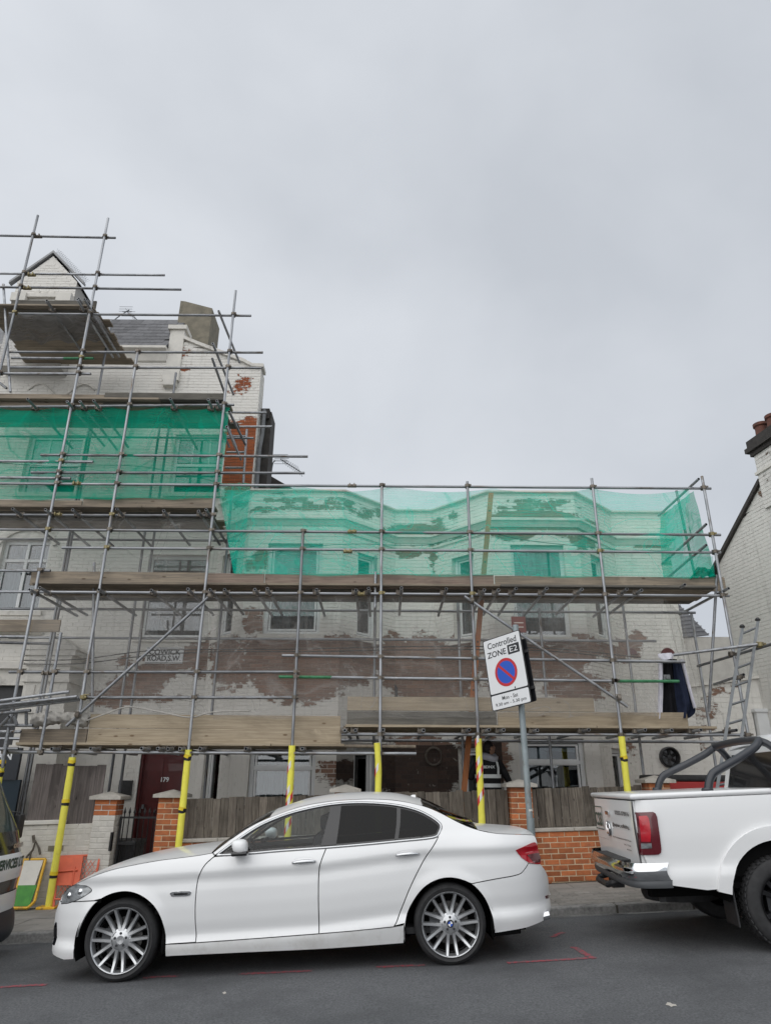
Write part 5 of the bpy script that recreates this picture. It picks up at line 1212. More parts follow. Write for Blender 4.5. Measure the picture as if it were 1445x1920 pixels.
def wheel(par, x, y, z, Rr, rim, tw=.225, n=7, style='twin', side=1, roundel=None, wname='wheel'):
    """tyre, rim barrel, spokes, disc; y = outer face, axle along y; side=-1 for the far wheel"""
    def S(m): return [(x+p[0], y+side*p[1], z+p[2]) for p in m[0]], [f if side > 0 else f[::-1] for f in m[1]]
    w = mk(wname, *S(lathe([(rim*.97, .018), (rim+.012, .004), (rim+.03, -.004), (Rr-.035, .0), (Rr-.012, .018), (Rr, .045), (Rr, tw-.045), (Rr-.012, tw-.018), (Rr-.035, tw), (rim, tw-.01)], 56)), M['rubber'], par, world=False, smooth=50)
    tr_ = []
    for g_ in (.075, .112, .15): tr_.append(lathe([(Rr+.0012, g_-.005), (Rr+.0012, g_+.005)], 40))
    al = M['alloy'] if style == 'twin' else M['gloss']
    rm = mk('rim', *S(lathe([(rim*.985, .012), (rim, .004), (rim*.985, -.002), (rim*.955, .004), (rim*.945, .018), (rim*.90, .045), (rim*.88, tw-.03), (rim*.97, tw-.02)], 56)), al, w, world=False, smooth=45)
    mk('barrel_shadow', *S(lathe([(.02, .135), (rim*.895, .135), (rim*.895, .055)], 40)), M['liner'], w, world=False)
    mk('brake_disc', *S(lathe([(.05, .10), (rim*.66, .10), (rim*.66, .115)], 40)), M['disc'], w, world=False)
    mk('brake_caliper', *S(box((-rim*.70, .07, -.09), (-rim*.36, .12, .09))), M['alloydark'], w, world=False)
    hub = .062
    mk('hub', *S(lathe([(.0, .012), (.032, .010), (.036, .016), (.05, .02), (.08, .024), (.092, .03), (.096, .06), (.07, .1)], 30)), al, w, world=False, smooth=40)
    for k in range(5):
        a = R(90+72*k); mk('wheel_bolt', *S(mv(lathe([(0, .014), (.011, .014), (.012, .03)], 8), (.052*math.cos(a), 0, .052*math.sin(a)))), M['alloydark'], w, world=False)
    if roundel:
        V, F, mi = [(0, .0095, 0)], [], []
        for k in range(24): a = 2*math.pi*k/24; V.append((.021*math.cos(a), .0095, .021*math.sin(a))); V.append((.031*math.cos(a), .0095, .031*math.sin(a)))
        for k in range(24):
            k2 = (k+1) % 24; F.append((0, 1+2*k, 1+2*k2)); mi.append(1 if (k//6) % 2 else 0); F.append((1+2*k, 2+2*k, 2+2*k2, 1+2*k2)); mi.append(2)
        o = mk('hub_emblem', *S((V, F)), [M['signwhite'], M['signblue'], M['signblack']], w, world=False); o.data.polygons.foreach_set('material_index', mi)
    spk = []
    if style == 'twin':
        for k in range(n):
            a0 = R(90+360/n*k)
            for s_ in (-1, 1):
                a1 = a0+s_*R(360/n*.295); aa = a0+s_*R(8); r0, r1 = .078, rim*.955; V = []; m = 8; pa = np.array([r0*math.cos(aa), r0*math.sin(aa)]); pb = np.array([r1*math.cos(a1), r1*math.sin(a1)])
                for i in range(m+1):
                    t = i/m; pq = pa+(pb-pa)*t; r_ = float(np.hypot(*pq)); an = math.atan2(pq[1], pq[0]); wd = (.0215-.005*t); yy = .026-.018*t+(-.012*math.sin(t*math.pi))*-1
                    c_, s2 = math.cos(an), math.sin(an); ux, uz = -s2, c_
                    for q, dy in ((-wd, .018), (-wd*.55, .0), (wd*.55, .0), (wd, .018), (wd*.8, .055), (-wd*.8, .055)): V.append((r_*c_+ux*q, yy+dy-.008, r_*s2+uz*q))
                F = []
                for i in range(m):
                    for q in range(6): F.append((6*i+q, 6*i+(q+1) % 6, 6*i+6+(q+1) % 6, 6*i+6+q))
                mk('spoke', *S((V, F)), al, w, world=False, smooth=50)
    else:
        for k in range(n):
            a0 = R(72+360/n*k)
            for s_ in (-1, 1):
                V = []
                for t in (0, .5, 1):
                    r_ = .06+(rim*.95-.06)*t; an = a0+s_*R(7+5*t); wd = .016+.012*t; yy = .03-.022*t; c_, s2 = math.cos(an), math.sin(an)
                    for q, dy in ((-wd, .02), (-wd*.7, 0), (wd*.7, 0), (wd, .02), (wd, .06), (-wd, .06)): V.append((r_*c_-s2*q, yy+dy, r_*s2+c_*q))
                F = [(6*i+q, 6*i+(q+1) % 6, 6*i+6+(q+1) % 6, 6*i+6+q) for i in range(2) for q in range(6)]
                mk('spoke', *S((V, F)), al, w, world=False, smooth=50)
    return w
CX, CYN = -2.302, 7.165
bmw = VF(Vector((CX, CYN, G(CX))), math.atan(.0458), 0)
car = vroot(bmw, 'saloon_car', 'white four-door saloon car parked in front of the houses', 'car')
CWD = 1.86; WB = 2.968
cz0 = bmw.px(281, 1648, .03); cz1 = bmw.px(595, 1627, .0); cz2 = bmw.px(792, 1600, .0); cz3 = bmw.px(967, 1594, .05)
_cx = [cz0[0], cz1[0], cz2[0], cz3[0]]; _cz = [cz0[1], cz1[1], cz2[1], cz3[1]]
def crease(x): return float(np.interp(x, _cx, _cz))
_bz = np.array([-.75, -.62, -.565, -.52, -.49, -.44, -.38, -.25, -.12, -.045, -.012, 0, .012, .06, .13, .17, .24, .42, .58, .66, .75])
_bd = np.array([.10, .05, .030, .034, .064, .052, .034, .018, .017, .026, .024, .010, .002, .008, .034, .058, .088, .185, .285, .36, .52])
def smoothi(x, X, Y):
    s = 0.; w = 0.
    for d, k in ((-.016, .25), (0, .5), (.016, .25)): s += k*float(np.interp(x+d, X, Y))
    return s
def WC(x, z):
    d = smoothi(z-crease(x), _bz, _bd) if z-crease(x) < .75 else .52
    zz = max(0, min(1, (z-.95)/.25))
    fade = max(0, min(1, (.85-x)/.6)); 
    for wx in (0, WB):
        r_ = math.hypot(x-wx, z-.325); d -= .016*math.exp(-((r_-.385)/.05)**2)*(1-zz)
    if x < -.05:
        t = min(1, (-.05-x)/.80); d += .88*(1-(max(0, 1-t**2.7))**.42)
    if x > 3.22:
        t = min(1, (x-3.22)/.83); d += .88*(1-(max(0, 1-t**2.5))**.45)
    # greenhouse narrows in plan towards windscreen and boot
    if zz > 0:
        d += zz*(.05*max(0, (.9-x)/.9)**1.5+.10*max(0, (x-2.6)/1.2)**1.6)
    return min(.92, d)
def cp(L): return [bmw.px(x, y, W=WC) for x, y in L]
def cps(L, n=5): return spl(cp(L), n)
# --- upper edge of the side (meets bonnet, screens, roof, boot)
TOP = [(108, 1712), (111, 1696), (118, 1678), (132, 1664), (157, 1650), (196, 1635), (234, 1625), (293, 1614), (331, 1609), (370, 1604), (399, 1599), (428, 1577), (467, 1551), (506, 1532), (564, 1512), (620, 1502), (660, 1499), (700, 1498), (746, 1501), (793, 1511), (823, 1523), (862, 1543), (893, 1555), (928, 1562), (967, 1564), (996, 1565), (1003, 1569), (1007, 1582)]
top = cp(TOP)
archF = cps([(139, 1799), (144, 1762), (154, 1731), (173, 1700), (196, 1682), (222, 1673), (246, 1673), (270, 1683), (292, 1704), (306, 1735), (310, 1771)], 4)
archR = cps([(758, 1768), (760, 1731), (769, 1700), (789, 1670), (812, 1653), (839, 1646), (866, 1650), (889, 1662), (909, 1686), (922, 1717), (927, 1750)], 4)
fd_front = cps([(403, 1605), (386, 1620), (376, 1636), (370, 1656), (366, 1708), (367, 1767)], 4)       # fender / front door gap
fd_rear = cps([(611, 1592), (603, 1612), (598, 1634), (597, 1690), (598, 1751)], 4)
rd_rear = cps([(828, 1551), (817, 1578), (793, 1615), (770, 1661), (754, 1700), (744, 1727), (738, 1738)], 4)
belt_f = cps([(403, 1606), (467, 1602), (525, 1597), (611, 1591)], 4); belt_r = cps([(611, 1591), (684, 1585), (746, 1579), (812, 1572), (824, 1563)], 4)
win_top = cps([(403, 1604), (447, 1572), (486, 1547), (525, 1530), (564, 1518), (620, 1507), (676, 1503.5), (734, 1507), (777, 1516), (804, 1528), (823, 1541), (828, 1551), (824, 1563)], 5)
sill_t = cps([(310, 1771), (367, 1768), (598, 1751), (738, 1738), (757, 1732)], 3)
sill_b = cps([(310, 1794), (450, 1787), (620, 1779), (757, 1769)], 3)
CP = M['carpaint']
topx = np.array([p[0] for p in top]); topz = np.array([p[1] for p in top])
def topseg(a, b): # densified top edge between indices
    return spl(top[a:b+1], 5)
bl = cp([(112, 1690), (137, 1691), (176, 1689)])
# front wing
iA = 10
wing = topseg(2, iA)+fd_front[1:]+[sill_t[0]][:0]+[archF[-1]]+archF[::-1]
k = next(i for i, p in enumerate(archF) if p[1] > bl[2][1]-.0)
wing = topseg(1, iA)+fd_front+archF[::-1][:len(archF)-k]+[bl[2], bl[1], bl[0]]
panel('front_wing', wing, WC, CP, car)
bump = [bl[0], bl[1], bl[2]]+archF[:k][::-1]+cp([(120, 1800), (99, 1790), (97, 1782), (99, 1765), (101, 1735), (104, 1712)])
panel('front_bumper', bump, WC, CP, car)
fdoor = belt_f+fd_rear[1:]+cps([(598, 1751), (480, 1760), (367, 1768)], 3)[1:]+fd_front[::-1][1:-1]
d1 = panel('front_door', fdoor, WC, CP, car)
rdoor = belt_r+rd_rear[4:]+cps([(738, 1738), (670, 1745), (598, 1751)], 3)[1:]+fd_rear[::-1][1:-1]
d2 = panel('rear_door', rdoor, WC, CP, car)
panel('sill', sill_t+sill_b[::-1], WC, MAT('dusty_white_paint', (.78, .785, .78), (.72, .715, .70), scale=3, rough=.35, coat=.3, c3=(.56, .545, .52), s3=5, lo3=.5, hi3=.8), car)
# A-pillar, roof rail and rear quarter as one panel around the windows
qb = cps([(884, 1657), (930, 1648), (971, 1640), (983, 1630), (990, 1619)], 3)
kr = next(i for i, p in enumerate(archR) if i > len(archR)//2 and p[1] < qb[0][1])
quarter = topseg(iA, len(top)-1)+cp([(1010, 1605), (1012, 1618)])+qb[::-1]+archR[:kr][::-1]+[sill_t[-1]]+rd_rear[::-1][1:]+win_top[::-1][2:]
panel('rear_quarter', quarter, WC, CP, car)
rb_ = qb+cp([(1013, 1620), (1022, 1632), (1030, 1652), (1033, 1677), (1031, 1708), (1027, 1722), (1016, 1728), (986, 1740)])+archR[kr:][::-1]
panel('rear_bumper', rb_, WC, CP, car)
# --- glazing and trim
def ringtube(name, pts, w, off, mat, par, closed=True):
    V = [(x, WC(x, z)+off, z) for x, z in pts]; V2 = [(x, CWD-WC(x, z)-off, z) for x, z in pts]
    mk(name, *tube(V, w, 6, closed=closed), mat, par, world=False, smooth=180); mk(name, *tube(V2, w, 6, closed=closed), mat, par, world=False, smooth=180)
winring = offset(win_top+belt_r[::-1][1:]+belt_f[::-1][1:-1], .008)
ringtube('window_trim', winring, .0095, .004, M['satin'], car)
glaz = offset(winring, .016)
fg = cps([(620, 1512), (612, 1545), (600, 1588)], 4); rg0 = cps([(640, 1509), (636, 1545), (630, 1586)], 4); rq = cps([(744, 1511), (743, 1545), (739, 1577)], 3); rq2 = cps([(751, 1513), (750, 1545), (746, 1576)], 3)
def cut(poly, xl, xr):
    """part of the window opening between two posts given as (x at z)"""
    o = []
    L_ = lambda z: np.interp(z, [p[1] for p in xl][::-1], [p[0] for p in xl][::-1]) if xl else -9
    R_ = lambda z: np.interp(z, [p[1] for p in xr][::-1], [p[0] for p in xr][::-1]) if xr else 9
    for x, z in dens(poly, .02): o.append((min(max(x, L_(z)), R_(z)), z))
    c = [o[0]]
    for q in o[1:]:
        if abs(q[0]-c[-1][0])+abs(q[1]-c[-1][1]) > .004: c.append(q)
    return c
panel('front_window', cut(glaz, None, fg), WC, M['glassclear'], d1, gap=0, depth=0, off=.012, step=.05)
panel('rear_window', cut(glaz, rg0, rq), WC, M['glassdark'], d2, gap=0, depth=0, off=.012, step=.05)
panel('quarter_window', cut(glaz, rq2, None), WC, M['glassdark'], d2, gap=0, depth=0, off=.012, step=.05)
panel('door_post', cut(glaz, fg, rg0), WC, M['gloss'], car, gap=.001, depth=.02, off=.006, step=.05)
panel('window_divider', cut(glaz, rq, rq2), WC, M['gloss'], d2, gap=.0, depth=.02, off=.008, step=.05)
# black inner frame round the glass
panel('window_seal', offset(winring, -.004), WC, M['gloss'], car, gap=0, depth=.03, off=.011, holes=[offset(winring, .022)], step=.06)
# --- top surfaces
def toploft(name, i0, i1, crown, mat, n=16, inset=0., bulge=2.0, lift=0.):
    E = [(x, WC(x, z), z) for x, z in topseg(i0, i1)]; V, F = [], []; m = len(E)
    for x, d, z in E:
        d = min(d, .90)
        for k in range(n+1):
            s = -1+2*k/n; y = CWD/2+s*(CWD/2-d-inset); V.append((x, y, z+lift+crown*(1-abs(s)**bulge)*min(1, (CWD/2-d)/.35)))
    for i in range(m-1):
        for k in range(n): a = i*(n+1)+k; F.append((a, a+n+1, a+n+2, a+1))
    return mk(name, V, F, mat, car, world=False, smooth=60)
toploft('bonnet', 0, 10, .050, CP, bulge=2.6); toploft('windscreen', 10, 13, .07, M['glassclear']); toploft('roof', 13, 19, .062, CP, bulge=2.2)
toploft('rear_screen', 19, 22, .07, M['glassdark']); toploft('boot_lid', 22, len(top)-1, .035, CP, bulge=3)
for i, nm in ((10, 'scuttle_seal'), (19, 'screen_seal'), (22, 'screen_seal')):
    x, z = top[i]; d = WC(x, z); mk(nm, *tube([(x, CWD/2+s*(CWD/2-d), z+.065*(1-s*s)+.002) for s in [k/8 for k in range(-8, 9)]], .008, 5), M['gloss'], car, world=False)
fx, fz = bmw.px(770, 1497, CWD/2)
mk('roof_fin', *cat(([(fx-.10, CWD/2-.025, fz-.03), (fx+.055, CWD/2-.035, fz-.035), (fx+.055, CWD/2+.035, fz-.035), (fx-.10, CWD/2+.025, fz-.03), (fx+.015, CWD/2-.006, fz+.035), (fx+.05, CWD/2-.008, fz+.035), (fx+.05, CWD/2+.008, fz+.035), (fx+.015, CWD/2+.006, fz+.035)], box((0, 0, 0), (1, 1, 1))[1])), CP, car, world=False)
# --- dark inner body: liner behind the gaps, floor, wheel wells
def inner(x0, x1, z0, z1):
    V, F = [], []; xs = np.linspace(x0, x1, 40); zs = np.linspace(z0, z1, 12)
    return xs, zs
V, F = [], []
xs = np.linspace(-.55, 3.62, 60)
for x in xs:
    zt = float(np.interp(x, topx, topz)); zt = min(zt-.03, crease(x)+.10); zb = .2
    for sgn in (0, 1):
        for z in np.linspace(zb, zt, 10):
            d = min(.88, WC(x, z)+.028); V.append((x, d if sgn == 0 else CWD-d, z))
m = 20
for i in range(len(xs)-1):
    xm = (xs[i]+xs[i+1])/2
    for sgn in (0, 1):
        for k in range(9):
            z_ = (V[i*m+sgn*10+k][2]+V[i*m+sgn*10+k+1][2])/2
            if any(math.hypot(xm-wx, z_-.325) < .40 for wx in (0, WB)): continue
            a = i*m+sgn*10+k; F.append((a, a+m, a+m+1, a+1))
mk('inner_body', V, F, M['liner'], car, world=False)
mk('underbody', *cat(box((.42, .10, .17), (WB-.42, CWD-.10, .26)), box((-.6, .35, .2), (.42, CWD-.35, .3)), box((WB-.42, .35, .2), (3.7, CWD-.35, .3)), box((.42, .35, .20), (WB-.42, CWD-.35, .34))), M['liner'], car, world=False)
for wx, nm in ((0, 'f'), (WB, 'r')):
    V, F = [], []; nn_ = 24
    for k in range(nn_+1):
        a = math.pi*(-.12+1.24*k/nn_); c_, s_ = .405*math.cos(a), .405*math.sin(a)
        for y in (.045, .42): V.append((wx+c_, y, .325+s_))
        V.append((wx+c_*.1, .42, .325+s_*.1))
    for k in range(nn_): F += [(3*k, 3*k+3, 3*k+4, 3*k+1), (3*k+1, 3*k+4, 3*k+5, 3*k+2)]
    for sgn in (0, 1):
        mk('wheel_well', [(x, y if sgn == 0 else CWD-y, z) for x, y, z in V], F, M['liner'], car, world=False)
    wheel(car, wx, .035, .325, .327, .262, .24, 7, 'twin', 1, roundel=(wx > 1))
    wheel(car, wx, CWD-.035, .325, .327, .262, .24, 7, 'twin', -1)
# --- lamps, mirror, handles, badges
hl = cps([(116, 1694), (119, 1681), (127, 1668), (141, 1660), (160, 1661), (172, 1669), (163, 1677), (145, 1687), (128, 1693)], 4)
hp = panel('headlamp', hl, WC, M['lampclear'], car, gap=0, off=-.004, step=.015)
panel('headlamp_surround', offset(hl, -.006), WC, M['gloss'], car, gap=0, off=-.001, step=.02)
for (x, y) in ((130, 1679), (150, 1672)):
    a, b = bmw.px(x, y, W=WC); d = WC(a, b); mk('lamp_bowl', *xf(lathe([(.0, -.012), (.016, -.010), (.026, -.001), (.03, .01)], 20), Matrix.Translation((a, d-.004, b))@Matrix.Rotation(R(-35), 4, 'Z')), M['chrome'], hp, world=False, smooth=60)
tl = cps([(966, 1594), (984, 1586), (1002, 1579), (1008, 1592), (1013, 1618), (1000, 1619), (990, 1617), (976, 1607)], 3)
tl_ = panel('tail_lamp', tl, WC, M['lampred'], car, gap=0, off=-.006, step=.012)
tlx = cps([(987, 1603), (1009, 1599), (1012, 1616), (1000, 1617)], 2); panel('smoked_lens', tlx, WC, M['lampdark'], tl_, gap=0, off=-.009, step=.012)
panel('side_reflector', cps([(1021, 1680), (1031, 1676), (1032, 1681), (1023, 1685)], 2), WC, M['lampdark'], car, gap=0, off=-.004, step=.02)
mk('exhaust_tip', *tube([(bmw.px(1012, 1722, .3)[0], .34, bmw.px(1022, 1720, .3)[1]), (bmw.px(1030, 1716, .3)[0], .34, bmw.px(1030, 1716, .3)[1])], .04, 14, cap=False), M['chrome'], car, world=False)
panel('front_air_intake', cps([(100, 1745), (103, 1732), (107, 1730), (107, 1752), (103, 1772), (99, 1770)], 2), WC, M['gloss'], car, gap=0, off=-.004, step=.02)
panel('side_vent', cps([(319, 1676), (324, 1672), (356, 1671), (358, 1676), (352, 1680), (322, 1681)], 2), WC, M['chrome'], car, gap=0, off=-.006, step=.02)
panel('side_vent_slot', cps([(326, 1677), (329, 1674.5), (352, 1674), (351, 1677.5), (328, 1678.5)], 2), WC, M['gloss'], car, gap=0, off=-.0085, step=.02)
for (x0, y0, par) in ((570, 1616, d1), (764, 1602, d2)):
    a = bmw.px(x0-22, y0+3, W=WC); b = bmw.px(x0+22, y0, W=WC)
    cup = [(a[0]+(b[0]-a[0])*(.5-.5*math.cos(t)*1.04), (a[1]+b[1])/2+.038*math.sin(t)+.008) for t in [2*math.pi*i/24 for i in range(24)]]
    panel('handle_recess', cup, lambda x, z: WC(x, z)+.016*max(0, 1-(((x-(a[0]+b[0])/2)/.105)**2+((z-(a[1]+b[1])/2-.008)/.038)**2)), CP, par, gap=0, off=-.0018, depth=0, step=.008)
    pts = [(a[0]+(b[0]-a[0])*t, WC(a[0]+(b[0]-a[0])*t, a[1])-.012*math.sin(math.pi*t)-.006, a[1]+(b[1]-a[1])*t+.004+.006*math.sin(math.pi*t)) for t in [i/10 for i in range(11)]]
    mk('door_handle', *tube(pts, [.007+.0125*math.sin(math.pi*(.08+.84*i/10)) for i in range(11)], 8), M['satin'], par, world=False, smooth=180)
# lower door shading strip (body-colour bump strip)
a, b = bmw.px(372, 1764, W=WC), bmw.px(735, 1735, W=WC)
# mirror
mx_, mz_ = bmw.px(449, 1590, -.10)
def mirror_shell(s_, y0):
    bm = bmesh.new(); bmesh.ops.create_uvsphere(bm, u_segments=20, v_segments=12, radius=1)
    for v in bm.verts:
        x, y, z = v.co; e_ = (abs(x)**3.2+abs(y)**2.6+abs(z)**3.)**(1/3.); x, y, z = x/e_, y/e_, z/e_; x *= .8+.12*z; v.co = Vector((mx_+.085*x-.012*z, y0+s_*(.095*y), mz_+.068*z*(1.05 if z > 0 else .85)))
    return bm2(bm)
for s_, y0, dy in ((1, -.055, .05), (-1, CWD+.055, -.05)):
    ms_ = mk('door_mirror', *mirror_shell(s_, y0), CP, car, world=False, smooth=180)
    mk('mirror_base', *cat(mv(bbox((mx_-.07, -.09 if s_ > 0 else -.05, -.068), (mx_+.078, .05 if s_ > 0 else .09, -.028), .014), (0, y0, mz_)), tube([(mx_-.03, y0+s_*.05, mz_-.05), (mx_-.08, y0+s_*.16, mz_-.055)], .028, 8)), M['gloss'], ms_, world=False, smooth=40)
# --- cabin
sb = []
for sx in (1.62, 2.65):
    for yy in (.36, 1.02):
        sb += [bbox((sx-.50, yy, .42), (sx+.02, yy+.48, .60), .06), xf(bbox((-.08, 0, 0), (.08, .48, .56), .06), Matrix.Translation((sx+.02, yy, .56))@Matrix.Rotation(R(16), 4, 'Y')), bbox((sx+.14, yy+.12, 1.12), (sx+.24, yy+.36, 1.27), .04)]
mk('seats', *cat(*sb), M['cabin'], car, world=False, smooth=40)
mk('dashboard', *cat(bbox((.42, .14, .62), (.86, CWD-.14, .90), .05), box((.4, .12, .25), (3.2, CWD-.12, .30))), M['cabin'], car, world=False, smooth=40)
mk('steering_wheel', *xf(tube([(.18*math.cos(t), .18*math.sin(t), 0) for t in [2*math.pi*i/24 for i in range(24)]], .016, 6, closed=True), Matrix.Translation((.98, 1.36, .86))@Matrix.Rotation(R(68), 4, 'Y')), M['cabin'], car, world=False, smooth=180)
mk('parcel_shelf', *box((2.9, .3, .80), (3.4, CWD-.3, .86)), M['cabin'], car, world=False)
mk('headliner', *[[(x, CWD/2+s*(CWD/2-WC(x, z)-.04), z-.02) for x, z in top[13:20] for s in (-1, 1)], [(2*i, 2*i+1, 2*i+3, 2*i+2) for i in range(6)]], M['cabin'], car, world=False)
# ================================================================ white pickup truck (rear end in view)
TYN = 7.12; tX = P(1210, 1560, TYN).x
trk = VF(Vector((tX, TYN, G(tX))), math.atan(.046), R(-4.0))
tr = vroot(trk, 'pickup_truck', 'white pickup truck with black roll bar cut off at the right edge', 'pickup truck')
TWD = 1.90
zr = trk.px(1190, 1500, .04)[1]        # rail height
def WT(x, z):
    d = float(np.interp(z, [.3, .45, .62, .66, .70, .95, 1.15, zr-.02, zr+.05], [.07, .035, .02, .022, .045, .03, .035, .045, .06]))
    if x < .14: d += .13*(1-math.sqrt(max(0, 1-((.14-x)/.16)**2)))
    return d
def tp_(L): return [trk.px(x, y, W=WT) for x, y in L]
def tps(L, n=4): return spl(tp_(L), n)
WX, WZ, WR = 1.24, .378, .384
wc = trk.px(1478, 1697, .05); WX = wc[0]
zb = trk.px(1290, 1668, .04)[1]
def arcp(r_, zl): a0 = math.asin(max(-1, min(1, (zl-WZ-.02)/r_))); return [(WX+r_*math.cos(a), WZ+.02+r_*math.sin(a)) for a in [math.pi-a0-(math.pi-2*a0)*i/24 for i in range(25)]]
arch = arcp(.50, zb); fl_o = arcp(.62, zb-.02); fl_i = arcp(.50, zb-.05)
side = [(.02, zr-.004), (2.05, zr+.0)]+[(2.05, zb)]+arch[::-1]+tp_([(1325, 1669), (1258, 1660), (1240, 1640)])+[(.04, .70), (.0, .9), (-.005, 1.1)]
ts = panel('bed_side', side, WT, CP, tr, width=TWD, step=.05, gap=0)
panel('wheel_arch_flare', fl_o+fl_i[::-1], WT, CP, tr, width=TWD, step=.04, gap=0, off=-.035, depth=.05)
# tailgate: in the plane across the rear
tgz0 = .69
def TG_(y, z, x=0): return (x-.008*math.sin((z-tgz0)*3), y, z)
def tgp(x, y):    # photo point on tailgate plane -> (y, z)
    r_ = trk.I.to_3x3()@Vector(ray(x, y)); t = (-.012-trk.e.x)/r_.x; q = trk.e+r_*t; return q.y, q.z
V, F = [], []
n = 12
for i in range(n+1):
    y = .13+(TWD-.26)*i/n
    for j in range(9):
        z = tgz0+(zr-.01-tgz0)*j/8; V.append((-.012-.012*math.sin(math.pi*j/8)-.012*math.sin(math.pi*i/n), y, z))
for i in range(n):
    for j in range(8): a = i*9+j; F.append((a, a+1, a+10, a+9))
tg = mk('tailgate', V, F, CP, tr, world=False, smooth=60)
mk('tailgate_body', *box((.0, .12, tgz0), (.06, TWD-.12, zr-.01)), CP, tg, world=False)
# lettering on the tailgate (reads from behind: left edge is the far side)
def tgtext(s, x0, y0, x1, y1, mat, bold=.0, name='lettering'):
    (ya, za), (yb, zb_) = tgp(x0, y0), tgp(x1, y1)
    m = textmesh(s, 1, bold); xs_ = [p[0] for p in m[0]]; ys_ = [p[1] for p in m[0]]; w = max(xs_)-min(xs_); h = max(ys_)-min(ys_)
    sx, sy = abs(ya-yb)/w, abs(za-zb_)/h; cx_, cy_ = (max(xs_)+min(xs_))/2, (max(ys_)+min(ys_))/2
    return mk(name, [(-.042, (ya+yb)/2-(p[0]-cx_)*sx, (za+zb_)/2+(p[1]-cy_)*sy) for p in m[0]], m[1], mat, tg, world=False)
dg = MAT('dark_green_print', (.01, .055, .045), rough=.4)
tgtext('CSS', 1119, 1521, 1134, 1549, dg, .03)
(ya, za), (yb, zb_) = tgp(1117, 1512), tgp(1137, 1556)
mk('logo_border', *cat(*[box((-.042, min(p[0], q[0]), min(p[1], q[1])), (-.0405, max(p[0], q[0])+.012, max(p[1], q[1])+.010)) for p, q in (((ya, za), (yb, za)), ((ya, zb_), (yb, zb_)), ((ya, za), (ya, zb_)), ((yb, za), (yb, zb_)))]), dg, tg, world=False)
tgtext('07555 078916', 1156, 1519, 1184, 1531, M['signblack'], .03); tgtext('@clapham_scaffolding_', 1152, 1541, 1186, 1557, M['signblack'], .03)
tgtext('CLAPHAM SCAFFOLDING SERVICES LTD', 1119, 1566, 1145, 1573, M['signblack'], .02); tgtext('WWW.CLAPHAMSCAFFOLDINGSERVICES.COM', 1153, 1569, 1188, 1576, M['signblack'], .02)
tgtext('AMAROK', 1119, 1578, 1132, 1583, M['alloydark'], .02); tgtext('V6 TDI', 1174, 1581, 1188, 1588, M['alloydark'], .02); tgtext('4MOTION', 1180, 1591, 1189, 1596, M['signblack'], .03)
(yc, zc), (ya, za) = tgp(1146, 1553), tgp(1146, 1539)
rr_ = (za-zc)
E1 = xf(lathe([(rr_*.98, -.012), (rr_, -.004), (rr_*.86, -.012), (rr_*.84, -.004)], 36), Matrix.Rotation(R(-90), 4, 'Z'))
em = [mv(E1, (-.040, yc, zc))]
def bar2(p, q, w=.012):
    return tube([(-.050, yc-p[0]*rr_, zc+p[1]*rr_), (-.050, yc-q[0]*rr_, zc+q[1]*rr_)], w, 5)
em += [bar2((-.36, .78), (0, .12)), bar2((.36, .78), (0, .12)), bar2((-.78, .40), (-.40, -.70)), bar2((-.40, -.70), (0, .0)), bar2((0, .0), (.40, -.70)), bar2((.40, -.70), (.78, .40))]
mk('emblem', *cat(*em), M['chrome'], tg, world=False, smooth=50)
mk('emblem_back', *mv(xf(lathe([(.0, -.002), (rr_*.9, -.002)], 30), Matrix.Rotation(R(-90), 4, 'Z')), (-.040, yc, zc)), M['alloydark'], tg, world=False)
(ya, za), (yb, zb_) = tgp(1140, 1520), tgp(1147, 1528)
mk('tailgate_handle', *bbox((-.055, min(ya, yb), zb_), (-.038, max(ya, yb), za), .006), M['chrome'], tg, world=False)
# tonneau cover and bed box
yy = TWD
cov = [(-.03, .05, zr), (1.02, .045, zr), (1.02, yy-.045, zr), (-.03, yy-.05, zr)]
mk('bed_cover', *bbox((-.035, .045, zr+.002), (1.30, TWD-.045, zr+.052), .022, 3), CP, tr, world=False, smooth=50)
mk('bed_rail_cap', *bbox((1.30, .040, zr+.002), (2.05, TWD-.040, zr+.045), .014, 3), CP, tr, world=False, smooth=50)
mk('bed_box', *box((.08, .12, .55), (2.03, TWD-.12, zr-.03)), M['liner'], tr, world=False)
# tail lamps wrap round the corner
tlq = tp_([(1190, 1523), (1222, 1522), (1227, 1525), (1230, 1532), (1238, 1592), (1237, 1599), (1232, 1602), (1197, 1602)])
lp = panel('tail_lamp', tlq, WT, M['lampdark'], tr, width=TWD, gap=0, off=-.02, depth=.05, step=.03)
panel('red_lens', tp_([(1195, 1530), (1210, 1529), (1214, 1534), (1218, 1560), (1217, 1578), (1200, 1578)]), WT, M['lampred'], lp, width=TWD, gap=0, off=-.026, depth=.0, step=.03)
panel('reversing_lens', tp_([(1199, 1581), (1219, 1581), (1220, 1590), (1200, 1591)]), WT, M['lampclear'], lp, width=TWD, gap=0, off=-.026, depth=.0, step=.03)
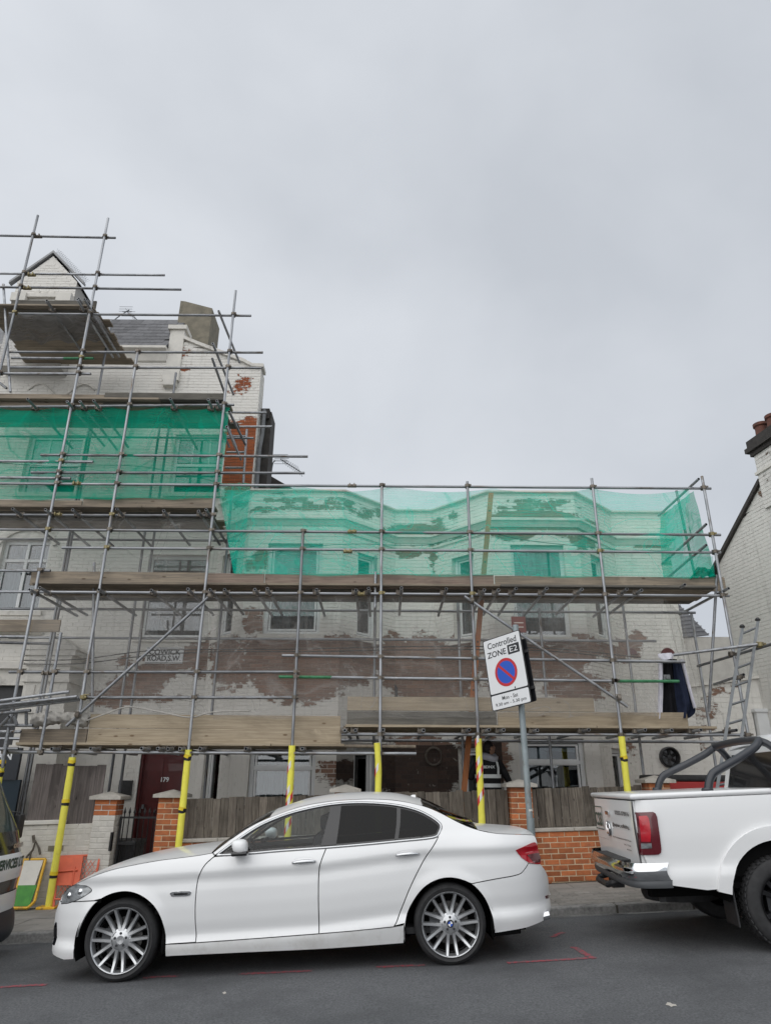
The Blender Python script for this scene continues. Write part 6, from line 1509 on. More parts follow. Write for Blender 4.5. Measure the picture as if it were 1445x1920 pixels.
# bumper: chrome upper, grey lower, curved round the corner
def bumper(name, z0, z1, bul, mat, inset=0, y0=.0):
    pts = [(.21, .015), (.10, .015), (-.06, .06), (-.13, .20), (-.155, .5), (-.16, TWD/2), (-.155, TWD-.5), (-.13, TWD-.2), (-.06, TWD-.06), (.10, TWD-.015), (.21, TWD-.015)]
    pts = spl(pts, 5); V, F = [], []; m = 7; cy = TWD/2
    for x, y in pts:
        for k in range(m):
            t = k/(m-1); o = bul*math.sin(math.pi*t)-inset; s_ = -1 if y < cy else 1
            V.append((x-o, y+(s_*o*.5 if x > -.1 else 0), z0+(z1-z0)*t))
    for i in range(len(pts)-1):
        for k in range(m-1): a = i*m+k; F.append((a, a+1, a+m+1, a+m))
    return mk(name, V, F, mat, tr, world=False, smooth=60)
z1_ = trk.px(1200, 1620, .0)[1]; z2_ = trk.px(1200, 1653, .0)[1]; z3_ = trk.px(1200, 1668, .0)[1]
bu = bumper('rear_bumper', z2_, z1_, .03, M['chrome']); mk('bumper_step', *bbox((-.150, .45, z1_-.02), (.02, TWD-.45, z1_+.0), .01), M['blackpl'], bu, world=False)
bumper('bumper_valance', z3_, z2_, .01, MAT('dark_grey_bumper', (.075, .08, .085), rough=.55), .012)
mk('tow_step', *cat(tube([(-.02, .75, z3_), (-.17, .75, z3_-.03), (-.2, .8, z3_-.05), (-.2, 1.25, z3_-.05), (-.17, 1.3, z3_-.03), (-.02, 1.3, z3_)], .028, 8), box((-.12, .95, z3_-.10), (.0, 1.1, z3_+.02))), M['blackpl'], tr, world=False)
# underside: chassis, spare wheel, exhaust, mud flap
mk('chassis', *cat(box((.1, .35, .42), (4.2, .48, .58)), box((.1, TWD-.48, .42), (4.2, TWD-.35, .58)), box((.02, .2, z3_-.03), (.6, TWD-.2, z3_+.06)), box((.5, .12, .5), (2.0, TWD-.12, .6))), M['liner'], tr, world=False)
mk('spare_wheel', *mv(lathe([(.0, .0), (.36, .0), (.38, .05), (.38, .15), (.36, .2), (0, .2)], 30, 'z'), (.55, TWD/2, .33)), M['rubber'], tr, world=False, smooth=40)
mk('rear_axle', *cat(tube([(WX, .2, WZ), (WX, TWD-.2, WZ)], .05, 10), mv(lathe([(0, -.14), (.1, -.12), (.15, 0), (.1, .12), (0, .14)], 16), (WX, TWD/2, WZ))), M['liner'], tr, world=False)
ex = trk.px(1240, 1690, .5); mk('tow_bracket', *box((ex[0]-.03, .45, ex[1]-.0), (ex[0]+.03, .47, z3_)), M['blackpl'], tr, world=False)
for y_ in (.06, TWD-.34): mk('mud_flap', *box((WX-.47, y_, .2), (WX-.455, y_+.28, .62)), M['blackpl'], tr, world=False)
V, F = [], []
for k in range(21):
    a = math.pi*k/20; c_, s_ = .505*math.cos(a), .505*math.sin(a)
    V += [(WX+c_, .04, WZ+.02+s_), (WX+c_, .5, WZ+.02+s_), (WX, .5, WZ)]
for k in range(20): F += [(3*k, 3*k+3, 3*k+4, 3*k+1), (3*k+1, 3*k+4, 3*k+2)]
mk('wheel_well', V, F, M['liner'], tr, world=False); mk('wheel_well', [(x, TWD-y, z) for x, y, z in V], F, M['liner'], tr, world=False)
for wx in (WX, WX+3.095):
    wheel(tr, wx, .0, WZ, WR, .252, .26, 5, 'five', 1); wheel(tr, wx, TWD, WZ, WR, .252, .26, 5, 'five', -1)
tb = []
for k in range(46):
    for row, (y0_, y1_) in enumerate(((.012, .06), (.075, .125), (.14, .185), (.2, .25))):
        a = 2*math.pi*(k+.5*(row % 2))/46; tb.append(xf(box((-.017, y0_, WR-.004), (.017, y1_, WR+.007)), Matrix.Translation((WX, 0, WZ))@Matrix.Rotation(a, 4, 'Y')))
tag(mk('tread_blocks', *cat(*tb), M['rubber'], tr, world=False), kind='stuff')
# sports bar: bent tubes from the bed rails up to a hoop behind the cab
def tpy(x, y, d):
    a, b = trk.px(x, y, d); return Vector((a, d, b))
nl = [tpy(1327, 1490, .14), tpy(1328, 1470, .15), tpy(1333, 1455, .16), tpy(1342, 1446, .17), tpy(1380, 1424, .23), tpy(1410, 1404, .29), tpy(1420, 1393, .33)]
x2 = nl[-1].x; zt_ = nl[-1].z
hoop = nl+[Vector((x2+.04, .42, zt_+.03)), Vector((x2+.05, TWD/2, zt_+.045)), Vector((x2+.04, TWD-.42, zt_+.03))]+[Vector((p.x, TWD-p.y, p.z)) for p in nl[::-1]]
mk('sports_bar', *tube([Vector(p) for p in spl([tuple(p) for p in hoop], 5)], .04, 12), M['gloss'] if False else MAT('satin_black_bar', (.022, .025, .032), rough=.32, coat=.2), tr, world=False, smooth=180)
sb_ = bpy.data.materials['satin_black_bar']
for s_ in (1, -1):
    yy_ = lambda v: v if s_ > 0 else TWD-v
    leg = [Vector((x2+.03, yy_(.36), zt_+.02)), Vector((x2+.10, yy_(.33), zt_-.02)), Vector((x2+.20, yy_(.27), zt_-.14)), Vector((x2+.30, yy_(.20), zr+.22)), Vector((x2+.34, yy_(.15), zr+.0))]
    mk('bar_strut', *tube([Vector(p) for p in spl([tuple(p) for p in leg], 5)], .038, 12), sb_, tr, world=False, smooth=180)
    mk('bar_foot', *mv(lathe([(.055, 0), (.055, .015), (.042, .03)], 16, 'z'), (nl[0].x, yy_(.14), zr+.05)), sb_, tr, world=False, smooth=40)
# cab
cbx = x2+.12
cab = [(cbx, .2+zr-.25), (cbx+.02, zr+.0), (cbx+.10, zt_-.03), (cbx+.2, zt_+.06), (cbx+1.3, zt_+.05), (cbx+1.95, zr+.05), (cbx+3.0, zr-.12), (cbx+3.18, zr-.3), (cbx+3.2, .35), (cbx, .35)]
def WK(x, z): return float(np.interp(z, [.3, .6, zr, zt_+.06], [.06, .02, .05, .24]))
wn = [(cbx+.22, zr+.06), (cbx+.30, zt_-.08), (cbx+1.25, zt_-.07), (cbx+1.72, zr+.06)]
frar = [(WX+3.095+.50*math.cos(a), WZ+.02+.50*math.sin(a)) for a in [math.pi*i/20 for i in range(21)]]
panel('cab_side', [(max(x, 2.06), z) if z < zr else (x, z) for x, z in cab[:-2]]+[(cbx+3.2, .5)]+frar+[(2.06, .45)], WK, CP, tr, width=TWD, step=.06, holes=[wn], gap=.003)
panel('cab_window', wn, WK, M['glassdark'], tr, width=TWD, gap=0, depth=0, off=.01, step=.1)
V, F = [], []
for x, z in cab[2:8]:
    d = WK(x, z)
    for k in range(9): y = d+(TWD-2*d)*k/8; V.append((x, y, z+.04*math.sin(math.pi*k/8)))
for i in range(5):
    for k in range(8): a = i*9+k; F.append((a, a+9, a+10, a+1))
o = mk('cab_top', V, F, [CP, M['glassdark']], tr, world=False, smooth=50); o.data.polygons.foreach_set('material_index', [1 if i//8 == 2 else 0 for i in range(40)])
d0, d1 = WK(0, zr), WK(0, zt_)
mk('cab_back', [(cbx+.02, d0, zr-.25), (cbx+.02, TWD-d0, zr-.25), (cbx+.02, TWD-d0, zr+.0), (cbx+.02, d0, zr+.0), (cbx+.10, d1, zt_-.03), (cbx+.10, TWD-d1, zt_-.03), (cbx+.2, d1+.02, zt_+.06), (cbx+.2, TWD-d1-.02, zt_+.06)], [(0, 3, 2, 1), (3, 4, 5, 2), (4, 6, 7, 5)], CP, tr, world=False)
mk('cab_rear_window', *([(cbx+.015, d0+.16, zr+.04), (cbx+.015, TWD-d0-.16, zr+.04), (cbx+.085, TWD-d1-.12, zt_-.08), (cbx+.085, d1+.12, zt_-.08)], [(0, 3, 2, 1)]), M['gloss'], tr, world=False)
mk('cab_front', *box((cbx+3.1, .1, .4), (cbx+3.2, TWD-.1, zr-.3)), M['gloss'], tr, world=False)
# ================================================================ lorry: far corner of its front in view at the left
lo = root('lorry', 'white lorry front just showing at the left edge', 'lorry', (-5.5, 8.0, G(-5.5)))
LY0, LY1 = 7.05, 8.98
prof = [(-8, 1452), (2, 1480), (9, 1500), (19, 1525), (29, 1553), (32, 1575), (34, 1592)]
def lp_(x, y): p = P(x, y, LY1); return (p.x, p.z)
def lsweep(name, pts, mat, round_=.10, off=0., back=None):
    """front skin: side profile swept across the width with rounded corners"""
    pr = [lp_(*q) for q in spl(pts, 3)]; V, F = [], []; n = 14
    for x, z in pr:
        for k in range(n+1):
            t = -1+2*k/n; y = (LY0+LY1)/2+t*(LY1-LY0)/2; V.append((x+off+.17-.22*abs(t)**6+.06*(1-t*t), y, z))
    for i in range(len(pr)-1):
        for k in range(n): a = i*(n+1)+k; F.append((a, a+1, a+n+2, a+n+1))
    return mk(name, V, F, mat, lo, smooth=60)
lg = MAT('lorry_windscreen', (.03, .045, .045), (.05, .075, .07), scale=2, rough=.08, spec=.8)
WHT = MAT('lorry_white', (.72, .735, .735), rough=.3, coat=.4)
lsweep('windscreen', prof[:5], lg); pn = lsweep('scuttle_panel', [(29, 1553), (32, 1575), (34, 1592)], M['gloss']); fp_ = lsweep('front_panel', [(34, 1592), (37, 1602), (36, 1620), (32, 1637)], WHT)
lsweep('grille', [(32, 1637), (28, 1650), (25, 1662)], M['gloss'], off=-.01); lsweep('lamp_panel', [(26, 1660), (24, 1675), (21, 1692)], WHT)
bpn = lsweep('bumper', [(19, 1692), (22, 1705), (20, 1730), (10, 1748), (0, 1752)], MAT('dark_blue_bumper', (.02, .028, .04), rough=.45))
lsweep('cab_roof', [(-60, 1430), (-8, 1452)], WHT)
fx0 = lp_(34, 1592)[0]
mk('cab_body', *cat(box((-8.5, LY0+.05, .35), (fx0-.34, LY1-.05, 1.2)), box((-8.5, LY0+.05, 1.2), (-5.9, LY1-.05, 2.25)), box((-12, LY0, .6), (-7, LY1, 1.1))), WHT, lo)
def lfront(z, y): # x of front skin at height z near width y
    t = (y-(LY0+LY1)/2)/((LY1-LY0)/2); return .17-.22*abs(t)**6+.06*(1-t*t)
def ltext(s, y0, y1, py, h, mat, par):
    m = textmesh(s, h, .006); xs_ = [p[0] for p in m[0]]; w = max(xs_)-min(xs_); k = (y1-y0)/w; c_ = (max(xs_)+min(xs_))/2
    bx_, bz_ = lp_(36, py); o = []
    for p in m[0]:
        y = (y0+y1)/2+(p[0]-c_)*k; o.append((bx_+lfront(0, y)+.012, y, bz_+p[1]))
    mk('lettering', o, m[1], mat, par)
ltext('SCAFFOLDING SERVICES LTD', 7.2, 8.74, 1609, .13, dg, fp_); ltext('CANTER', 8.38, 8.72, 1579, .05, M['alloy'], pn)
hx, hz = lp_(24, 1676); mk('headlamp', *bbox((hx-.22, LY1-.36, hz-.09), (hx-.015, LY1-.06, hz+.09), .03), M['lampclear'], lo, smooth=40)
for y in (LY1-.5, LY1-.25):
    q = lp_(10, 1703 if y > 8.6 else 1745); mk('fog_lamp', *xf(lathe([(0, -.03), (.06, -.02), (.07, .02)], 16), Matrix.Translation((q[0]+.12, y, q[1]))@Matrix.Rotation(R(90), 4, 'Z')), M['signwhite'], lo, smooth=60)
mp_ = lp_(32, 1545); mk('mirror_arm', *tube([(mp_[0]-.25, LY1-.05, mp_[1]+.16), (mp_[0]-.02, LY1+.06, mp_[1]+.12), (mp_[0]+.0, LY1+.06, mp_[1]-.2), (mp_[0]-.2, LY1-.03, mp_[1]-.22)], .012, 6), M['blackpl'], lo)
mk('door_mirror', *bbox((mp_[0]-.05, LY1+.02, mp_[1]-.16), (mp_[0]+.02, LY1+.16, mp_[1]+.10), .02), M['blackpl'], lo, smooth=40)
for xw in (-5.9, -9.6):
    wheel(lo, xw, LY0+.05, G(xw)+.38, .38, .22, .22, 5, 'five', 1); wheel(lo, xw, LY1-.05, G(xw)+.38, .38, .22, .22, 5, 'five', -1)
# ================================================================ parking sign
A_ = P(909, 1202.5, 9.90); B_ = P(978.7, 1178, 9.40); C_ = P(990.6, 1318, 9.40); D_ = P(917.5, 1335, 9.90)
uu = (B_-A_+C_-D_)/2; vv_ = (A_-D_+B_-C_)/2; sw, sh = uu.length, vv_.length; uu.normalize(); vv_ = (vv_-uu*vv_.dot(uu)).normalized(); cc = (A_+B_+C_+D_)/4; nn = uu.cross(vv_)
if nn.y > 0: nn = -nn
XPOLE = P(995, 1555, 9.72).x; YPOLE = 9.72
sg = root('parking_sign', 'white controlled zone parking sign on a grey post', 'sign', (XPOLE, YPOLE, GP(XPOLE)))
def rrect(w, h, r_, n=5):
    o = []
    for cx, cy, a0 in ((w/2-r_, h/2-r_, 0), (-w/2+r_, h/2-r_, 90), (-w/2+r_, -h/2+r_, 180), (w/2-r_, -h/2+r_, 270)):
        o += [(cx+r_*math.cos(R(a0+90*i/n)), cy+r_*math.sin(R(a0+90*i/n))) for i in range(n+1)]
    return o
def flat(name, poly, d, t, mat, par=sg, at=(0, 0), hole=None):
    o = cc+uu*at[0]+vv_*at[1]+nn*d; n = len(poly)
    V = [o+uu*x+vv_*y for x, y in poly]; 
    if hole is not None:
        V += [o+uu*x+vv_*y for x, y in hole]; F = [(i, (i+1) % n, n+(i+1) % n, n+i) for i in range(n)]
    elif t:
        V += [p-nn*t for p in V]; F = [tuple(range(n)), tuple(range(2*n-1, n-1, -1))]+[(i, (i+1) % n, (i+1) % n+n, i+n) for i in range(n)]
    else: F = [tuple(range(n))]
    return mk(name, V, F, mat, par)
pt = flat('plate', rrect(sw, sh, .03), 0, .012, M['signblack'])
yb0 = -sh/2+sh*.215
flat('upper_face', [(x, y+(sh*.215)/2) for x, y in rrect(sw-.03, sh*.785-.022, .02)], .0015, 0, M['signwhite'], pt)
flat('lower_face', [(x, y-(sh*.785)/2) for x, y in rrect(sw-.03, sh*.215-.022, .02)], .0015, 0, M['signwhite'], pt)
def stext(s, x, y, w, h, mat=M['signblack'], bold=.012, d=.003):
    m = textmesh(s, 1, bold); xs_ = [p[0] for p in m[0]]; ys_ = [p[1] for p in m[0]]; cx_, cy_ = (max(xs_)+min(xs_))/2, (max(ys_)+min(ys_))/2
    sx, sy = w/(max(xs_)-min(xs_)), h/(max(ys_)-min(ys_)); o = cc+nn*d
    mk('lettering', [o+uu*(x+(p[0]-cx_)*sx)+vv_*(y+(p[1]-cy_)*sy) for p in m[0]], m[1], mat, pt)
stext('Controlled', .0, sh*.40, sw*.76, sh*.088); stext('ZONE', -sw*.17, sh*.27, sw*.50, sh*.085, bold=.016)
flat('zone_badge', rrect(sw*.30, sh*.135, .008), .0025, 0, M['signblack'], pt, at=(sw*.275, sh*.27)); stext('E2', sw*.275, sh*.27, sw*.20, sh*.08, M['signwhite'], .004, .004)
rc = sw*.285; cy = -sh*.02; circ = lambda r_, n=48: [(r_*math.cos(2*math.pi*i/n), r_*math.sin(2*math.pi*i/n)) for i in range(n)]
flat('blue_disc', circ(rc*.86), .003, 0, M['signblue'], pt, at=(0, cy)); flat('red_ring', circ(rc), .004, 0, M['signred'], pt, at=(0, cy), hole=circ(rc*.80))
k_ = rc*.84*math.sqrt(.5); w_ = rc*.09*math.sqrt(2)/1.0
flat('red_bar', [(-k_-w_/2, k_-w_/2), (-k_+w_/2, k_+w_/2), (k_+w_/2, -k_+w_/2), (k_-w_/2, -k_-w_/2)], .0045, 0, M['signred'], pt, at=(0, cy))
stext('Mon - Sat', 0, -sh*.355, sw*.40, sh*.052, bold=.01); stext('9.30 am - 5.30 pm', 0, -sh*.435, sw*.78, sh*.055, bold=.01)
# second plate facing the other way behind, clamps, post
bo = .085
flat('rear_plate', rrect(sw*.95, sh*.86, .03), -bo, .012, M['signblack'], sg, at=(sw*.05, -sh*.05))
flat('rear_plate_rail', rrect(sw*.9, .04, .005), -bo+.03, .03, M['tubedark'], sg, at=(sw*.1, sh*.2)); flat('rear_plate_rail', rrect(sw*.9, .04, .005), -bo+.03, .03, M['tubedark'], sg, at=(sw*.1, -sh*.3))
ptop = P(966, 1172, YPOLE).z
mk('post', *tube([(XPOLE, YPOLE, GP(XPOLE)-.1), (XPOLE-.01, YPOLE, GP(XPOLE)+1.3), (XPOLE-.03, YPOLE, ptop)], .042, 16), M['poleg'], sg, smooth=60)
mk('post_band', *tube([(XPOLE-.003, YPOLE, 1.255), (XPOLE-.003, YPOLE, 1.28)], .0435, 16, cap=False), M['trim'], sg, smooth=60)
mk('post_base_sleeve', *tube([(XPOLE, YPOLE, GP(XPOLE)), (XPOLE, YPOLE, GP(XPOLE)+.95)], .05, 16), M['poleg'], sg, smooth=60)
mk('clamp', *cat(*[tube([cc+vv_*y-nn*.0+uu*.12, Vector((XPOLE-.02, YPOLE, (cc+vv_*y).z))], .02, 6) for y in (.25, -.25)]), M['tubedark'], sg)
# brown plate hung higher on the scaffold behind
bp_ = P(970, 1170, SY-.05); bs = root('scaffold_notice', 'small brown notice tied to the scaffold above the parking sign', 'notice', tuple(bp_))
mk('card', *box((bp_.x-.10, SY-.06, bp_.z-.14), (bp_.x+.13, SY-.045, bp_.z+.12)), MAT('brown_card', (.16, .07, .06), (.12, .06, .055), scale=6, rough=.7), bs)
mk('print_line', *cat(*[box((bp_.x-.06, SY-.063, bp_.z-.06+k*.07), (bp_.x+.09, SY-.0605, bp_.z-.045+k*.07)) for k in range(2)]), M['coping'], bs)
mk('wire_tie', *tube([(bp_.x-.06, SY-.05, bp_.z+.12), (bp_.x-.02, SY-.04, bp_.z+.28), (bp_.x+.06, SY-.04, bp_.z+.3), (bp_.x+.1, SY-.05, bp_.z+.12)], .005, 5), M['alu'], bs)
# ================================================================ jacket hung on the guard rail
jk = root('jacket', 'dark navy jacket with white lining hung on the scaffold rail', 'jacket', tuple(P(1270, 1340, SY+.05)))
def drape(name, Lp, Rp, mat, y0=SY+.0, fold=.03, n=22, m=14, seed=0, par=jk):
    """cloth panel between a left and a right edge traced from top to bottom"""
    rr = random.Random(seed); ph = rr.uniform(0, 6); Ls = spl(Lp, 6); Rs = spl(Rp, 6); V, F = [], []
    def at(S, t): i = t*(len(S)-1); k = min(len(S)-2, int(i)); a, b = np.array(S[k]), np.array(S[k+1]); return a+(b-a)*(i-k)
    for j in range(n+1):
        v = j/n; a, b = at(Ls, v), at(Rs, v)
        for i in range(m+1):
            u = i/m; q = a+(b-a)*u; p = P(q[0], q[1], y0); w = fold*(math.sin(u*9+ph+v*1.5)*(.3+v)+.5*math.sin(u*21-v*4+ph))-.05*math.sin(math.pi*u)*(.5+.5*v); V.append((p.x, p.y+w, p.z))
    for j in range(n):
        for i in range(m): a = j*(m+1)+i; F.append((a, a+1, a+m+2, a+m+1))
    N0 = len(V); V += [(x, y+.018, z) for x, y, z in V]; F += [tuple(q+N0 for q in f[::-1]) for f in F]
    return mk(name, V, F, mat, par, smooth=180)
navy = MAT('navy_cloth', (.012, .016, .032), (.02, .026, .05), scale=6, rough=.85, bump=.3, bscale=20, spec=.12); blk = MAT('black_lining', (.007, .007, .009), (.013, .013, .016), scale=8, rough=.9, spec=.1); wlin = MAT('white_fleece', (.62, .61, .66), (.50, .49, .55), scale=9, rough=.95, bump=.4)
drape('inside', [(1240, 1236), (1241, 1290), (1240, 1348)], [(1268, 1236), (1276, 1290), (1286, 1348)], blk, SY+.24, .045, seed=1)
drape('body', [(1258, 1238), (1263, 1285), (1270, 1348)], [(1279, 1240), (1292, 1288), (1302, 1331), (1290, 1346)], navy, SY+.20, .05, seed=2)
drape('left_edge', [(1235, 1240), (1234, 1290), (1231, 1348)], [(1241, 1234), (1242, 1290), (1240, 1348)], wlin, SY+.17, .02, m=6, seed=3)
drape('right_edge', [(1276, 1236), (1289, 1288), (1300, 1328)], [(1281, 1238), (1294, 1288), (1304, 1326)], wlin, SY+.15, .015, m=5, seed=4)
drape('collar', [(1233, 1226), (1234, 1232), (1240, 1238)], [(1258, 1224), (1262, 1230), (1262, 1236)], wlin, SY+.10, .02, n=8, m=8, seed=5)
SYb = SY; bd = P(1249, 1271, SY+.15); SY = SY+.2; mk('camera_badge', *cat(bbox((bd.x-.055, SY-.075, bd.z-.05), (bd.x+.055, SY-.05, bd.z+.05), .01), xf(lathe([(0, -.04), (.028, -.036), (.036, 0)], 16), Matrix.Translation((bd.x, SY-.07, bd.z)))), M['lead'], jk, smooth=40); SY = SYb
# ================================================================ worker behind the fence, seen from the back
wk = root('person', 'worker in dark clothes and black reflective vest behind the fence', 'person', (P(915, 1430, 12.0).x, 12.0, GP(1.9)+.22))
wx0 = P(913, 1430, 12.0).x; wy = 12.0
hz_ = P(918, 1388, wy).z; S_ = 1.0
fz_ = GP(wx0)+.22
H = hz_-fz_; u_ = H/1.78
def J(x, y, z): return (wx0+x*u_, wy+y*u_, fz_+z*u_)
skin_pts = {'pel': (J(0, 0, .98), .15), 'wst': (J(.0, .01, 1.12), .135), 'chs': (J(.01, .0, 1.34), .155), 'nk0': (J(.015, .0, 1.50), .075), 'nk1': (J(.03, .03, 1.56), .058),
  'ls': (J(-.17, .0, 1.44), .075), 'le': (J(-.26, .14, 1.20), .052), 'lw': (J(-.20, .38, 1.30), .036), 'rs': (J(.19, .0, 1.43), .075), 're': (J(.34, .10, 1.18), .052), 'rw': (J(.44, .32, 1.05), .036),
  'lh': (J(-.10, 0, .92), .105), 'lk': (J(-.12, -.03, .50), .07), 'la': (J(-.13, .03, .09), .05), 'lt': (J(-.14, .2, .05), .04), 'rh': (J(.10, 0, .92), .105), 'rk': (J(.13, -.02, .50), .07), 'ra': (J(.15, .04, .09), .05), 'rt': (J(.16, .21, .05), .04)}
ed_ = [('pel', 'wst'), ('wst', 'chs'), ('chs', 'nk0'), ('nk0', 'nk1'), ('chs', 'ls'), ('ls', 'le'), ('le', 'lw'), ('chs', 'rs'), ('rs', 're'), ('re', 'rw'), ('pel', 'lh'), ('lh', 'lk'), ('lk', 'la'), ('la', 'lt'), ('pel', 'rh'), ('rh', 'rk'), ('rk', 'ra'), ('ra', 'rt')]
def add_hand(w, e, sgn):
    wp = Vector(skin_pts[w][0]); d = (wp-Vector(skin_pts[e][0])).normalized(); s = d.cross(Vector((0, 0, 1))).normalized(); pn_ = w+'p'
    skin_pts[pn_] = (tuple(wp+d*.07), .032); ed_.append((w, pn_))
    for k, l in enumerate((.065, .078, .07, .052)):
        o = s*(.026-.0175*k); b = wp+d*.105+o; skin_pts[f'{w}{k}a'] = (tuple(b), .0095); skin_pts[f'{w}{k}b'] = (tuple(b+d*l*.6+Vector((0, 0, -.012))), .0085); skin_pts[f'{w}{k}c'] = (tuple(b+d*l*.85+Vector((0, 0, -.04))), .0075)
        ed_.extend([(pn_, f'{w}{k}a'), (f'{w}{k}a', f'{w}{k}b'), (f'{w}{k}b', f'{w}{k}c')])
    b = wp+d*.03+s*sgn*.036; skin_pts[w+'t1'] = (tuple(b), .012); skin_pts[w+'t2'] = (tuple(b+d*.045+s*sgn*.02), .0095); ed_.extend([(w, w+'t1'), (w+'t1', w+'t2')])
add_hand('lw', 'le', 1); add_hand('rw', 're', -1)
def skin_mesh(pts, edges, rootk, sub=1):
    ks = list(pts); ix = {k: i for i, k in enumerate(ks)}; me = bpy.data.meshes.new('sk'); me.from_pydata([pts[k][0] for k in ks], [(ix[a], ix[b]) for a, b in edges], [])
    ob = bpy.data.objects.new('sk', me); COL.objects.link(ob); ob.modifiers.new('s', 'SKIN'); sv = me.skin_vertices[0].data
    for k in ks: r_ = pts[k][1]*(u_ if pts[k][1] > .03 else 1); sv[ix[k]].radius = (r_, r_); sv[ix[k]].use_root = (k == rootk)
    sm_ = ob.modifiers.new('b', 'SUBSURF'); sm_.levels = sub; sm_.render_levels = sub
    m2 = bpy.data.meshes.new_from_object(ob.evaluated_get(bpy.context.evaluated_depsgraph_get())); v = [tuple(q.co) for q in m2.vertices]; f = [tuple(q.vertices) for q in m2.polygons]
    bpy.data.objects.remove(ob); bpy.data.meshes.remove(me); bpy.data.meshes.remove(m2); return v, f
dcl = MAT('dark_work_clothes', (.016, .016, .018), (.028, .028, .03), scale=9, rough=.9, bump=.3, spec=.12)
skn = MAT('skin', (.32, .18, .12), (.28, .15, .10), scale=8, rough=.6)
bod = mk('body', *skin_mesh(skin_pts, ed_, 'pel', 2), dcl, wk, smooth=180)
# head turned to the right, hair, ear, nose
def headm(scale, dz=0, cutf=None):
    bm = bmesh.new(); bmesh.ops.create_uvsphere(bm, u_segments=24, v_segments=16, radius=1)
    for v in bm.verts:
        x, y, z = v.co
        X = x*.098; Y = y*.078; Z = z*.118
        if z < 0: X *= 1+.12*z; Y *= 1+.25*z; X += .012*-z
        if x > .75 and -.25 < z < .12: X += .016*(1-abs(z+.05)/.3)       # nose
        if x > .8 and -.62 < z < -.45: X += .004
        if x > .75 and .08 < z < .25: X -= .006
        v.co = Vector((X*scale, Y*scale, Z*scale))
    if cutf:
        bmesh.ops.delete(bm, geom=[v for v in bm.verts if cutf(v.co/scale)], context='VERTS')
    return bm2(bm)
hc = Vector(J(.045, .04, 1.655)); hm = Matrix.Translation(hc)@Matrix.Rotation(R(25), 4, 'Z')@Matrix.Rotation(R(-12), 4, 'Y')
hd = mk('head', *xf(headm(u_), hm), skn, wk, smooth=180)
mk('hair', *xf(headm(1.06*u_, cutf=lambda c: c.z < .0+.35*max(0, c.x) and c.x > -.02 or (c.x > .055) or c.z < -.07), hm), MAT('dark_hair', (.012, .01, .009), rough=.7), hd, smooth=180)
for sgn in (-1, 1): mk('ear', *xf(xf(lathe([(0, -.008), (.02, -.006), (.028, 0), (.02, .006), (0, .008)], 12), Matrix.Diagonal((1, 1, 1.3, 1))), hm@Matrix.Translation((-.005, sgn*.08*u_, -.005))), skn, hd, smooth=180)
for sgn in (-1, 1): mk('eye', *xf(lathe([(0, -.011), (.009, -.006), (.011, 0), (.009, .006), (0, .011)], 10), hm@Matrix.Translation((.088*u_, sgn*.032*u_, .018))), M['blackpl'], hd, smooth=180)
# hood and vest
V, F = [], []
n = 20
for j, (r_, z, dy) in enumerate(((.075, 1.56, .01), (.115, 1.57, -.02), (.15, 1.53, -.05), (.14, 1.47, -.05), (.10, 1.44, -.02))):
    for k in range(n): a = 2*math.pi*k/n; V.append(J(.015+r_*math.cos(a)*1.05, dy+r_*math.sin(a)*.85, z+.02*math.sin(a*2)))
for j in range(4):
    for k in range(n): F.append((j*n+k, j*n+(k+1) % n, j*n+n+(k+1) % n, j*n+n+k))
mk('hood', V, F, MAT('grey_hood', (.30, .30, .33), (.22, .22, .25), scale=8, rough=.95, bump=.4), wk, smooth=180)
vp_ = [(.205, .150, .88), (.20, .150, 1.0), (.19, .145, 1.12), (.20, .155, 1.25), (.215, .160, 1.36), (.19, .150, 1.45), (.12, .11, 1.515)]
def vring(z):
    zs = [p[2] for p in vp_]; return float(np.interp(z, zs, [p[0] for p in vp_])), float(np.interp(z, zs, [p[1] for p in vp_]))
def vshell(name, z0, z1, a0, a1, mat, par, g=0., nz=10, na=28):
    V, F = [], []
    for j in range(nz+1):
        z = z0+(z1-z0)*j/nz; rx, ry = vring(z)
        for i in range(na+1):
            a = R(a0+(a1-a0)*i/na); f_ = 1+.02*math.sin(a*5+z*20)
            V.append(J(.005+(rx+g)*f_*math.copysign(abs(math.cos(a))**.8, math.cos(a)), (ry+g)*f_*math.copysign(abs(math.sin(a))**.8, math.sin(a)), z))
    for j in range(nz):
        for i in range(na): a = j*(na+1)+i; F.append((a, a+1, a+na+2, a+na+1))
    return mk(name, V, F, mat, par, smooth=180)
vs_ = vshell('vest', .86, 1.515, 0, 360, MAT('black_vest', (.008, .008, .009), (.014, .014, .016), scale=8, rough=.8, spec=.12), wk)
rfl = MAT('reflective_tape', (.52, .54, .54), (.44, .46, .46), scale=12, rough=.5)
vshell('reflective_band', 1.075, 1.13, 0, 360, rfl, vs_, .006, 2); vshell('reflective_band', 1.21, 1.265, 0, 360, rfl, vs_, .006, 2)
vshell('reflective_strap', 1.25, 1.47, 226, 240, rfl, vs_, .007, 8, 4); vshell('reflective_strap', 1.25, 1.47, 300, 314, rfl, vs_, .007, 8, 4)
lt = textmesh('BDNX', .07, .002); mk('back_print', [J(p[0]*.9, -.172, 1.37+p[1]*.8) for p in lt[0]], lt[1], rfl, vs_)
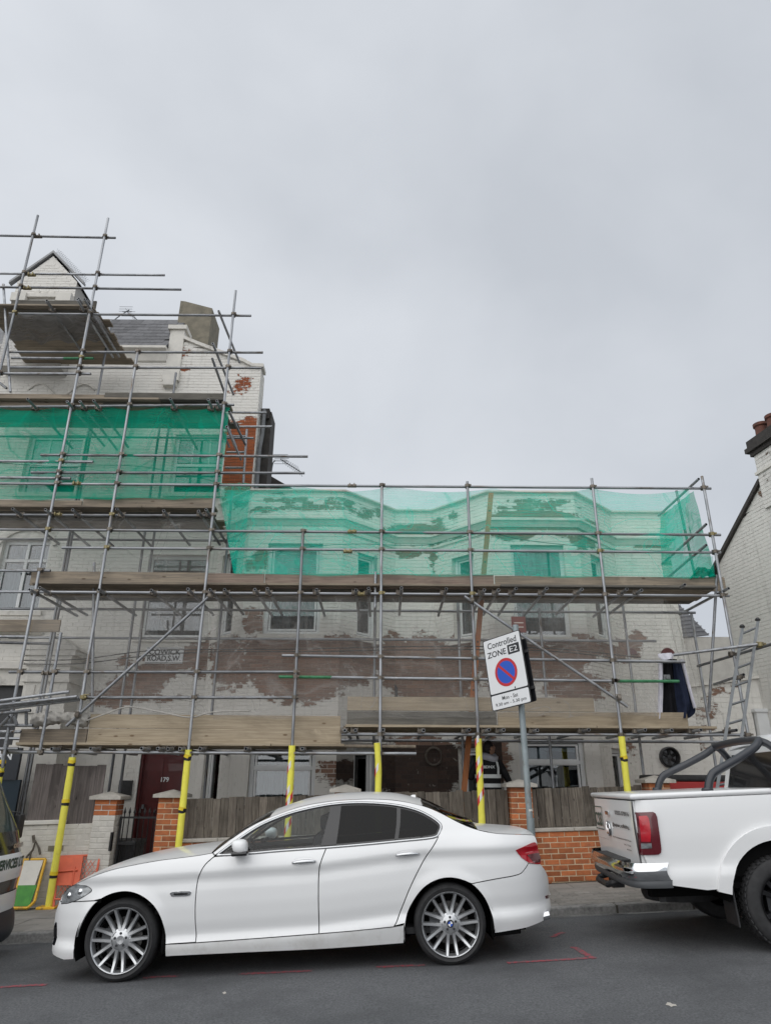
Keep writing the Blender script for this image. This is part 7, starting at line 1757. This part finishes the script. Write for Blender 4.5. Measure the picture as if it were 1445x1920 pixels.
# ================================================================ wall fittings: cable coil, round vent, bracket arm
cl_ = P(813, 1418, RY-.08); ck_ = root('cable_coil', 'coil of pale cable hanging on the dark wall', 'cable', tuple(cl_))
mk('coil', *cat(*[tube([(cl_.x+(.15+dr_)*math.cos(t), RY-.05-.02*k, cl_.z+(.155+dr_)*math.sin(t)) for t in [2*math.pi*i/30 for i in range(30)]], .008, 5, closed=True) for k, dr_ in enumerate((0, .012, -.01))]), M['coupler'], ck_, smooth=180)
mk('hanging_end', *tube([(cl_.x, RY-.05, cl_.z+.16), (cl_.x-.02, RY-.05, cl_.z+.3), (cl_.x-.08, RY-.05, cl_.z+.55)], .008, 5), M['coupler'], ck_, smooth=180)
vp2 = P(1253, 1420, RY); vt = root('wall_fan', 'round black fan housing on the wall behind the pickup', 'fan', (vp2.x, RY, vp2.z))
mk('housing', *xf(lathe([(.19, .0), (.19, -.08), (.165, -.10), (.15, -.07), (.14, -.02)], 30), Matrix.Translation((vp2.x, RY-.004, vp2.z))), M['blackpl'], vt, smooth=40)
mk('blades', *cat(*[xf(box((-.03, -.03, .02), (.03, -.022, .135)), Matrix.Translation((vp2.x, RY, vp2.z))@Matrix.Rotation(R(k*60), 4, 'Y')@Matrix.Rotation(R(25), 4, 'Z')) for k in range(6)], xf(lathe([(0, -.05), (.04, -.045), (.045, 0)], 16), Matrix.Translation((vp2.x, RY, vp2.z)))), M['blackpl'], vt)
mk('back_disc', *xf(lathe([(0, -.012), (.16, -.012)], 24), Matrix.Translation((vp2.x, RY, vp2.z))), M['gloss'], vt)
# red tool box lying on something behind the pickup bed
rb0 = P(1300, 1468, 11.9); rbx = root('tool_box', 'red and black box standing in the yard behind the pickup', 'box', (rb0.x, 11.9, GP(rb0.x)))
mk('case', *bbox((rb0.x-.75, 11.8, GP(rb0.x)+.2), (rb0.x+.5, 12.2, rb0.z+.02), .02), MAT('red_plastic', (.42, .03, .03), rough=.5), rbx)
mk('lid', *bbox((rb0.x-.77, 11.78, rb0.z+.022), (rb0.x+.52, 12.22, rb0.z+.12), .03), M['blackpl'], rbx)
# ================================================================ television aerials on the roofs
def yagi(label, base, top_, bend, boom, Y, n=9):
    r_ = root('tv_aerial', label, 'aerial', tuple(P(*base, Y)), group='television aerials on the roofs')
    mk('mast', *tube([P(*q, Y) for q in spl([base]+bend+[top_], 4)], .014, 6), M['alu'], r_, smooth=180)
    a, b = P(*boom[0], Y), P(*boom[1], Y); mk('boom', *tube([a, b], .011, 6), M['alu'], r_)
    for k in range(n):
        p = a.lerp(b, (k+.5)/n); mk('element', *tube([p+Vector((-.05, -.16, .07))*(.7+.3*k/n), p+Vector((.05, .16, -.07))*(.7+.3*k/n)], .005, 4), M['alu'], r_)
    mk('reflector', *cat(*[tube([a+Vector((-.16, y, z)), a+Vector((.18, y, z))], .006, 4) for y in (-.1, .1) for z in (-.07, 0, .07)]), M['alu'], r_)
yagi('aerial with long boom beside the tall house at parapet level', (507, 905), (516, 864), [(509, 885), (512, 868)], ((526, 861), (564, 885)), 14.6)
yagi('small aerial above the slate roof between the scaffold poles', (206, 607), (243, 581), [(225, 592)], ((238, 584), (258, 600)), 15.0, 4)
# brick rubble and leaf litter at the foot of the orange wall
fb = P(1027, 1664, WY-.12); fr0 = root('brick_fragment', 'broken orange brick lying on the pavement behind the car', 'brick', (fb.x, WY-.12, GP(fb.x)))
mk('chunk', *bbox((fb.x-.07, WY-.17, GP(fb.x)-.002), (fb.x+.05, WY-.09, GP(fb.x)+.055), .012, 1), M['obrick'], fr0)
lf_ = []
rl_ = random.Random(5)
for k in range(260):
    x = rl_.uniform(1.5, 5.2); y = WY-.01-abs(rl_.gauss(0, .05)); a = rl_.uniform(0, 6.28); s_ = rl_.uniform(.006, .02); z = GP(x)+.004+rl_.uniform(0, .004)
    lf_.append(([(x+s_*math.cos(a), y+s_*math.sin(a), z), (x-.5*s_*math.sin(a), y+.5*s_*math.cos(a), z+.004), (x-s_*math.cos(a), y-s_*math.sin(a), z), (x+.5*s_*math.sin(a), y-.5*s_*math.cos(a), z+.002)], [(0, 1, 2, 3)]))
tag(mk('leaf_litter', *cat(*lf_), MAT('dry_leaf', (.30, .24, .13), (.2, .15, .09), scale=30, rough=.9)), 'dry leaf litter and grit at the foot of the orange wall', 'litter', kind='stuff')
